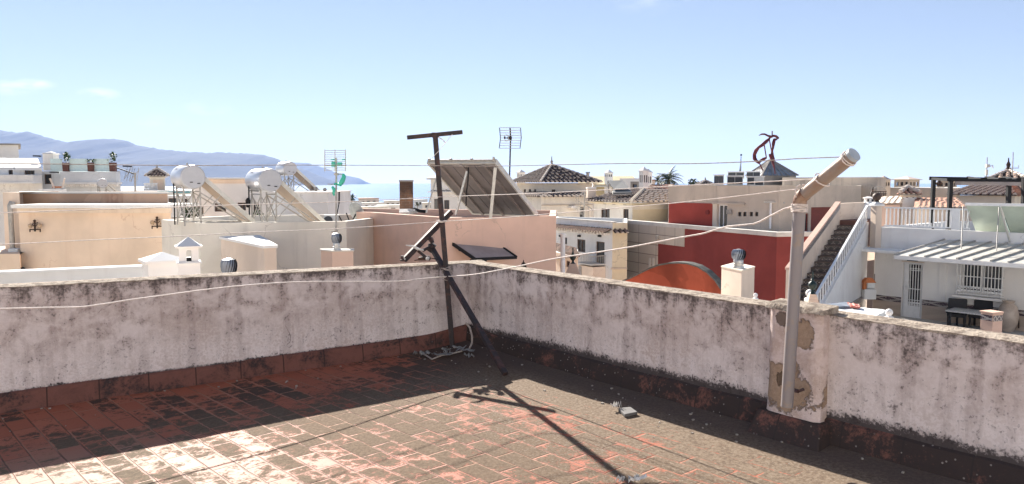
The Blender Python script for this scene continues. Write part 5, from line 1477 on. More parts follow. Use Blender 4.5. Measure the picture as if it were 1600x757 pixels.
A, B = xy(1010, 70, 300), xy(1060, 68, 300); rr = house('low_tiled_house', 'low house with reddish tiled ridge in front of the palm', 'building', rect_foot(A, B, 5), zat(297, 69), M['peach_pale'], z0=-6)
mb = MB(); za = zat(297, 69); pl = [V((*A, za)), V((*B, za)), P(1052, 289, 72), P(1018, 288, 73)]; tiled(mb, pl, pl[0], pl[1], .3); mb.build('roof', [M['tile_red'], M['tile_pan'], M['tile_mortar']], rr, recalc=False)
palm('bushy palm tree beside the white twin turrets', 1044, 281, 296, 95, 1.9, 36, 12)
palm('small pale palm left of the bushy palm', 1028, 283, 296, 100, 1.3, 22, 15)
bush('rooftop_shrub', 'dark green shrub on the horizon just left of the air conditioners', 1083, 287, 90, .55, 160, M['plant_dk'], leafs=.2)
# pavilion roof tip between the shrub and the air conditioners
Y = 80; c = P(1102, 284, Y); h = 9.5 / F * Y; z = zat(289.5, Y)
sq = [V((c.x - h, Y - h)), V((c.x + h, Y - h)), V((c.x + h, Y + h)), V((c.x - h, Y + h))]
tp = house('tiled_kiosk', 'tiny dark tiled pyramid roof poking above the beige parapet', 'building', sq, z, M['beige'], z0=-6); hip_roof(tp, sq, z, [V((c.x, Y, zat(283, Y)))], m=DKT, over=.2)
mb = MB(); mb.lathe([(.08, 0), (.1, .15), (.02, .4)], (c.x, Y, zat(283.3, Y)), 8); mb.build('finial', M['conc'], tp)

# ------------------------------------------------------------------ balcony building
zb_ = zat(348.4, 46, 957)
b0, b1, b2 = Pz(868, 341.8, zb_).xy, Pz(957, 348.4, zb_).xy, Pz(980, 348.2, zb_).xy
fb_ = [b0, b1, b2, b2 * 1.12, b0 * 1.06]
bal = house('balcony_building', 'pale grey building with tiled cornice, brown windows and a yellow corner', 'building', fb_, zb_, M['grey_white'], par=(.5, .2), ops={0: [((876, 371, 886, 382), 'window', dict(bars=1)), ((901.5, 374.5, 914.5, 394), 'window', dict(bars=1)), ((931, 378, 944.5, 413), 'door', dict(bars=0))]})
N0, N1 = outward(fb_, 0), outward(fb_, 1)
L0 = (b1 - b0).length
slab(bal, 'yellow_corner', b1, b2, N1, -.0, (b2 - b1).length, -8, zb_ - .004, .003, .05, M['yellow'])
mb = MB()
for (A, B, N) in ((b0, b1, N0), (b1, b2, N1)):
    L = (B - A).length; e = (B - A).normalized(); zt_ = zat(358.5, 46); zl_ = zat(363.5, 46)
    a = [A, B]
    W = lambda p, d, z: V((*(p + N * d), z))
    pl = [W(a[0], .5, zl_), W(a[1], .5, zl_), W(B, .02, zt_), W(a[0], .02, zt_)]
    tiled(mb, pl, pl[0], pl[1], .26)
mb.build('tile_cornice', [M['tile_cov'], M['tile_pan'], M['tile_mortar']], bal, recalc=False)
mb = MB(); e = (b1 - b0).normalized()
for i in range(int(L0 / .35)): q = b0 + e * (i + .5) * .35 + N0 * .15; mb.box((q.x, q.y, zat(366.5, 46)), (.16, .3, .12), math.atan2(e.y, e.x))
mb.build('corbel_row', M['white_far'], bal)
slab(bal, 'parapet_cap', b0, b1, N0, -.1, L0 + .06, zb_ + .003, zb_ + .07, -.25, .06, M['conc_pale'])
for x in (877, 906, 938): u, z = uz(b0, b1, x, 369); slab(bal, 'wall_spotlight', b0, b1, N0, u - .12, u + .12, z - .06, z + .06, .004, .12, M['black'])
slab(bal, 'lower_band', b1, b2, N1, -.1, (b2 - b1).length, zat(421, 46), zat(418.5, 46), .052, .14, M['beige'])
ua, ub = uz(b0, b1, 919, 400)[0], uz(b0, b1, 946, 400)[0]
slab(bal, 'balcony_slab', b0, b1, N0, ua, ub, zat(414.5, 46.5), zat(412.5, 46.5), .003, 1.0, M['conc_pale'])
mb = MB(); zr0, zr1 = zat(412, 46.5), zat(400, 46.5)
def Wb(u, d, z): q = b0 + e * u + N0 * d; return V((q.x, q.y, z))
for (p, q) in (((ua, .02), (ua, .95)), ((ua, .95), (ub, .95)), ((ub, .95), (ub, .02))): mb.bar(Wb(*p, zr1), Wb(*q, zr1), .05)
n = 22
for i in range(n + 1): u = ua + (ub - ua) * i / n; mb.bar(Wb(u, .95, zr0), Wb(u, .95, zr1), .018)
for i in range(8): mb.bar(Wb(ua, .12 * i, zr0), Wb(ua, .12 * i, zr1), .018); mb.bar(Wb(ub, .12 * i, zr0), Wb(ub, .12 * i, zr1), .018)
mb.build('balcony_rail', M['steel_dull'], bal)
ua, ub = uz(b0, b1, 921, 425)[0], uz(b0, b1, 946, 425)[0]
slab(bal, 'ground_floor_wing', b0, b1, N0, ua, ub, -10, zat(417, 46.5), .003, .9, M['peach_pale'])
um = uz(b0, b1, 928, 425)[0]
slab(bal, 'garage_panel', b0, b1, N0, ua + .2, um, -10, zat(418.5, 46.5), .902, .94, M['conc'])
# small tiled house peeping between the salmon building and the balcony building
Y = 38; A, B = xy(866, 40, 400), xy(903, 37, 400); f = [A, B, B * 1.12, A * 1.06]
sh = house('small_tiled_house', 'small peach house with sloping brown tiled roof behind the black urn', 'building', f, zat(401, 37.5), M['peach'], ops={0: [((875, 408.5, 882, 418), 'window', dict(bars=0)), ((884, 408, 891, 418), 'window', dict(bars=0))]})
mb = MB(); pl = [P(868, 404, 39.8), P(906, 401.5, 36.6), P(909, 395.5, 38.2), P(868, 380, 42)]; tiled(mb, pl, pl[0], pl[1], .2, .075); mb.build('roof', [M['tile_cov'], M['tile_pan'], M['tile_mortar']], sh, recalc=False)

# ------------------------------------------------------------------ maroon modern building
zc = zat(363, 38, 1214)
m0, m1, m2 = Pz(974, 343.6, zc).xy, Pz(1214, 363.2, zc).xy, Pz(1345, 361.5, zc).xy
fm = [m0, m1, m2, m2 * 1.25, m0 * 1.08]
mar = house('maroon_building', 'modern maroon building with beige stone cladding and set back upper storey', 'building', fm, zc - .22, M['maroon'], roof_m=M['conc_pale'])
N0, N1 = outward(fm, 0), outward(fm, 1); L0 = (m1 - m0).length; e0 = (m1 - m0).normalized()
cap = MB(); o = inset(fm, -.08); i_ = inset(fm, .35)
for k in range(2):
    cap.hexa([V((*o[k], zc - .217)), V((*o[k + 1], zc - .217)), V((*i_[k + 1], zc - .217)), V((*i_[k], zc - .217))], [V((*o[k], zc)), V((*o[k + 1], zc)), V((*i_[k + 1], zc)), V((*i_[k], zc))])
cap.build('parapet_cap', M['conc_pale'], mar)
def cladpart(x0, x1, y0, y1, zlo=None, ztop=None):
    u0, u1 = uz(m0, m1, x0, (y0 + y1) / 2)[0], uz(m0, m1, x1, (y0 + y1) / 2)[0]
    z0 = zlo if zlo is not None else uz(m0, m1, x1, y1)[1]; z1 = ztop if ztop is not None else uz(m0, m1, x0, y0)[1]
    mb = MB(); mb.hexa([V((u0, -.05, z0)), V((u1, -.05, z0)), V((u1, 0, z0)), V((u0, 0, z0))], [V((u0, -.05, z1)), V((u1, -.05, z1)), V((u1, 0, z1)), V((u0, 0, z1))])
    o = mb.build('stone_cladding', M['clad']); o.parent = mar; q = m0 + N0 * .003 - mar.location.xy
    o.location = (q.x, q.y, -mar.location.z); o.rotation_euler = (0, 0, math.atan2(e0.y, e0.x)); return o
zmid = uz(m0, m1, 1070, 386)[1]
cladpart(974, 1070, 350, 386, zlo=zmid, ztop=zc - .22); cladpart(974, 1028, 386, 440, zlo=-10, ztop=zmid - .004)
for x in (1017, 1022.5): u, z = uz(m0, m1, x, 415); slab(mar, 'vent_slot', m0, m1, N0, u - .08, u + .08, z - .45, z + .45, .055, .12, M['conc_pale'])
u, z = uz(m0, m1, 1030, 371); slab(mar, 'spotlight', m0, m1, N0, u - .1, u + .1, z - .1, z + .1, .055, .2, M['steel_dull'])
# set back upper storey
y0_, y1_ = 46.5, 40.6
q0, q1, q2 = xy(1044, y0_, 320), xy(1218, y1_, 320), xy(1345, 43, 320)
fu = [q0, q1, q2, q2 * 1.25, q0 * 1.2]
zu = zat(290.5, 42)
ops0 = [((1122, 320, 1136.5, 356), 'door', dict(bars=1, fr=M['frame_w'])), *[((x - 3, 331.5, x + 2.4, 338.5), 'window', dict(bars=0)) for x in (1156, 1164, 1174, 1182.5)]]
ups = house('upper_storey', 'beige upper storey with a maroon panel, narrow door and four tiny square windows', 'building', fu, zu, M['beige'], z0=zc - .9, par=(.4, .25), ops={0: ops0, 1: [((1252, 334, 1263, 362), 'door', dict(bars=0, fr=M['red_door'])), ((1267, 324, 1304, 362), 'door', dict(bars=0, fr=M['red_door'], pane=M['red_door']))]})
N = outward(fu, 0)
ua, ub = uz(q0, q1, 1045.5, 330)[0], uz(q0, q1, 1114, 330)[0]
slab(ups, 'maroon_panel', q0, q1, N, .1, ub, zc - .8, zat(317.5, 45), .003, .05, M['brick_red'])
slab(ups, 'white_reveal', q0, q1, N, ub + .004, uz(q0, q1, 1120.5, 330)[0], zc - .8, zat(318, 44), .003, .04, M['cream_warm'])
ud, ue = uz(q0, q1, 1116, 320)[0], (q1 - q0).length
slab(ups, 'overhang', q0, q1, N, ub + .01, ue * .72, zat(319.5, 43.5), zat(317, 43.5), .003, .12, M['beige'])
u, z = uz(q0, q1, 1141, 331.5); slab(ups, 'wall_lamp', q0, q1, N, u - .15, u + .15, z - .12, z + .12, .003, .15, M['conc'])
u, z = uz(q0, q1, 1107, 332); mb = MB(); q = q0 + (q1 - q0).normalized() * u + N * .05; mb.tube([V((*q, z)), V((*(q + N * .1), z))], .13, 10); mb.build('round_lamp', M['maroon'], ups)
u, z = uz(q0, q1, 1206, 340); q = q0 + (q1 - q0).normalized() * u + N * .12
mb = MB(); mb.tube([V((*q, zc)), V((*q, zat(316.5, 41)))], .055, 8); mb.build('downpipe', M['frame_w'], ups)
mb = MB(); zz = zat(316, 41); mb.bar(V((*q, zz)) - V((.35, 0, 0)), V((*q, zz)) + V((.6, -.1, 0)), .08); mb.ball(V((*q, zz)) + V((.62, -.1, -.03)), .08, 8, 6); mb.build('hopper', M['steel_dull'], ups)
# beige back building with stained parapet
A, B = xy(1222, 51, 290), xy(1370, 47, 290); f = [A, B, xy(1384, 50, 290), A * 1.2]
bk = house('beige_back_building', 'long stained beige building behind the stairs with flat parapet', 'building', f, zat(277.3, 48.5), M['beige'], par=(.5, .2))
for i, (xa, xb) in enumerate(((1226, 1238), (1250, 1258))): slab(bk, 'recess_shade', A, B, outward(f, 0), uz(A, B, xa, 286)[0], uz(A, B, xb, 286)[0], zat(290, 49.5), zat(282, 49.5), .003, .03, M['beige_dk'])  # recess shade painted as darker slabs lying on the wall face
A2, B2 = xy(1236, 46, 300), xy(1320, 45, 300); f2 = rect_foot(A2, B2, 1.5); mb = MB(); mb.prism(f2, -3, zat(292.3, 45.5)); mb.build('front_parapet', M['beige'], bk); mb = MB(); mb.prism(inset(f2, -.05), zat(292.3, 45.5) + .003, zat(291, 45.5)); mb.build('parapet_cap', M['conc_pale'], bk)
# air conditioners on the roof
acs = [(1115.5, 1131, 274.5, 289, 44, 'leftmost single air conditioner on the beige roof'), (1136, 1161, 276, 289, 44, 'wide white air conditioner in the lower row, second from the left'), (1137, 1163, 269.5, 277, 45.5, 'air conditioner of the rear row under the thin mast'), (1166, 1188, 269, 277, 44.6, 'rear air conditioner at the right, below the red sculpture'), (1167, 1194, 277, 289, 43.6, 'front right air conditioner with a round dark fan opening')]
for k, (x0, x1, yt, yb, Y, lab) in enumerate(acs):
    A, B = xy(x0, Y, 280), xy(x1, Y - .6, 280); f = rect_foot(A, B, .7); z0, z1 = zat(yb + 3, Y), zat(yt, Y)
    r = thing('air_conditioner', lab, 'air conditioner', (f[0].x, f[0].y, z0), 'rooftop air conditioners')
    mb = MB(); mb.prism(f, z0, z1); mb.build('casing', M['ac_white'], r, bevel=.02)
    N = outward(f, 0); L = (B - A).length
    for (a, b) in ((.04, .48), (.52, .96)) if k != 4 else ((.05, .42), (.5, .94)):
        slab(r, 'fan_grille', A, B, N, L * a, L * b, z0 + (z1 - z0) * (.18 if k == 4 and a > .4 else .25), z0 + (z1 - z0) * (.55 if k == 4 and a > .4 else .93), .003, .02, M['grille'])
    mb = MB(); mb.prism(inset(f, -.03), z1 + .003, z1 + .05); mb.build('lid', M['frame_w'], r)
Y = 48; b = P(1156, 275, Y); r = thing('roof_mast', 'thin tapered mast with a small ball tip above the air conditioners', 'mast', b - V((0, 0, 1)))
mb = MB(); mb.tube([b - V((0, 0, 1)), P(1156.5, 268, Y), P(1157.5, 257, Y), P(1158, 243, Y)], [.09, .07, .035, .02], 8); mb.build('shaft', M['zinc'], r); mb = MB(); mb.ball(P(1158, 242.5, Y), .06, 8, 6); mb.build('tip', M['black'], r)
# zinc pyramid roof
Y = 56; c = P(1206, 290, Y + 1); h = 30 / F * Y; sq = [V((c.x - h, Y - 1.2)), V((c.x + h * .95, Y - .2)), V((c.x + h, Y + 2.2)), V((c.x - h, Y + 2.2))]
zp = house('zinc_roofed_tower', 'grey corrugated zinc pyramid roof behind the red metal sculpture', 'building', sq, zat(274, Y), M['conc'], z0=-2)
ap = P(1204, 249.5, Y + 1); e4 = [V((*q, zat(275, Y))) for q in inset(sq, -.15)]
mb = MB(); mb.add(e4 + [ap], [(i, (i + 1) % 4, 4) for i in range(4)]); mb.build('pyramid_roof', M['zinc'], zp)
mb = MB()
for i in range(4):
    for k in range(1, 7): a = e4[i].lerp(e4[(i + 1) % 4], k / 7); mb.bar(a + V((0, 0, .03)), ap.lerp(a, .12 + .8 * abs(k / 7 - .5)) + V((0, 0, .03)), .07, .05) if False else mb.bar(a + V((0, 0, .02)), a.lerp(ap, .98) + V((0, 0, .02)), .05, .04)
    mb.bar(e4[i] + V((0, 0, .03)), ap + V((0, 0, .03)), .1, .08)
mb.build('seams', M['conc'], zp)
# twisted sculpture on the roof
Y = 47; S = lambda x, y, d=0: P(x, y, Y + d); r = thing('metal_sculpture', 'twisted dark red metal sculpture of bent rods on the roof', 'sculpture', S(1206, 268))
mb = MB(); pth = [(1186, 212), (1190, 210), (1195, 210), (1200, 212.5), (1205, 214), (1209, 212.5), (1213, 213.5), (1215.5, 216), (1213.5, 218), (1210, 218.5), (1208.5, 224), (1208, 230), (1206.5, 236), (1206.5, 243), (1208.5, 249.5)]
mb.tube([S(x, y, .2 * math.sin(i)) for i, (x, y) in enumerate(pth)], [.02, .05, .055, .06, .085, .07, .075, .08, .06, .09, .10, .07, .06, .10, .09], 8); mb.build('upper_limb', M['sculpt'], r, smooth=60)
mb = MB(); pth = [(1204, 214), (1201, 218), (1197, 221.5), (1191, 227), (1185.5, 230.5), (1181, 236), (1178.7, 242), (1179, 248), (1182, 252), (1186, 254.5), (1188, 252), (1192, 249.5), (1197, 247)]
mb.tube([S(x, y, .25 * math.cos(i)) for i, (x, y) in enumerate(pth)], [.06, .07, .11, .10, .085, .12, .11, .12, .09, .10, .08, .10, .06], 8); mb.build('curved_limb', M['sculpt'], r, smooth=60)
mb = MB(); mb.tube([S(1202, 241), S(1204, 244), S(1207, 251), S(1209.5, 262)], [.05, .10, .09, .05], 6)
mb.build('base_limb', M['sculpt'], r, smooth=60)
for (a, b) in (((1186, 254), (1192, 267)), ((1194, 226), (1197.5, 247)), ((1202, 218), (1207, 244)), ((1206.5, 205), (1206.5, 214)), ((1208.5, 250), (1211, 272))): mb = MB(); mb.tube([S(*a), S(*b)], .035, 6); mb.build('rod', M['sculpt'], r)

# ------------------------------------------------------------------ far right roofs
tower('arched_tower', 'small beige belfry with tiny openings at the end of the beige parapet', 'tower', 1380, 56, 17, 275, 282, 296, m=M['beige'], win=2, zb=-4)
tower('arched_tower', 'wide beige belfry with a row of arches left of the pergola', 'tower', 1416.5, 66, 30, 275.5, 281.5, 296, m=M['beige'], win=3, zb=-4, roof=M['peach_pale'])
tower('arched_tower', 'beige belfry seen through the pergola posts', 'tower', 1480, 66, 22, 279, 283, 296, m=M['beige'], win=2, zb=-4)
A, B = xy(1370, 60, 300), xy(1500, 56, 300); house('long_beige_wall', 'long plain beige building in the background between belfries and pergola', 'building', rect_foot(A, B, 6), zat(293.5, 58), M['beige_dk'], z0=-6)
A, B = xy(1434, 50, 300), xy(1497, 48, 300); house('beige_gap_house', 'plain beige house block behind the left pergola posts', 'building', rect_foot(A, B, 4), zat(294, 49), M['beige'], z0=-6)
r = thing('urn_ornament', 'dark little urn ornament on the roofline between the belfries', 'ornament', P(1467, 292, 55)); mb = MB(); mb.lathe([(.25, 0), (.15, .12), (.22, .3), (.1, .42), (.03, .62)], P(1467, 293, 55), 10); mb.build('body', M['iron'], r, smooth=50); mb = MB(); mb.box(P(1467, 295, 55), (.5, .5, .3)); mb.build('plinth', M['conc'], r)
for i, (x, h_) in enumerate(((1393, 2), (1398, 4), (1402, 1.5))): pass
# tiled kiosk roof: dark stripes
mb = MB(); pl = [P(1373, 319.5, 34.5), P(1405, 318.5, 34.5), P(1411, 309, 37), P(1378, 309, 37)]
r = thing('small_tiled_roof', 'small striped barrel tile roof behind the white railing at left', 'roof', pl[0]); tiled(mb, pl, pl[0], pl[1], .24, .085); mb.build('tiles', [M['peach_pale'], M['tile_pan'], M['tile_mortar']], r, recalc=False)
mb = MB(); mb.prism(rect_foot(xy(1373, 34.6, 325), xy(1406, 34.6, 325), 2), -3, zat(320, 34.6)); mb.build('wall', M['salmon_grey'], r)
Y = 36; A, B = xy(1410, Y, 315), xy(1432, Y, 315); f = rect_foot(A, B, .9)
dm = house('dormer_house', 'little white dormer with dark openings under a fan of clay tiles', 'building', f, zat(303.5, Y), M['white'], z0=-3, ops={0: [((1415.5, 306, 1420, 309.5), 'window', dict(bars=0)), ((1426, 306, 1429, 309.5), 'window', dict(bars=0))]})
c = sum(f, V((0, 0))) / 4; hip_roof(dm, f, zat(303, Y), [V((c.x, c.y, zat(293.5, Y)))], m=[M['tile_red'], M['tile_pan'], M['tile_mortar']], over=.1, sp=.2)
mb = MB(); pl = [P(1430, 325, 33), P(1508, 325, 33), P(1492, 311, 36.5), P(1432, 312.5, 36.5)]; r = thing('low_tiled_roof', 'low clay tiled roof behind the white railing near the pergola', 'roof', pl[0]); tiled(mb, pl, pl[0], pl[1], .24, .085); mb.build('tiles', [M['tile_red'], M['tile_pan'], M['tile_mortar']], r, recalc=False)
mb = MB(); mb.prism(rect_foot(xy(1430, 33.2, 335), xy(1508, 33.2, 335), 3), -3, zat(326, 33.2)); mb.build('wall', M['peach_pale'], r)
# big tiled roof at the right with finial
Y = 44; A, B = xy(1494, 46, 310), xy(1586, 44, 310); C_ = xy(1680, 47, 310); f4 = [A, B, C_, A + (C_ - B)]
big = house('tiled_villa', 'villa with a wide striped tile roof and finial behind the pergola', 'building', f4, zat(306.5, 44), M['cream_warm'], z0=-6)
o = inset(f4, -.35); e4 = [V((*q, zat(305, 44))) for q in o]; r0, r1 = P(1520, 291.5, 50), P(1583, 290, 49)
mb = MB(); tiled(mb, [e4[0], e4[1], r1, r0], e4[0], e4[1], .36, .13); tiled(mb, [e4[1], e4[2], P(1690, 290, 52), r1], e4[1], e4[2], .36, .13); mb.build('roof', [M['tile_cov'], M['tile_pan'], M['tile_mortar']], big, recalc=False)
mb = MB(); ridge_cap(mb, e4[1] + V((0, 0, .06)), r1 + V((0, 0, .06)), .16); mb.build('ridge_tiles', M['tile_red'], big)
f = rect_foot(xy(1548, 52, 285), xy(1602, 51, 285), 4); c = sum(f, V((0, 0))) / 4
lant = house('roof_lantern', 'tiled pyramid lantern with pinecone finial rising over the pergola', 'building', f, zat(280.5, 52), M['peach_pale'], z0=0); hip_roof(lant, f, zat(280, 52), [V((c.x, c.y, zat(267.5, 54)))], m=[M['tile_cov'], M['tile_pan'], M['tile_mortar']], over=.1, sp=.36)
mb = MB(); mb.lathe([(.14, -.1), (.18, .1), (.1, .22), (.14, .4), (.05, .6), (.03, .85)], (c.x, c.y, zat(267, 54)), 10); mb.build('finial', M['iron'], lant, smooth=50)
for (x, yt, yb, lab) in ((1542, 246, 277, 'thin aerial with small bracket above the pergola'), (1582.5, 238, 272, 'tall thin aerial with crossbar at the right edge')):
    Y = 50; r = thing('roof_aerial', lab, 'aerial', P(x, yb, Y)); mb = MB(); mb.tube([P(x - .8, yb + 2, Y), P(x, (yt + yb) / 2, Y), P(x + .5, yt, Y)], .03, 6); mb.build('mast', M['steel_dull'], r)
    mb = MB()
    if x < 1560: mb.tube([P(x, 262, Y), P(x + 5, 260, Y), P(x + 9, 259, Y), P(x + 9.5, 263, Y)], .035, 6); mb.box(P(x + 1, 259.5, Y), (.2, .2, .2)); mb.box(P(x - .5, 270, Y), (.12, .12, .35))
    else: mb.tube([P(x - 5, 263, Y), P(x + 9, 263, Y)], .025, 5); mb.tube([P(x + 9, 263, Y), P(x + 9, 258, Y)], .02, 5)
    mb.build('cross_arm', M['alu'], r)

# ------------------------------------------------------------------ white house at the right with the patterned stairs
wA, wB = xy(1366, 28.2, 430), xy(1700, 23.4, 430)
eW = (wB - wA).normalized(); nW = V((eW.y, -eW.x));  nW = nW if nW.y < 0 else -nW
ZT = .30; ZF = -2.8; ZD = -2.13
wC = wA + (wB - wA) * (1480 - 1366) / (1700 - 1366) * .93
fh = [wA, wB, wB - nW * 7, wA - nW * 7]
wh = house('white_terrace_house', 'white house with roof terrace, barred door and window, and patterned tile dado', 'building', fh, ZT, M['white'], par=(.45, .2), ops={
    0: [((1410, 411, 1440.5, 497), 'door', dict(bars=0, fr=M['frame_w'], pane=M['dark'])), ((1502, 413, 1566.5, 462), 'window', dict(bars=1, fr=M['frame_w'], pane=M['glass']))]})
L = (wB - wA).length; U = lambda x, y=430: uz(wA, wB, x, y)[0]
od = rect_uz(wA, wB, (1410, 411, 1440.5, 497)); ow = rect_uz(wA, wB, (1502, 413, 1566.5, 462))
for k, (a, b) in enumerate(((.0, od[0] - .03), (od[1] + .03, L))):
    slab(wh, 'dado', wA, wB, nW, a, b, ZF - .3, ZD - .19, .003, .022, M['dado'])
    slab(wh, 'tile_border', wA, wB, nW, a, b, ZD - .187, ZD, .003, .027, M['tile_border'])
def Wh(u, d, z): q = wA + eW * u + nW * d; return V((q.x, q.y, z))
# door leaf grille
mb = MB(); a, b, z0, z1 = od
slab(wh, 'door_panel', wA, wB, nW, a + .05, b - .05, z0, z0 + .42, -.06, -.02, M['frame_w'])
slab(wh, 'door_frame', wA, wB, nW, a + .06, a + .19, z0 + .42, z1 - .06, -.06, -.02, M['frame_w'])
for i in range(5):
    u = a + .24 + (b - a - .30) * i / 4
    mb.bar(Wh(u, -.03, z0 + .4), Wh(u, -.03, z1 - .05), .022)
    mb.ball(Wh(u, -.03, z0 + .52), .05, 8, 6); mb.ball(Wh(u, -.03, z1 - .2), .035, 8, 6)
for z in (z0 + .45, z0 + .62, (z0 + z1) / 2 + .05, z1 - .26): mb.bar(Wh(a + .2, -.03, z), Wh(b - .05, -.03, z), .022)
mb.build('door_grille', M['frame_w'], wh)
mb = MB(); n = 12; mb.tube([Wh(a + .13 + .07 * math.cos(2 * math.pi * i / n), .0, z0 + 1.05 + .07 * math.sin(2 * math.pi * i / n)) for i in range(n + 1)], .022, 6); mb.tube([Wh(a + .13, -.03, z0 + 1.05), Wh(a + .13, .04, z0 + 1.05)], .03, 8); mb.build('door_handle', M['frame_w'], wh)
# window cage
a, b, z0, z1 = ow; mb = MB(); dd = .22
for i in range(14):
    u = a - .06 + (b - a + .12) * i / 13; mb.bar(Wh(u, dd, z0 + .02), Wh(u, dd, z1), .02)
    if i < 13: mb.ball(Wh(u + .05, dd, z0 + .14), .045, 8, 6); mb.ball(Wh(u + .05, dd, z0 + .24), .03, 8, 6)
for z in (z0 + .03, z0 + .28, (z0 + z1) / 2 + .1, z1): mb.bar(Wh(a - .06, dd, z), Wh(b + .06, dd, z), .025); mb.bar(Wh(a - .06, 0, z), Wh(a - .06, dd, z), .02); mb.bar(Wh(b + .06, 0, z), Wh(b + .06, dd, z), .02)
mb.build('window_grille', M['frame_w'], wh)
slab(wh, 'window_sill', wA, wB, nW, a - .15, b + .15, z0 - .1, z0 - .03, .003, .34, M['white'])
slab(wh, 'door_lintel', wA, wB, nW, od[0] - .05, od[1] + .05, od[3] + .02, od[3] + .05, .003, .03, M['peach_pale'])
mb = MB(); u = U(1428, 405); mb.box(Wh(u, .1, zat(405, 27)), (.32, .16, .16), math.atan2(eW.y, eW.x)); mb.build('door_lamp', M['black'], wh, bevel=.01)
# pier wall between door and window: projecting bay
ub0, ub1 = U(1478), U(1490)
slab(wh, 'wall_projection', wA, wB, nW, od[1] + .55, U(1479), ZD + .004, -.55, .004, .03, M['white'])
# flat canopy and its post
ZC = -.43
slab(wh, 'canopy', wA, wB, nW, -.7, U(1462, 402) + .1, ZC - .09, ZC, .003, 1.05, M['white'])
mb = MB(); mb.bar(Wh(-.62, .95, ZC - .09), Wh(-.62, .95, ZF - .3), .06); mb.build('canopy_post', M['frame_w'], wh)
# lean-to metal roof with standing seams
ua, ub = U(1462, 402) + .12, L
def Rf(u, t): return Wh(u, 2.2 * (1 - t) + .02, ZC - .06 + .42 * t)
mb = MB(); mb.hexa([Rf(ua - .55, 0), Rf(ub, 0), Rf(ub, 1), Rf(ua + .25, 1)], [Rf(ua - .55, 0) + V((0, 0, .03)), Rf(ub, 0) + V((0, 0, .03)), Rf(ub, 1) + V((0, 0, .03)), Rf(ua + .25, 1) + V((0, 0, .03))]); mb.build('metal_roof', M['alu'], wh)
for i in range(11):
    u = ua - .55 + (ub - ua + .5) * i / 10; mb = MB(); mb.bar(Rf(u, 0) + V((0, 0, .055)), Rf(u + .7, 1) + V((0, 0, .055)), .04, .045); mb.build('roof_seam', M['steel_dull'], wh)
mb = MB(); mb.bar(Rf(ua - .55, 0) + V((0, 0, -.04)), Rf(ub, 0) + V((0, 0, -.04)), .05, .12); mb.build('fascia', M['white'], wh)
# terrace railing: white bars
def railing(label, a, b, z0, z1, n, m, slope=None, cat='railing', zb0=None, zb1=None):
    """a,b 2D ends; heights may differ at the two ends"""
    za, zb = (z0, z0) if slope is None else slope
    r = thing('white_railing', label, cat, V((*a, za))); h = z1 - z0
    A0, B0 = V((*a, za)), V((*b, zb)); up = V((0, 0, h))
    mb = MB(); mb.bar(A0 + up, B0 + up, .07, .05); mb.build('top_rail', M['frame_w'], r)
    mb = MB(); mb.bar(A0 + V((0, 0, .06)), B0 + V((0, 0, .06)), .05, .04); mb.build('bottom_rail', M['frame_w'], r)
    for i in range(n):
        q = A0.lerp(B0, (i + .5) / n); mb = MB(); mb.tube([q + V((0, 0, .06)), q + V((0, 0, h * .5)), q + up], [.022, .026, .022], 6); mb.build('bar', M['frame_w'], r)
    return r
railing('white barred railing along the front edge of the roof terrace', (wA + eW * .25 - nW * .1), wA + eW * (U(1514, 340)) - nW * .1, ZT + .01, ZT + .70, 21, M['frame_w'])
slabp = MB(); A_, B_ = U(1486, 340), U(1499, 340); slabp.hexa([Wh(A_, -.03, ZT + .02), Wh(B_, -.03, ZT + .02), Wh(B_, -.06, ZT + .02), Wh(A_, -.06, ZT + .02)], [Wh(A_, -.03, ZT + .68), Wh(B_, -.03, ZT + .68), Wh(B_, -.06, ZT + .68), Wh(A_, -.06, ZT + .68)])
tag(slabp.build('white_board', M['frame_w'], bevel=.005), 'plain white board fixed on the terrace railing', 'board')
# end post of the railing with lamp and cap
q = wA + eW * .02 + nW * .05; r = thing('gate_pillar', 'stone pillar with white cap at the top of the stairs', 'pillar', V((*q, ZT - .6)))
mb = MB(); mb.box(V((*q, ZT + .0)), (.24, .3, 1.5), .2); mb.build('shaft', M['peach_pale'], r, bevel=.01); mb = MB(); zz = ZT + .753; mb.box(V((*q, zz + .03)), (.36, .4, .06), .2); mb.add([V((*q, zz + .063)) + V((i * .17, j * .19, 0)) for i, j in ((-1, -1), (1, -1), (1, 1), (-1, 1))] + [V((*q, zz + .2))], [(0, 1, 4), (1, 2, 4), (2, 3, 4), (3, 0, 4), (3, 2, 1, 0)]); mb.build('cap', M['white'], r)
r = thing('round_lantern', 'dark round wall lantern on top of the stair pillar', 'lamp', V((*q, ZT + .9))); mb = MB(); mb.ball(V((*q, ZT + 1.08)), .15, 12, 8); mb.build('globe', M['frame_b'], r, smooth=60); mb = MB(); mb.lathe([(.1, 0), (.06, .05), (.05, .1)], V((*q, ZT + .9)), 8); mb.build('base', M['black'], r)
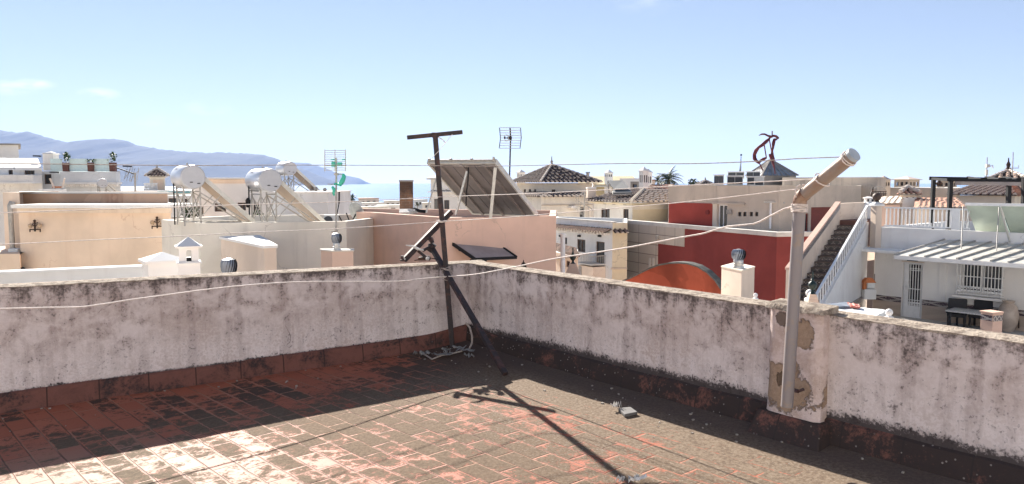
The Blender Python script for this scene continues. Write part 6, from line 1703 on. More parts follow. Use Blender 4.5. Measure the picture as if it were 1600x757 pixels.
# white dome chimney behind the stair head
Y = 30.5; c = P(1357, 322, Y); r = thing('domed_chimney', 'white domed chimney with small dark slots at the head of the stairs', 'chimney', c - V((0, 0, .6)))
mb = MB(); k = Y / F; mb.lathe([(19 * k, -.6), (19 * k, -.02), (16 * k, 3 * k), (9 * k, 5.5 * k), (7 * k, 6 * k)], c, 20); mb.build('dome', M['white'], r, smooth=40)
mb = MB(); mb.lathe([(6.5 * k, 6 * k), (6.5 * k, 11.5 * k)], c, 16); mb.build('neck', M['white'], r, smooth=40)
for a in (-2.1, -1.1): mb = MB(); mb.box(c + V((6.5 * k * math.cos(a), 6.5 * k * math.sin(a), 8.8 * k)), (.06, .06, .09), a); mb.build('slot', M['dark'], r)
mb = MB(); mb.lathe([(8.5 * k, 11.6 * k), (8.5 * k, 12.6 * k), (2 * k, 14.5 * k)], c, 16); mb.build('cap', M['white'], r)
# wire wheel aerial above it
Y = 31.5; c = P(1374, 305, Y); r = thing('hoop_aerial', 'round wire hoop aerial with short cross rods above the stair head', 'aerial', c - V((0, 0, .8)))
mb = MB(); k = Y / F; n = 26; mb.tube([c + V((13 * k * math.cos(2 * math.pi * i / n), .05, 13 * k * math.sin(2 * math.pi * i / n))) for i in range(n + 1)], .012, 5); mb.build('hoop', M['steel_dull'], r)
mb = MB(); mb.tube([c + V((-10 * k, 0, 12 * k)), c + V((-13 * k, 0, 0)), c + V((-9 * k, 0, -11 * k)), c + V((0, 0, -16 * k))], .03, 6); mb.build('stem', M['iron'], r)
mb = MB()
for z in (5, 2, 0, -2): mb.tube([c + V((-11 * k, 0, z * k)), c + V((11 * k, 0, (z + .6) * k))], .014, 5)
for i in range(8): mb.tube([c + V(((-9 + i * 2.6) * k, 0, -2.5 * k)), c + V(((-9 + i * 2.6) * k, 0, 6 * k))], .012, 5)
mb.build('cross_rods', M['iron'], r)
# stairs
S0, S1 = xy(1265, 23.6, 465), xy(1331, 28.6, 352)
def stairs():
    NS = 13; b = V((*S0, zat(465, 23.6))); t = V((*S1, zat(352, 28.6))); wv = V((.90, -.20, 0)) * .88
    r = thing('patterned_staircase', 'outdoor staircase with dark patterned riser tiles climbing to the roof terrace', 'staircase', b - V((0, 0, .5)))
    st = (t - b) / NS
    for i in range(-6, NS):
        p = b + st * i; z0, z1 = p.z, p.z + st.z; fwd = V((st.x, st.y, 0))
        l, rr = V((p.x, p.y, 0)) - wv * .5, V((p.x, p.y, 0)) + wv * .5
        mb = MB(); q = [l, rr, rr + fwd, l + fwd]; mb.hexa([v + V((0, 0, z0 - .6)) for v in q], [v + V((0, 0, z1 - .035)) for v in q]); mb.build('riser', M['tile_riser'], r)
        mb = MB(); n = fwd.normalized() * .03; q = [l - n, rr - n, rr + fwd, l + fwd]; mb.hexa([v + V((0, 0, z1 - .032)) for v in q], [v + V((0, 0, z1)) for v in q]); mb.build('tread', M['frame_b'], r)
    # left stair wall
    g = MB(); L0, L1 = b - wv * .52 - st * 1.2, t - wv * .52
    w2 = V((-.13, .03, 0)); hgt = V((0, 0, .78)); hg0 = V((0, 0, 1.05))
    lo0, lo1 = L0 - V((0, 0, 2.0)), L1 - V((0, 0, 1.2))
    g.hexa([lo0, lo1, lo1 + w2, lo0 + w2], [L0 + hg0, L1 + hgt, L1 + hgt + w2, L0 + hg0 + w2]); g.build('stair_wall', M['peach_pale'], r)
    g = MB(); o1, o2 = V((.02, -.005, 0)), w2 + V((-.03, .007, 0)); g.hexa([L0 + hg0 + o1 + V((0, 0, .003)), L1 + hgt + o1 + V((0, 0, .003)), L1 + hgt + o2 + V((0, 0, .003)), L0 + hg0 + o2 + V((0, 0, .003))], [v + V((0, 0, .07)) for v in (L0 + hg0 + o1, L1 + hgt + o1, L1 + hgt + o2, L0 + hg0 + o2)]); g.build('wall_coping', M['salmon'], r)
    g = MB(); i0, i1 = V((.012, -.003, 0)), V((.002, 0, 0)); zz = (V((0, 0, .60)), V((0, 0, .75))); yy = (V((0, 0, .87)), V((0, 0, 1.02)))
    g.hexa([L0 + i1 + yy[0], L1 + i1 + zz[0], L1 + i0 + zz[0], L0 + i0 + yy[0]], [L0 + i1 + yy[1], L1 + i1 + zz[1], L1 + i0 + zz[1], L0 + i0 + yy[1]]); g.build('tile_border', M['tile_border'], r)
    # newel at its foot
    # landing wall behind the top
    g = MB(); a = L1 + w2 * .5; bq = xy(1369, 31.0, 330); c2 = V((bq.x, bq.y, a.z)); nn = V((0, .2, 0)); zt_ = a.z + .78
    g.hexa([V((a.x, a.y, a.z - 1.5)), V((c2.x, c2.y, a.z - 1.5)), V((c2.x, c2.y + .2, a.z - 1.5)), V((a.x, a.y + .2, a.z - 1.5))], [V((a.x, a.y, zt_)), V((c2.x, c2.y, zt_)), V((c2.x, c2.y + .2, zt_)), V((a.x, a.y + .2, zt_))]); g.build('landing_wall', M['peach_pale'], r)
    g = MB(); tt = t + wv * .0; q = [V((t.x, t.y, 0)) - wv * .5, V((t.x, t.y, 0)) + wv * .7, V((t.x, t.y, 0)) + wv * .7 + V((.9, 1.6, 0)), V((t.x, t.y, 0)) - wv * .5 + V((.9, 1.6, 0))]
    g.hexa([v + V((0, 0, t.z - .8)) for v in q], [v + V((0, 0, t.z + .17)) for v in q]); g.build('landing', M['brown'], r)
    # right flank wall under the handrail
    R0, R1 = b + wv * .52 - st * 5, t + wv * .52
    g = MB(); w3 = V((.14, -.03, 0)); g.hexa([V((R0.x, R0.y, -5.4)), V((R1.x, R1.y, -3.4)), V((R1.x, R1.y, -3.4)) + w3, V((R0.x, R0.y, -5.4)) + w3], [R0 + V((0, 0, .12)), R1 + V((0, 0, .12)), R1 + V((0, 0, .12)) + w3, R0 + V((0, 0, .12)) + w3]); g.build('flank_wall', M['white'], r)
    rl = railing('sloping white handrail with bars up the right side of the stairs', (R0 + w3 * .5).xy, (R1 + w3 * .5).xy, 0, .58, 26, M['frame_w'], slope=(R0.z + .12, R1.z + .12))
    # wall from the stair foot to the house front, with dado
    return (R0 + w3).xy, (R1 + w3).xy
R0 = stairs()
# dado along the stair flank facing the yard
sA, sB = R0
es = (sB - sA).normalized(); ns = V((es.y, -es.x))
slab(wh, 'side_dado', sA, sB, ns, 0, (sB - sA).length, ZF - .3, ZD - .19, .003, .03, M['dado'])
slab(wh, 'side_border', sA, sB, ns, 0, (sB - sA).length, ZD - .187, ZD, .003, .034, M['tile_border'])
# yard floor
yf = MB(); yq = [xy(1180, 20, 500), xy(1700, 17.5, 500), wB, wA, sA]; yf.prism(yq, -10, ZF); tag(yf.build('yard_floor', M['conc_pale']), None, None, kind='structure')
# wall shrine with an orange roof
c = P(1357, 447, 27.6); r = thing('wall_shrine', 'small white wall niche with an orange clay roof on the yard wall', 'niche', c - V((0, 0, .3)))
mb = MB(); mb.box(c - V((0, 0, .28)), (.42, .34, .36)); mb.build('pedestal', M['white'], r, bevel=.01); mb = MB(); mb.box(c + V((.05, 0, .02)), (.26, .2, .2)); mb.build('figure_box', M['white_plastic'], r)
mb = MB(); a = c + V((-.2, -.12, .12)); mb.hexa([a, a + V((.42, 0, 0)), a + V((.42, .3, 0)), a + V((0, .3, 0))], [a + V((.12, .05, .16)), a + V((.3, .05, .16)), a + V((.3, .25, .16)), a + V((.12, .25, .16))]); mb.box(c + V((-.17, -.05, 0)), (.08, .16, .26)); mb.build('clay_roof', M['orange'], r)
mb = MB(); mb.tube([c + V((.2, 0, .1)), c + V((.2, 0, .42))], .02, 6); mb.build('flue', M['conc'], r)
# tarpaulins and white table sheet over the near yard wall
def sheet(name, label, pts, m, cat='tarpaulin', th=.04, seed=0):
    mb = MB(); a, b, c, d = pts; n = 10; up = []
    for i in range(n + 1):
        for j in range(n + 1):
            p = a.lerp(b, i / n).lerp(d.lerp(c, i / n), j / n); up.append(p + V((0, 0, .03 * noise.noise(V((i * .45, j * .6, seed))))))
    k = len(up); fs = [(i * (n + 1) + j, (i + 1) * (n + 1) + j, (i + 1) * (n + 1) + j + 1, i * (n + 1) + j + 1) for i in range(n) for j in range(n)]
    edge = [i * (n + 1) for i in range(n + 1)] + [n * (n + 1) + j for j in range(1, n + 1)] + [i * (n + 1) + n for i in range(n - 1, -1, -1)] + [j for j in range(n - 1, 0, -1)]
    mb.add(up + [p - V((0, 0, th)) for p in up], fs + [tuple(k + q for q in f) for f in fs] + [(edge[i], edge[(i + 1) % len(edge)], k + edge[(i + 1) % len(edge)], k + edge[i]) for i in range(len(edge))])
    return tag(mb.build(name, m, smooth=40), label, cat)
zt_ = -1.18
sheet('white_canopy', 'flat white sheet canopy in the yard behind the pier', [Pz(1284, 489, zt_), Pz(1362, 499, zt_), Pz(1387, 484, zt_ + .02), Pz(1300, 478, zt_)], M['tarp_w'], 'canopy', .12)
sheet('blue_tarpaulin', 'blue grey tarpaulin edge next to the stepped pedestal', [Pz(1286, 480, zt_ + .06), Pz(1328, 478.5, zt_ + .06), Pz(1322, 472, zt_ + .08), Pz(1290, 475, zt_ + .06)], M['tarp_b'], seed=3)
sheet('red_tarpaulin', 'faded red cloth lying on the white canopy', [Pz(1330, 478.5, zt_ + .08), Pz(1344, 480, zt_ + .08), Pz(1342, 476, zt_ + .1), Pz(1324, 472.5, zt_ + .1)], M['tarp_r'], 'cloth', seed=5)
pole('canopy_support', 'slim post holding up the white sheet canopy', 'post', 1340, 492, 560, 19.2, .05, M['frame_w'])
# furniture under the lean-to
cT = Wh(U(1530, 490), .75, 0); r = thing('garden_table', 'pale topped table in the shade under the barred window', 'table', (cT.x, cT.y, ZF))
ang = math.atan2(eW.y, eW.x); mb = MB(); mb.box((cT.x, cT.y, ZF + .55), (1.25, .8, .05), ang); mb.build('tabletop', M['rag'], r, bevel=.01)
for i in (-1, 1):
    for j in (-1, 1): mb = MB(); q = Matrix.Rotation(ang, 3, 'Z') @ V((i * .5, j * .3, 0)); mb.bar((cT.x + q.x, cT.y + q.y, ZF), (cT.x + q.x, cT.y + q.y, ZF + .525), .05); mb.build('leg', M['blackplastic'], r)
for (u, d, rz, lab) in ((U(1505, 490), .55, .3, 'dark wicker armchair at the left end of the yard table'), (U(1537, 480), .28, 0, 'dark wicker armchair behind the yard table against the wall')):
    q = Wh(u, d, ZF); r = thing('wicker_chair', lab, 'chair', q, 'dark wicker chairs'); Mx = Matrix.Rotation(ang + rz, 3, 'Z')
    mb = MB(); mb.box(q + V((0, 0, .38)), (.55, .52, .12), M=Mx); mb.build('seat', M['blackplastic'], r, bevel=.03)
    mb = MB(); mb.box(q + Mx @ V((0, .24, .62)), (.55, .08, .5), M=Mx); mb.build('backrest', M['blackplastic'], r, bevel=.03)
    for s in (-1, 1): mb = MB(); mb.box(q + Mx @ V((s * .27, 0, .5)), (.07, .5, .14), M=Mx); mb.build('armrest', M['blackplastic'], r, bevel=.02)
    for i in (-1, 1):
        for j in (-1, 1): mb = MB(); a = q + Mx @ V((i * .23, j * .2, 0)); mb.bar(a, a + V((0, 0, .32)), .05); mb.build('leg', M['blackplastic'], r)
c = P(1549, 505, 22.2); r = thing('tiled_pedestal', 'short pink pedestal with a patterned tile frieze in the yard', 'pedestal', (c.x, c.y, ZF))
zt2 = zat(489, 22.2); hh = 12.5 / F * 22.2
mb = MB(); mb.box((c.x, c.y, (ZF + zt2) / 2), (2 * hh * .85, 2 * hh * .85, zt2 - ZF), .35); mb.build('shaft', M['salmon'], r, bevel=.01)
mb = MB(); mb.box((c.x, c.y, zt2 + .025), (2 * hh * .95, 2 * hh * .95, .045), .35); mb.build('cap', M['salmon'], r, bevel=.01)
fm_ = MB(); Mx = Matrix.Rotation(.35, 3, 'Z')
for k in range(4): Mk = Matrix.Rotation(.35 + k * math.pi / 2, 3, 'Z'); q = V((c.x, c.y, zt2 - .13)) + Mk @ V((0, -hh * .85 - .006, 0)); fm_.box(q, (2 * hh * .8, .008, .16), M=Mk)
fm_.build('tile_frieze', M['tile_border'], r)
q = Wh(U(1581, 490), .35, ZF); r = thing('large_urn', 'large dark rimmed clay jar against the dado under the window wall', 'jar', q)
mb = MB(); mb.lathe([(.16, 0), (.27, .25), (.31, .5), (.25, .78), (.15, .9), (.19, .98), (.15, .98)], q, 16); mb.build('body', M['dado'], r, smooth=50)
mb = MB(); n = 20; mb.tube([q + V((.34 * math.cos(math.pi * i / n * 1.0), -.02, .1 + .85 * math.sin(math.pi * i / n))) for i in range(n + 1)], .02, 6); mb.build('iron_hoop', M['iron'], r)
# collectors above the metal roof
def right_collectors():
    r = thing('flat_collector_pair', 'pair of pale green solar collectors standing on the lean-to metal roof', 'solar panel', P(1560, 380, 25.2))
    TL, TM, TR = P(1508, 320.5, 25.6), P(1563, 321.5, 25.0), P(1636, 322.5, 24.2); dn = P(1530, 377.5, 26.3) - TL
    n = (TM - TL).cross(dn).normalized(); n = n if n.z > 0 else -n
    for (a, b) in ((TL, TM), (TM, TR)):
        g = (b - a).normalized() * .02
        mb = MB(); q = [a + g, b - g, b - g + dn, a + g + dn]; mb.hexa(q, [v + n * .07 for v in q]); c = mb.build('collector', M['greenglass'], r)
        g2 = MB(); q2 = [a + g * 3 + dn * .03, b - g * 3 + dn * .03, b - g * 3 + dn * .97, a + g * 3 + dn * .97]; g2.hexa([v + n * .073 for v in q2], [v + n * .078 for v in q2]); g2.build('glass_cover', M['col_face'], c)
        f = MB(); f.bar(a + n * .035, b + n * .035, .1, .09); f.bar(a + dn + n * .035, b + dn + n * .035, .06, .07); f.build('edge_frame', M['frame_w'], c)
    mb = MB(); mb.bar(P(1563.5, 325, 24.9), P(1578, 379, 24.9), .075, .03); mb.build('flat_prop', M['alu'], r)
    for (a, b) in ((P(1505, 323, 25.5), P(1502, 389, 24.4)), (P(1561, 324, 24.9), P(1557, 392, 24.0)), (P(1516, 330, 25.6), P(1509, 352, 25.4))): mb = MB(); mb.tube([a, b], .016, 6); mb.build('thin_strut', M['steel_dull'], r)
    mb = MB(); mb.bar(TL + dn + V((-.3, 0, 0)), TR + dn, .08, .06); mb.build('base_rail', M['white'], r)
right_collectors()
# pergola on the roof terrace
def pergola():
    r = thing('black_pergola', 'black steel pergola with a rolled dark awning on the roof terrace', 'pergola', P(1530, 352, 30)); z0 = ZT - .42
    zt_ = zat(277.5, 31)
    pts = {}
    for (x, Y, yt) in ((1459, 31, 278), (1485.5, 29.0, 283.5), (1576.5, 28.5, 279), (1600.5, 27.2, 279)):
        b = P(x - (3.5 if x < 1500 else 1), 350, Y); t = P(x, yt, Y); b.z = min(b.z, z0 + .02)
        d = (t - b); mb = MB(); mb.bar(b, t, .13); mb.build('post', M['black'], r); pts[x] = t
    mb = MB(); mb.bar(P(1452, 279, 31.2), P(1700, 283, 29.5), .10, .14); mb.build('rear_beam', M['black'], r)
    mb = MB(); mb.bar(P(1480, 281.5, 29), P(1700, 283.5, 26.3), .09, .10); mb.build('front_beam', M['black'], r)
    mb = MB(); mb.bar(P(1458, 279.5, 31.05), P(1489, 282.2, 28.9), .09); mb.build('side_beam', M['black'], r)
    for x in (1520, 1548, 1576, 1604): mb = MB(); mb.bar(P(x - 8, 277.5, 31), P(x + 14, 280.5, 28.4), .08); mb.build('rafter', M['black'], r)
    q = [P(1492, 282.5, 29.2), P(1597, 282.5, 28), P(1597, 290.5, 28), P(1492, 289.5, 29.2)]
    slabpoly(r, 'awning', q, .12, M['panel_dk'])
pergola()
# ------------------------------------------------------------------ the neighbouring roof just below our parapet
ZN = -.82
nA, nB = Pz(880, 428, ZN).xy, Pz(1396, 496, ZN).xy
fN = rect_foot(nA, nB, .22); fN = [p - (nB - nA).normalized() * 1.0 if i in (0, 3) else p + (nB - nA).normalized() * .3 for i, p in enumerate(fN)]
mb = MB(); mb.prism(fN, -10, ZN - .06); nw = tag(mb.build('neighbour_wall', M['white']), 'low white neighbour parapet wall carrying the urn pedestals and balls', 'wall')
def stepped_urn(label, px, ybase, ytop_urn, ysteptop, ztop, w0):
    p = Pz(px, ybase, ztop); Y = p.y; k = Y / F
    r = thing('urn_pedestal', label + ' pedestal', 'pedestal', p - V((0, 0, .3)), None)
    hs = (ybase - ysteptop) * k; n = 6; mb = MB(); prof = []
    for i in range(n):
        rr = w0 * k * (1 - .66 * (i / n) ** .8); z = hs * i / n; prof += [(rr, z), (rr * .97, z + hs / n * .6), (rr * .90, z + hs / n)]
    vs = []
    mb.lathe([(w0 * k, -.3)] + prof, p, 4); m4 = Matrix.Rotation(R(40), 3, 'Z'); mb.v = [p + m4 @ (v - p) for v in mb.v]; mb.build('stepped_base', M['stone_warm'], r)
    u = thing('iron_urn', label, 'urn', p + V((0, 0, hs)), 'dark iron urns')
    hu = (ysteptop - ytop_urn) * k; mb = MB()
    mb.lathe([(.16 * hu, 0), (.10 * hu, .06 * hu), (.06 * hu, .16 * hu), (.17 * hu, .30 * hu), (.20 * hu, .40 * hu), (.17 * hu, .50 * hu), (.07 * hu, .58 * hu), (.06 * hu, .62 * hu), (.08 * hu, .65 * hu), (.04 * hu, .70 * hu), (.035 * hu, .86 * hu), (.05 * hu, .9 * hu), (.01 * hu, hu)], p + V((0, 0, hs)), 14); mb.build('body', M['iron_urn'], u, smooth=50)
stepped_urn('dark iron urn finial in front of the small tiled house', 895, 432, 386, 412, ZN, 19)
stepped_urn('dark iron urn finial at the foot of the patterned stairs', 1268.5, 483, 424, 459, ZN, 18)
for (x, y0, y1, lab, Y) in ((1180.5, 467, 458, 'white stone ball on the neighbour wall below the maroon building', None), (1389, 497, 482.5, 'white stone ball on the neighbour wall near the barred door', None), (1265, 468, 452, 'white stone ball half hidden behind the right iron urn', None)):
    p = Pz(x, y0, ZN - .05); k = p.y / F; rr = (y1 - y0) * -.5 * k * .78
    r = thing('stone_ball', lab, 'ornament', p, 'white stone balls'); mb = MB(); mb.ball(p + V((0, 0, (y0 - y1) * k - rr)), rr, 16, 12); mb.build('ball', M['white'], r, smooth=60)
    mb = MB(); mb.lathe([(rr * 1.3, -.1), (rr * 1.25, rr * .25), (rr * .6, rr * .5), (rr * .6, rr * .9)], p, 14); mb.build('foot', M['white'], r)
# burnt orange curved gable
def curved_gable():
    Y0 = 24.0; pts = [(972, 441), (985, 436), (1000, 428.5), (1015, 421), (1030, 415.5), (1045, 413), (1060, 412.2), (1075, 413.5), (1090, 418), (1105, 427), (1118, 440), (1126, 452), (1132, 460)]
    r = thing('curved_gable', 'burnt orange curved gable wall with a grey rounded coping', 'wall', P(1060, 440, 23.0) - V((0, 0, 4)))
    A, B = xy(972, 25.5, 430), xy(1132, 22.6, 430); N = V(((B - A).y, -(B - A).x)).normalized(); N = N if N.y < 0 else -N
    top = [Pv(x, y, A, B) for x, y in pts]; b3 = V((-N.x, -N.y, 0)) * .2
    mb = MB(); n = len(top); lo = [V((p.x, p.y, -10)) for p in top]
    vs = top + lo + [p + b3 for p in top] + [p + b3 for p in lo]
    fs = [(i, i + 1, n + i + 1, n + i) for i in range(n - 1)] + [(2 * n + i, 2 * n + i + 1, 3 * n + i + 1, 3 * n + i) for i in range(n - 1)] + [(i, i + 1, 2 * n + i + 1, 2 * n + i) for i in range(n - 1)] + [(0, n, 3 * n, 2 * n), (n - 1, 2 * n - 1, 4 * n - 1, 3 * n - 1)]
    mb.add(vs, fs); mb.build('wall', M['rust_orange'], r)
    cb = MB(); f = -b3 * .2; sec = []
    fine = []
    for i in range(n - 1):
        for s in range(4): fine.append(top[i].lerp(top[i + 1], s / 4))
    fine.append(top[-1])
    for p in fine: sec += [p + f + V((0, 0, .003)), p + f + V((0, 0, .05)), p + b3 * 1.2 + V((0, 0, .06)), p + b3 * 1.2 + V((0, 0, .003))]
    m = len(fine); cb.add(sec, [(i * 4 + j, i * 4 + (j + 1) % 4, i * 4 + 4 + (j + 1) % 4, i * 4 + 4 + j) for i in range(m - 1) for j in range(4)] + [(0, 1, 2, 3), (4 * m - 4, 4 * m - 3, 4 * m - 2, 4 * m - 1)]); cb.build('coping', paint('grey_green_coping', (.13, .13, .12), .9, 0, .2, 6, .1), r, smooth=50)
curved_gable()
# pale square chimney with its turbine
zc_ = zat(420.5, 20.0, 1158)
q0, q1, q2 = xy(1127, 20.4, 440), xy(1158.5, 19.4, 440), xy(1178.5, 20.3, 440)
f = [q0, q1, q2, q0 + (q2 - q1)]
r = thing('peach_chimney', 'square pale peach chimney carrying a shiny turbine vent by the maroon wall', 'chimney', V((*q1, -9))); mb = MB(); mb.prism(f, -10, zc_); mb.build('shaft', M['peach_pale'], r)
mb = MB(); mb.prism(inset(f, -.015), zc_ + .002, zc_ + .035); mb.build('capping', M['cream_warm'], r)
vent('large turbine vent on the pale peach chimney', 1154, 420, 390, 19.9, 22, 14)
for o in [o for o in col.objects if o.name.startswith('turbine_vent')]: pass
# dark lantern tip behind the right parapet
Y = 17.5; r = thing('lantern_tip', 'dark pointed lantern top just above the right parapet near the black panel', 'lamp', P(817, 432, Y)); k = Y / F
mb = MB(); mb.lathe([(6 * k, -14 * k), (6 * k, 0), (5 * k, 1 * k), (3.4 * k, 6 * k), (1.2 * k, 8 * k)], P(818, 418, Y), 8); mb.build('hood', M['iron'], r); mb = MB(); mb.lathe([(.6 * k, 7.8 * k), (1 * k, 9.5 * k), (.2 * k, 12 * k)], P(818, 418, Y), 8); mb.build('spike', M['iron'], r)
mb = MB(); mb.tube([P(818, 424, Y), P(818, 424, Y) - V((0, 0, 3))], .05, 8); mb.build('post', M['iron'], r)

# ------------------------------------------------------------------ near things on the terrace
# T shaped rusted post
def t_post():
    Yp = 8.72; b = P(705, 522, Yp); t = P(680, 212, Yp - .02)
    r = thing('rusted_t_post', 'rusted steel post with a crossbar leaning in the corner of the parapet', 'post', V((b.x, b.y, .05)))
    d = (t - b).normalized(); foot = b - d * (b.z - .02) / d.z
    mb = MB(); mb.bar(foot, t, .054, .054, up=V((0, 1, 0))); mb.build('upright', M['rust'], r, bevel=.006)
    mb = MB(); mb.bar(P(636, 215.3, Yp - .05), P(722.5, 206.8, Yp + .04), .06, .045); mb.build('crossbar', M['rust'], r, bevel=.005)
    mb = MB(); mb.box(P(680, 211.5, Yp - .01), (.075, .075, .055)); mb.build('clamp', M['rust'], r, bevel=.006)
    w_ = MB(); w_.tube([P(685, 215, Yp - .05), P(691, 218, Yp - .06), P(696, 223.5, Yp - .05)], .006, 5); w_.tube([P(707, 210, Yp - .04), P(696, 223.5, Yp - .05), P(685, 237, Yp - .05), P(675, 247, Yp - .04)], .0035, 5); w_.build('loose_wire', M['rope'], r)
    w_ = MB(); rnd = random.Random(2)
    for i in range(9):
        y = 418 + i * 2.4; xc = 696 + i * .35
        w_.tube([P(xc - 7, y + rnd.uniform(-1.5, 1.5), Yp - .055), P(xc, y + rnd.uniform(-2, 2), Yp - .09), P(xc + 8, y + rnd.uniform(-2, 2), Yp - .055)], .006, 5)
    w_.build('wire_binding', M['rope_d'], r)
    w_ = MB(); w_.tube([P(682, 345.5, Yp - .05), P(690, 347, Yp - .075), P(698, 345.5, Yp - .05)], .012, 6); w_.build('tie', M['rope'], r)
t_post()
def braces():
    r = thing('rusted_brace', 'long rusted brace leaning from the floor over the corner of the parapet', 'brace', V((P(790, 585, 7.55).x, 7.55, .05)))
    f = Pz(790, 585, .075); mb = MB(); mb.bar(f, P(672, 383, 9.05), .054, .045); mb.build('bar', M['rust'], r, bevel=.006)
    mb = MB(); mb.bar(P(742, 497, 8.05) + V((0, -.03, 0)), P(736, 492, 8.1) + V((0, -.03, 0)), .012); mb.build('tie', M['rope'], r)
    mb = MB(); p = P(674, 387, 9.0); mb.box(p, (.07, .09, .10), M=Matrix.Rotation(.6, 3, 'Y')); mb.tube([P(676, 380, 8.95), P(673, 374, 8.95), P(668, 371, 8.95)], [.022, .03, .02], 8); mb.tube([P(660, 392, 8.95), P(676, 384, 8.95)], .02, 6); mb.build('clamp', M['rust'], r)
    r2 = thing('rusted_strut', 'short rusted strut sloping up through the post from the parapet top', 'brace', P(630, 406, 9.1))
    a, b = P(631, 407, 8.62), P(705, 331, 8.92); mb = MB(); mb.bar(a, b, .062, .055); mb.build('bar', M['rust'], r2, bevel=.006)
    mb = MB(); mb.box(P(630, 406.5, 8.55), (.05, .12, .02)); mb.box(P(628.5, 403.5, 8.55), (.03, .03, .05)); mb.build('foot_plate', M['rust'], r2)
    mb = MB(); mb.tube([P(634, 383.5, 8.6), P(645, 385, 8.6), P(652, 389, 8.6), P(662, 391.5, 8.6)], [.006, .012, .016, .008], 6); mb.build('rag_tie', M['rag'], r2)
    r3 = thing('old_aerial_clamp', 'broken aerial clamp with black block lying on the parapet coping', 'scrap', P(662, 406, 8.75))
    mb = MB(); mb.box(P(663, 404.5, 8.72), (.13, .08, .035)); mb.build('block', M['iron'], r3, bevel=.004)
    mb = MB(); mb.bar(P(653, 392, 8.75), P(664, 401, 8.75), .035, .03); mb.bar(P(664, 401, 8.75), P(672, 403, 8.74), .03); mb.build('bracket', M['rust'], r3)
    mb = MB(); mb.tube([P(648, 407.3, 8.6), P(655, 406, 8.66), P(672, 403.5, 8.7), P(684, 405.5, 8.65)], .006, 5); mb.build('wire_end', M['iron'], r3)
    mb = MB(); mb.ball(P(668, 404.5, 8.62), .022, 8, 6); mb.build('lead_lump', M['rag'], r3)
braces()
# grey bent pipe fixed to the pier
def bent_pipe():
    Yb_, Yt = 5.26, 5.30
    b, e = P(1229.5, 636, Yb_), P(1249.5, 322, Yt); r = thing('bent_pipe', 'grey pipe standing against the pier with a tan pipe arm angled up to the right', 'pipe', b)
    mb = MB(); mb.tube([b, b.lerp(e, .5), e], .0405, 20); mb.build('upright', M['pipe'], r, smooth=50)
    a0, a1 = P(1252, 308, Yt - .01), P(1333, 243, 4.95); dirv = (a1 - a0).normalized()
    mb = MB(); mb.tube([e + V((0, 0, -.01)), P(1249.8, 315, Yt), a0, a0 + dirv * .04], .046, 20); mb.build('elbow', M['pipe_br'], r, smooth=50)
    mb = MB(); mb.tube([a0 + dirv * .03, a0.lerp(a1, .5), a1], .043, 20); mb.build('arm', M['pipe_ln'], r, smooth=50)
    mb = MB(); mb.tube([a1 - dirv * .012, a1 + dirv * .012], .0465, 20); mb.build('end_cap', M['cap'], r, smooth=50)
    def wrap(c, ax, n, sp, rad, m, seed, name):
        rnd = random.Random(seed); u = ax.cross(V((0, 1, 0))).normalized(); v = ax.cross(u); g = MB(); pts = []
        for i in range(n * 12 + 1):
            t = i / 12; a = 2 * math.pi * t; pts.append(c + ax * (sp * (t - n / 2)) + (u * math.cos(a) + v * math.sin(a)) * rad + ax * rnd.uniform(-.003, .003))
        g.tube(pts, .0045, 5); g.build(name, m, r)
    up = (e - b).normalized()
    wrap(P(1249, 325, Yt), up, 6, .009, .052, M['rope'], 1, 'cord_wrapping'); wrap(a0.lerp(a1, .92), dirv, 2, .012, .051, M['rope'], 2, 'cord_wrapping')
    wrap(a0.lerp(a1, .42), (dirv + up * .35).normalized(), 1, .012, .056, M['rope'], 3, 'cord_wrapping'); wrap(P(1254, 303, Yt - .005), (dirv + V((0, 0, -.5))).normalized(), 1, .02, .062, M['rope'], 4, 'cord_wrapping')
    mb = MB(); q = P(1238.5, 610, 5.42); mb.tube([q + V((-.02, .05, 0)), q + V((.03, -.03, 0))], .014, 6); mb.tube([q + V((.03, -.03, 0)), q + V((.07, -.02, .012))], .01, 6); mb.build('wall_hook', M['rust'], r)
bent_pipe()
# washing lines: from outside the left edge, past the post, to the pipe
Lp, Mp, Rp = xy(-120, 5.6, 350), xy(690, 8.62, 350), xy(1250, 5.30, 320)
def wire(name, label, pts, rad, m, rend=None, group='washing lines'):
    out = []
    for (x, y) in pts:
        if x <= 690: out.append(Pv(x, y, Lp, Mp))
        elif x <= 1250: out.append(Pv(x, y, Mp, Rp))
        else: out.append(P(x, y, 5.28 - (x - 1250) / 83 * .33))
    # smooth
    fine = []
    for i in range(len(out) - 1):
        p0, p1, p2, p3 = out[max(i - 1, 0)], out[i], out[i + 1], out[min(i + 2, len(out) - 1)]
        n = max(2, int((p2 - p1).length / .12))
        for k in range(n):
            t = k / n; fine.append(((p1 * 2) + (p2 - p0) * t + (p0 * 2 - p1 * 5 + p2 * 4 - p3) * t * t + (p1 * 3 - p0 - p2 * 3 + p3) * t ** 3) * .5)
    fine.append(out[-1])
    mb = MB(); mb.tube(fine, rad, 7); return tag(mb.build(name, m, smooth=80), label, 'washing line', group)
wire('washing_line', 'topmost taut thin cord crossing the sky from left to the pipe arm end', [(-110, 254.5), (0, 255.5), (140, 257.3), (300, 259), (450, 258.2), (650, 259), (760, 260), (960, 256), (1080, 256), (1180, 252.5), (1240, 248.5), (1318, 245.5)], .0036, M['rope_d'])
wire('washing_line', 'second cord from the top, passing the solar tanks to the middle of the pipe arm', [(-110, 339), (0, 333), (264, 324), (400, 319.5), (550, 315), (690, 308), (850, 302), (1000, 294), (1114, 288), (1200, 284), (1278, 280)], .0036, M['rope'])
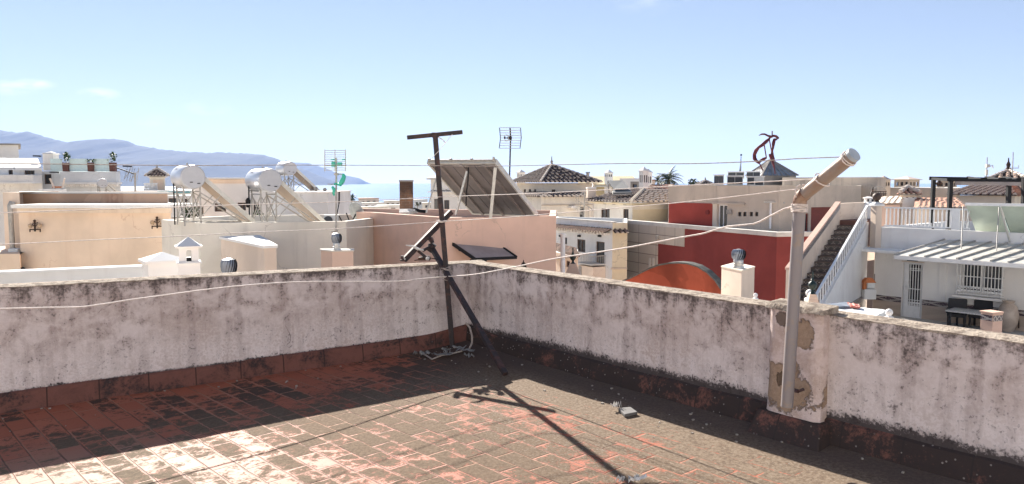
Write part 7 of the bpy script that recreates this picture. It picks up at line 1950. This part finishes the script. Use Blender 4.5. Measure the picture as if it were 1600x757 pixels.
wire('washing_line', 'third cord from the top, crossing the peach and salmon walls to the pipe elbow', [(-110, 387), (0, 382.5), (140, 375.5), (264, 370), (400, 363), (540, 357), (690, 346.5), (770, 341.5), (860, 334.5), (990, 323), (1060, 317), (1140, 308.5), (1210, 300), (1247, 296)], .0036, M['rope'])
wire('washing_line', 'lowest thick slack cord hanging across the parapet from the left to the pipe', [(-110, 485), (0, 483), (80, 481), (132, 479.8), (200, 469.5), (270, 460), (330, 452), (400, 445), (480, 440.7), (620, 440.2), (650, 437), (690, 433), (740, 429.5), (800, 418.5), (870, 404), (970, 389), (1066, 371), (1100, 365), (1135, 354.5), (1176, 350.5), (1196, 342), (1225, 327), (1246, 322)], .0062, M['rope'])
# short cable hanging in the corner
mb = MB(); mb.tube([P(728, 505, 8.7), P(734, 512, 8.65), P(737.5, 525, 8.6), P(737.5, 536, 8.55), P(733, 546, 8.5)], .011, 7); tag(mb.build('hanging_cable', M['rope_d'], smooth=60), 'short pale cable dangling in the corner by the post foot', 'cable')
# torn plastic sheet scraps in the corner and rubbish on the tiles
def scraps(name, label, cat, centre, n, spread, sz, m, seed, rise=.03, extra=None):
    r = thing(name, label, cat, centre); rnd = random.Random(seed); mb = MB()
    prev = None
    for i in range(n):
        c = centre + V((rnd.gauss(0, spread[0]), rnd.gauss(0, spread[1]), 0)); c.z = floor_z(c.x, c.y) + .006 + rnd.random() * rise * .4
        a = rnd.uniform(0, math.pi); L = sz * rnd.uniform(.5, 1.6); d = V((math.cos(a), math.sin(a) * .7, 0)); pts = []
        s = V((-d.y, d.x, 0)); vs = []
        for k in range(6):
            p = c + d * L * (k / 5 - .5) + V((0, 0, rise * abs(math.sin(k * 1.7 + i)))) + s * .02 * math.sin(k * 1.3 + i); w_ = L * .22 * (.4 + rnd.random() * .6)
            vs += [p - s * w_, p + V((0, 0, .012)) , p + s * w_ * .8 + V((0, 0, -.004))]
        mb.add(vs, [(3 * k + j, 3 * k + 3 + j, 3 * k + 4 + j, 3 * k + 1 + j) for k in range(5) for j in range(2)])
    mb.build('crumpled_sheet', m, r, smooth=60, recalc=False)
    if extra: extra(r)
    return r
def gp(px, py):
    p = Pz(px, py, .03); p.z = floor_z(p.x, p.y); return Pz(px, py, p.z)
def cordbit(r):
    mb = MB(); mb.tube([gp(660, 556) + V((0, 0, .03)), gp(675, 563) + V((0, 0, .01)), gp(690, 560) + V((0, 0, .03)), gp(706, 556) + V((0, 0, .02)), gp(722, 553) + V((0, 0, .03))], .009, 6); mb.build('cord_end', M['rope_d'], r)
scraps('torn_plastic', 'torn grey plastic sheeting crumpled in the shaded corner', 'rubbish', gp(692, 556), 10, (.16, .07), .14, M['rag_d'], 3, .04, cordbit)
def slate(r):
    p = gp(980, 648); mb = MB(); q = [gp(966, 643), gp(985, 641), gp(996, 649), gp(976, 653)]; mb.hexa([v + V((0, 0, .004)) for v in q], [v + V((0, 0, .028)) for v in q]); mb.build('board', M['slate'], r, bevel=.003)
scraps('white_rubbish', 'crumpled white scrap with a small grey board on the mossy floor', 'rubbish', gp(966, 642), 4, (.02, .015), .07, M['rag'], 9, .05, slate)
scraps('white_rag', 'dirty white rag lying at the bottom edge of the tiles', 'rubbish', gp(984, 756), 5, (.06, .015), .08, M['rag'], 21, .03)
# small grit and flakes fallen from the walls
gm = MB(); rnd = random.Random(5)
for i in range(130):
    u = abs(rnd.gauss(0, .35)) + .08; v = rnd.uniform(.1, 9)
    q = (Cn + DR * v + NR * u) if rnd.random() < .62 else (Cn + DL * v * .8 + NL * u)
    s = rnd.uniform(.003, .011); z = floor_z(q.x, q.y)
    gm.box((q.x, q.y, z + s * .4), (s * 2, s * 1.5, s), rnd.uniform(0, 3))
tag(gm.build('grit', paint('plaster_flakes', (.30, .27, .24), .9)), 'pale plaster grit and flakes fallen along the foot of the walls', 'grit', kind='stuff')

# ------------------------------------------------------------------ houses added out of view behind the viewer to bounce fill light
def back_house(label, x0, x1, y, depth, z1, m, nwin, z0=-10):
    f = [V((x0, y)), V((x1, y)), V((x1, y - depth)), V((x0, y - depth))]
    ops = []
    W = x1 - x0
    for r_ in range(2):
        for i in range(nwin):
            u = W * (i + .5) / nwin; zt_ = z1 - .9 - r_ * 2.9; ops.append(((u - .45, u + .45, zt_ - 1.3, zt_), 'window', dict(bars=1)))
    h = house('unseen_fill_house', label, 'building', f, z1, m, z0=z0, par=(.4, .2), ops={0: [o for o in ops]}, group='unseen houses added behind the terrace to bounce light')
    return h
back_house('tall white house added unseen behind the terrace to bounce light, widest of the row', -9, 9.5, -9.5, 8, 6.6, M['white'], 5)
back_house('cream house added unseen to the left behind the terrace to bounce light', -26, -10.5, -14, 9, 7.4, M['cream'], 4)
back_house('pale house added unseen to the right behind the terrace to bounce light', 11, 27, -13, 9, 7.8, M['white_far'], 4)

# hidden flat roofs added below the parapets to bounce light onto the facades
def low_roof(name, label, poly, z):
    c = sum(poly, V((0, 0))) / len(poly); r = thing(name, label, 'building', (c.x, c.y, -10))
    mb = MB(); mb.prism(poly, -10, z); mb.build('wall', M['cream'], r)
    mb = MB(); mb.prism(inset(poly, .1), z + .003, z + .05); mb.build('roof_deck', M['peach_pale'], r)
oL = -NL * .3; oR = -NR * .3
low_roof('hidden_bounce_roof', 'low block with pale flat roof added out of sight behind the left parapet to bounce light', [Cn + oL + DL * 8, Cn + oL + DL * .2, V((-.6, 12)), V((-.9, 16.2)), V((-8.5, 14.4))], -1.5)
low_roof('hidden_bounce_roof', 'low block with pale flat roof added out of sight behind the right parapet to bounce light', [Cn + oR + DR * .3, Cn + oR + DR * 8.5, nB - (nB - nA).normalized() * .2 - V((.2, .15)), nA - V((.2, .15)), V((.1, 14))], -1.7)
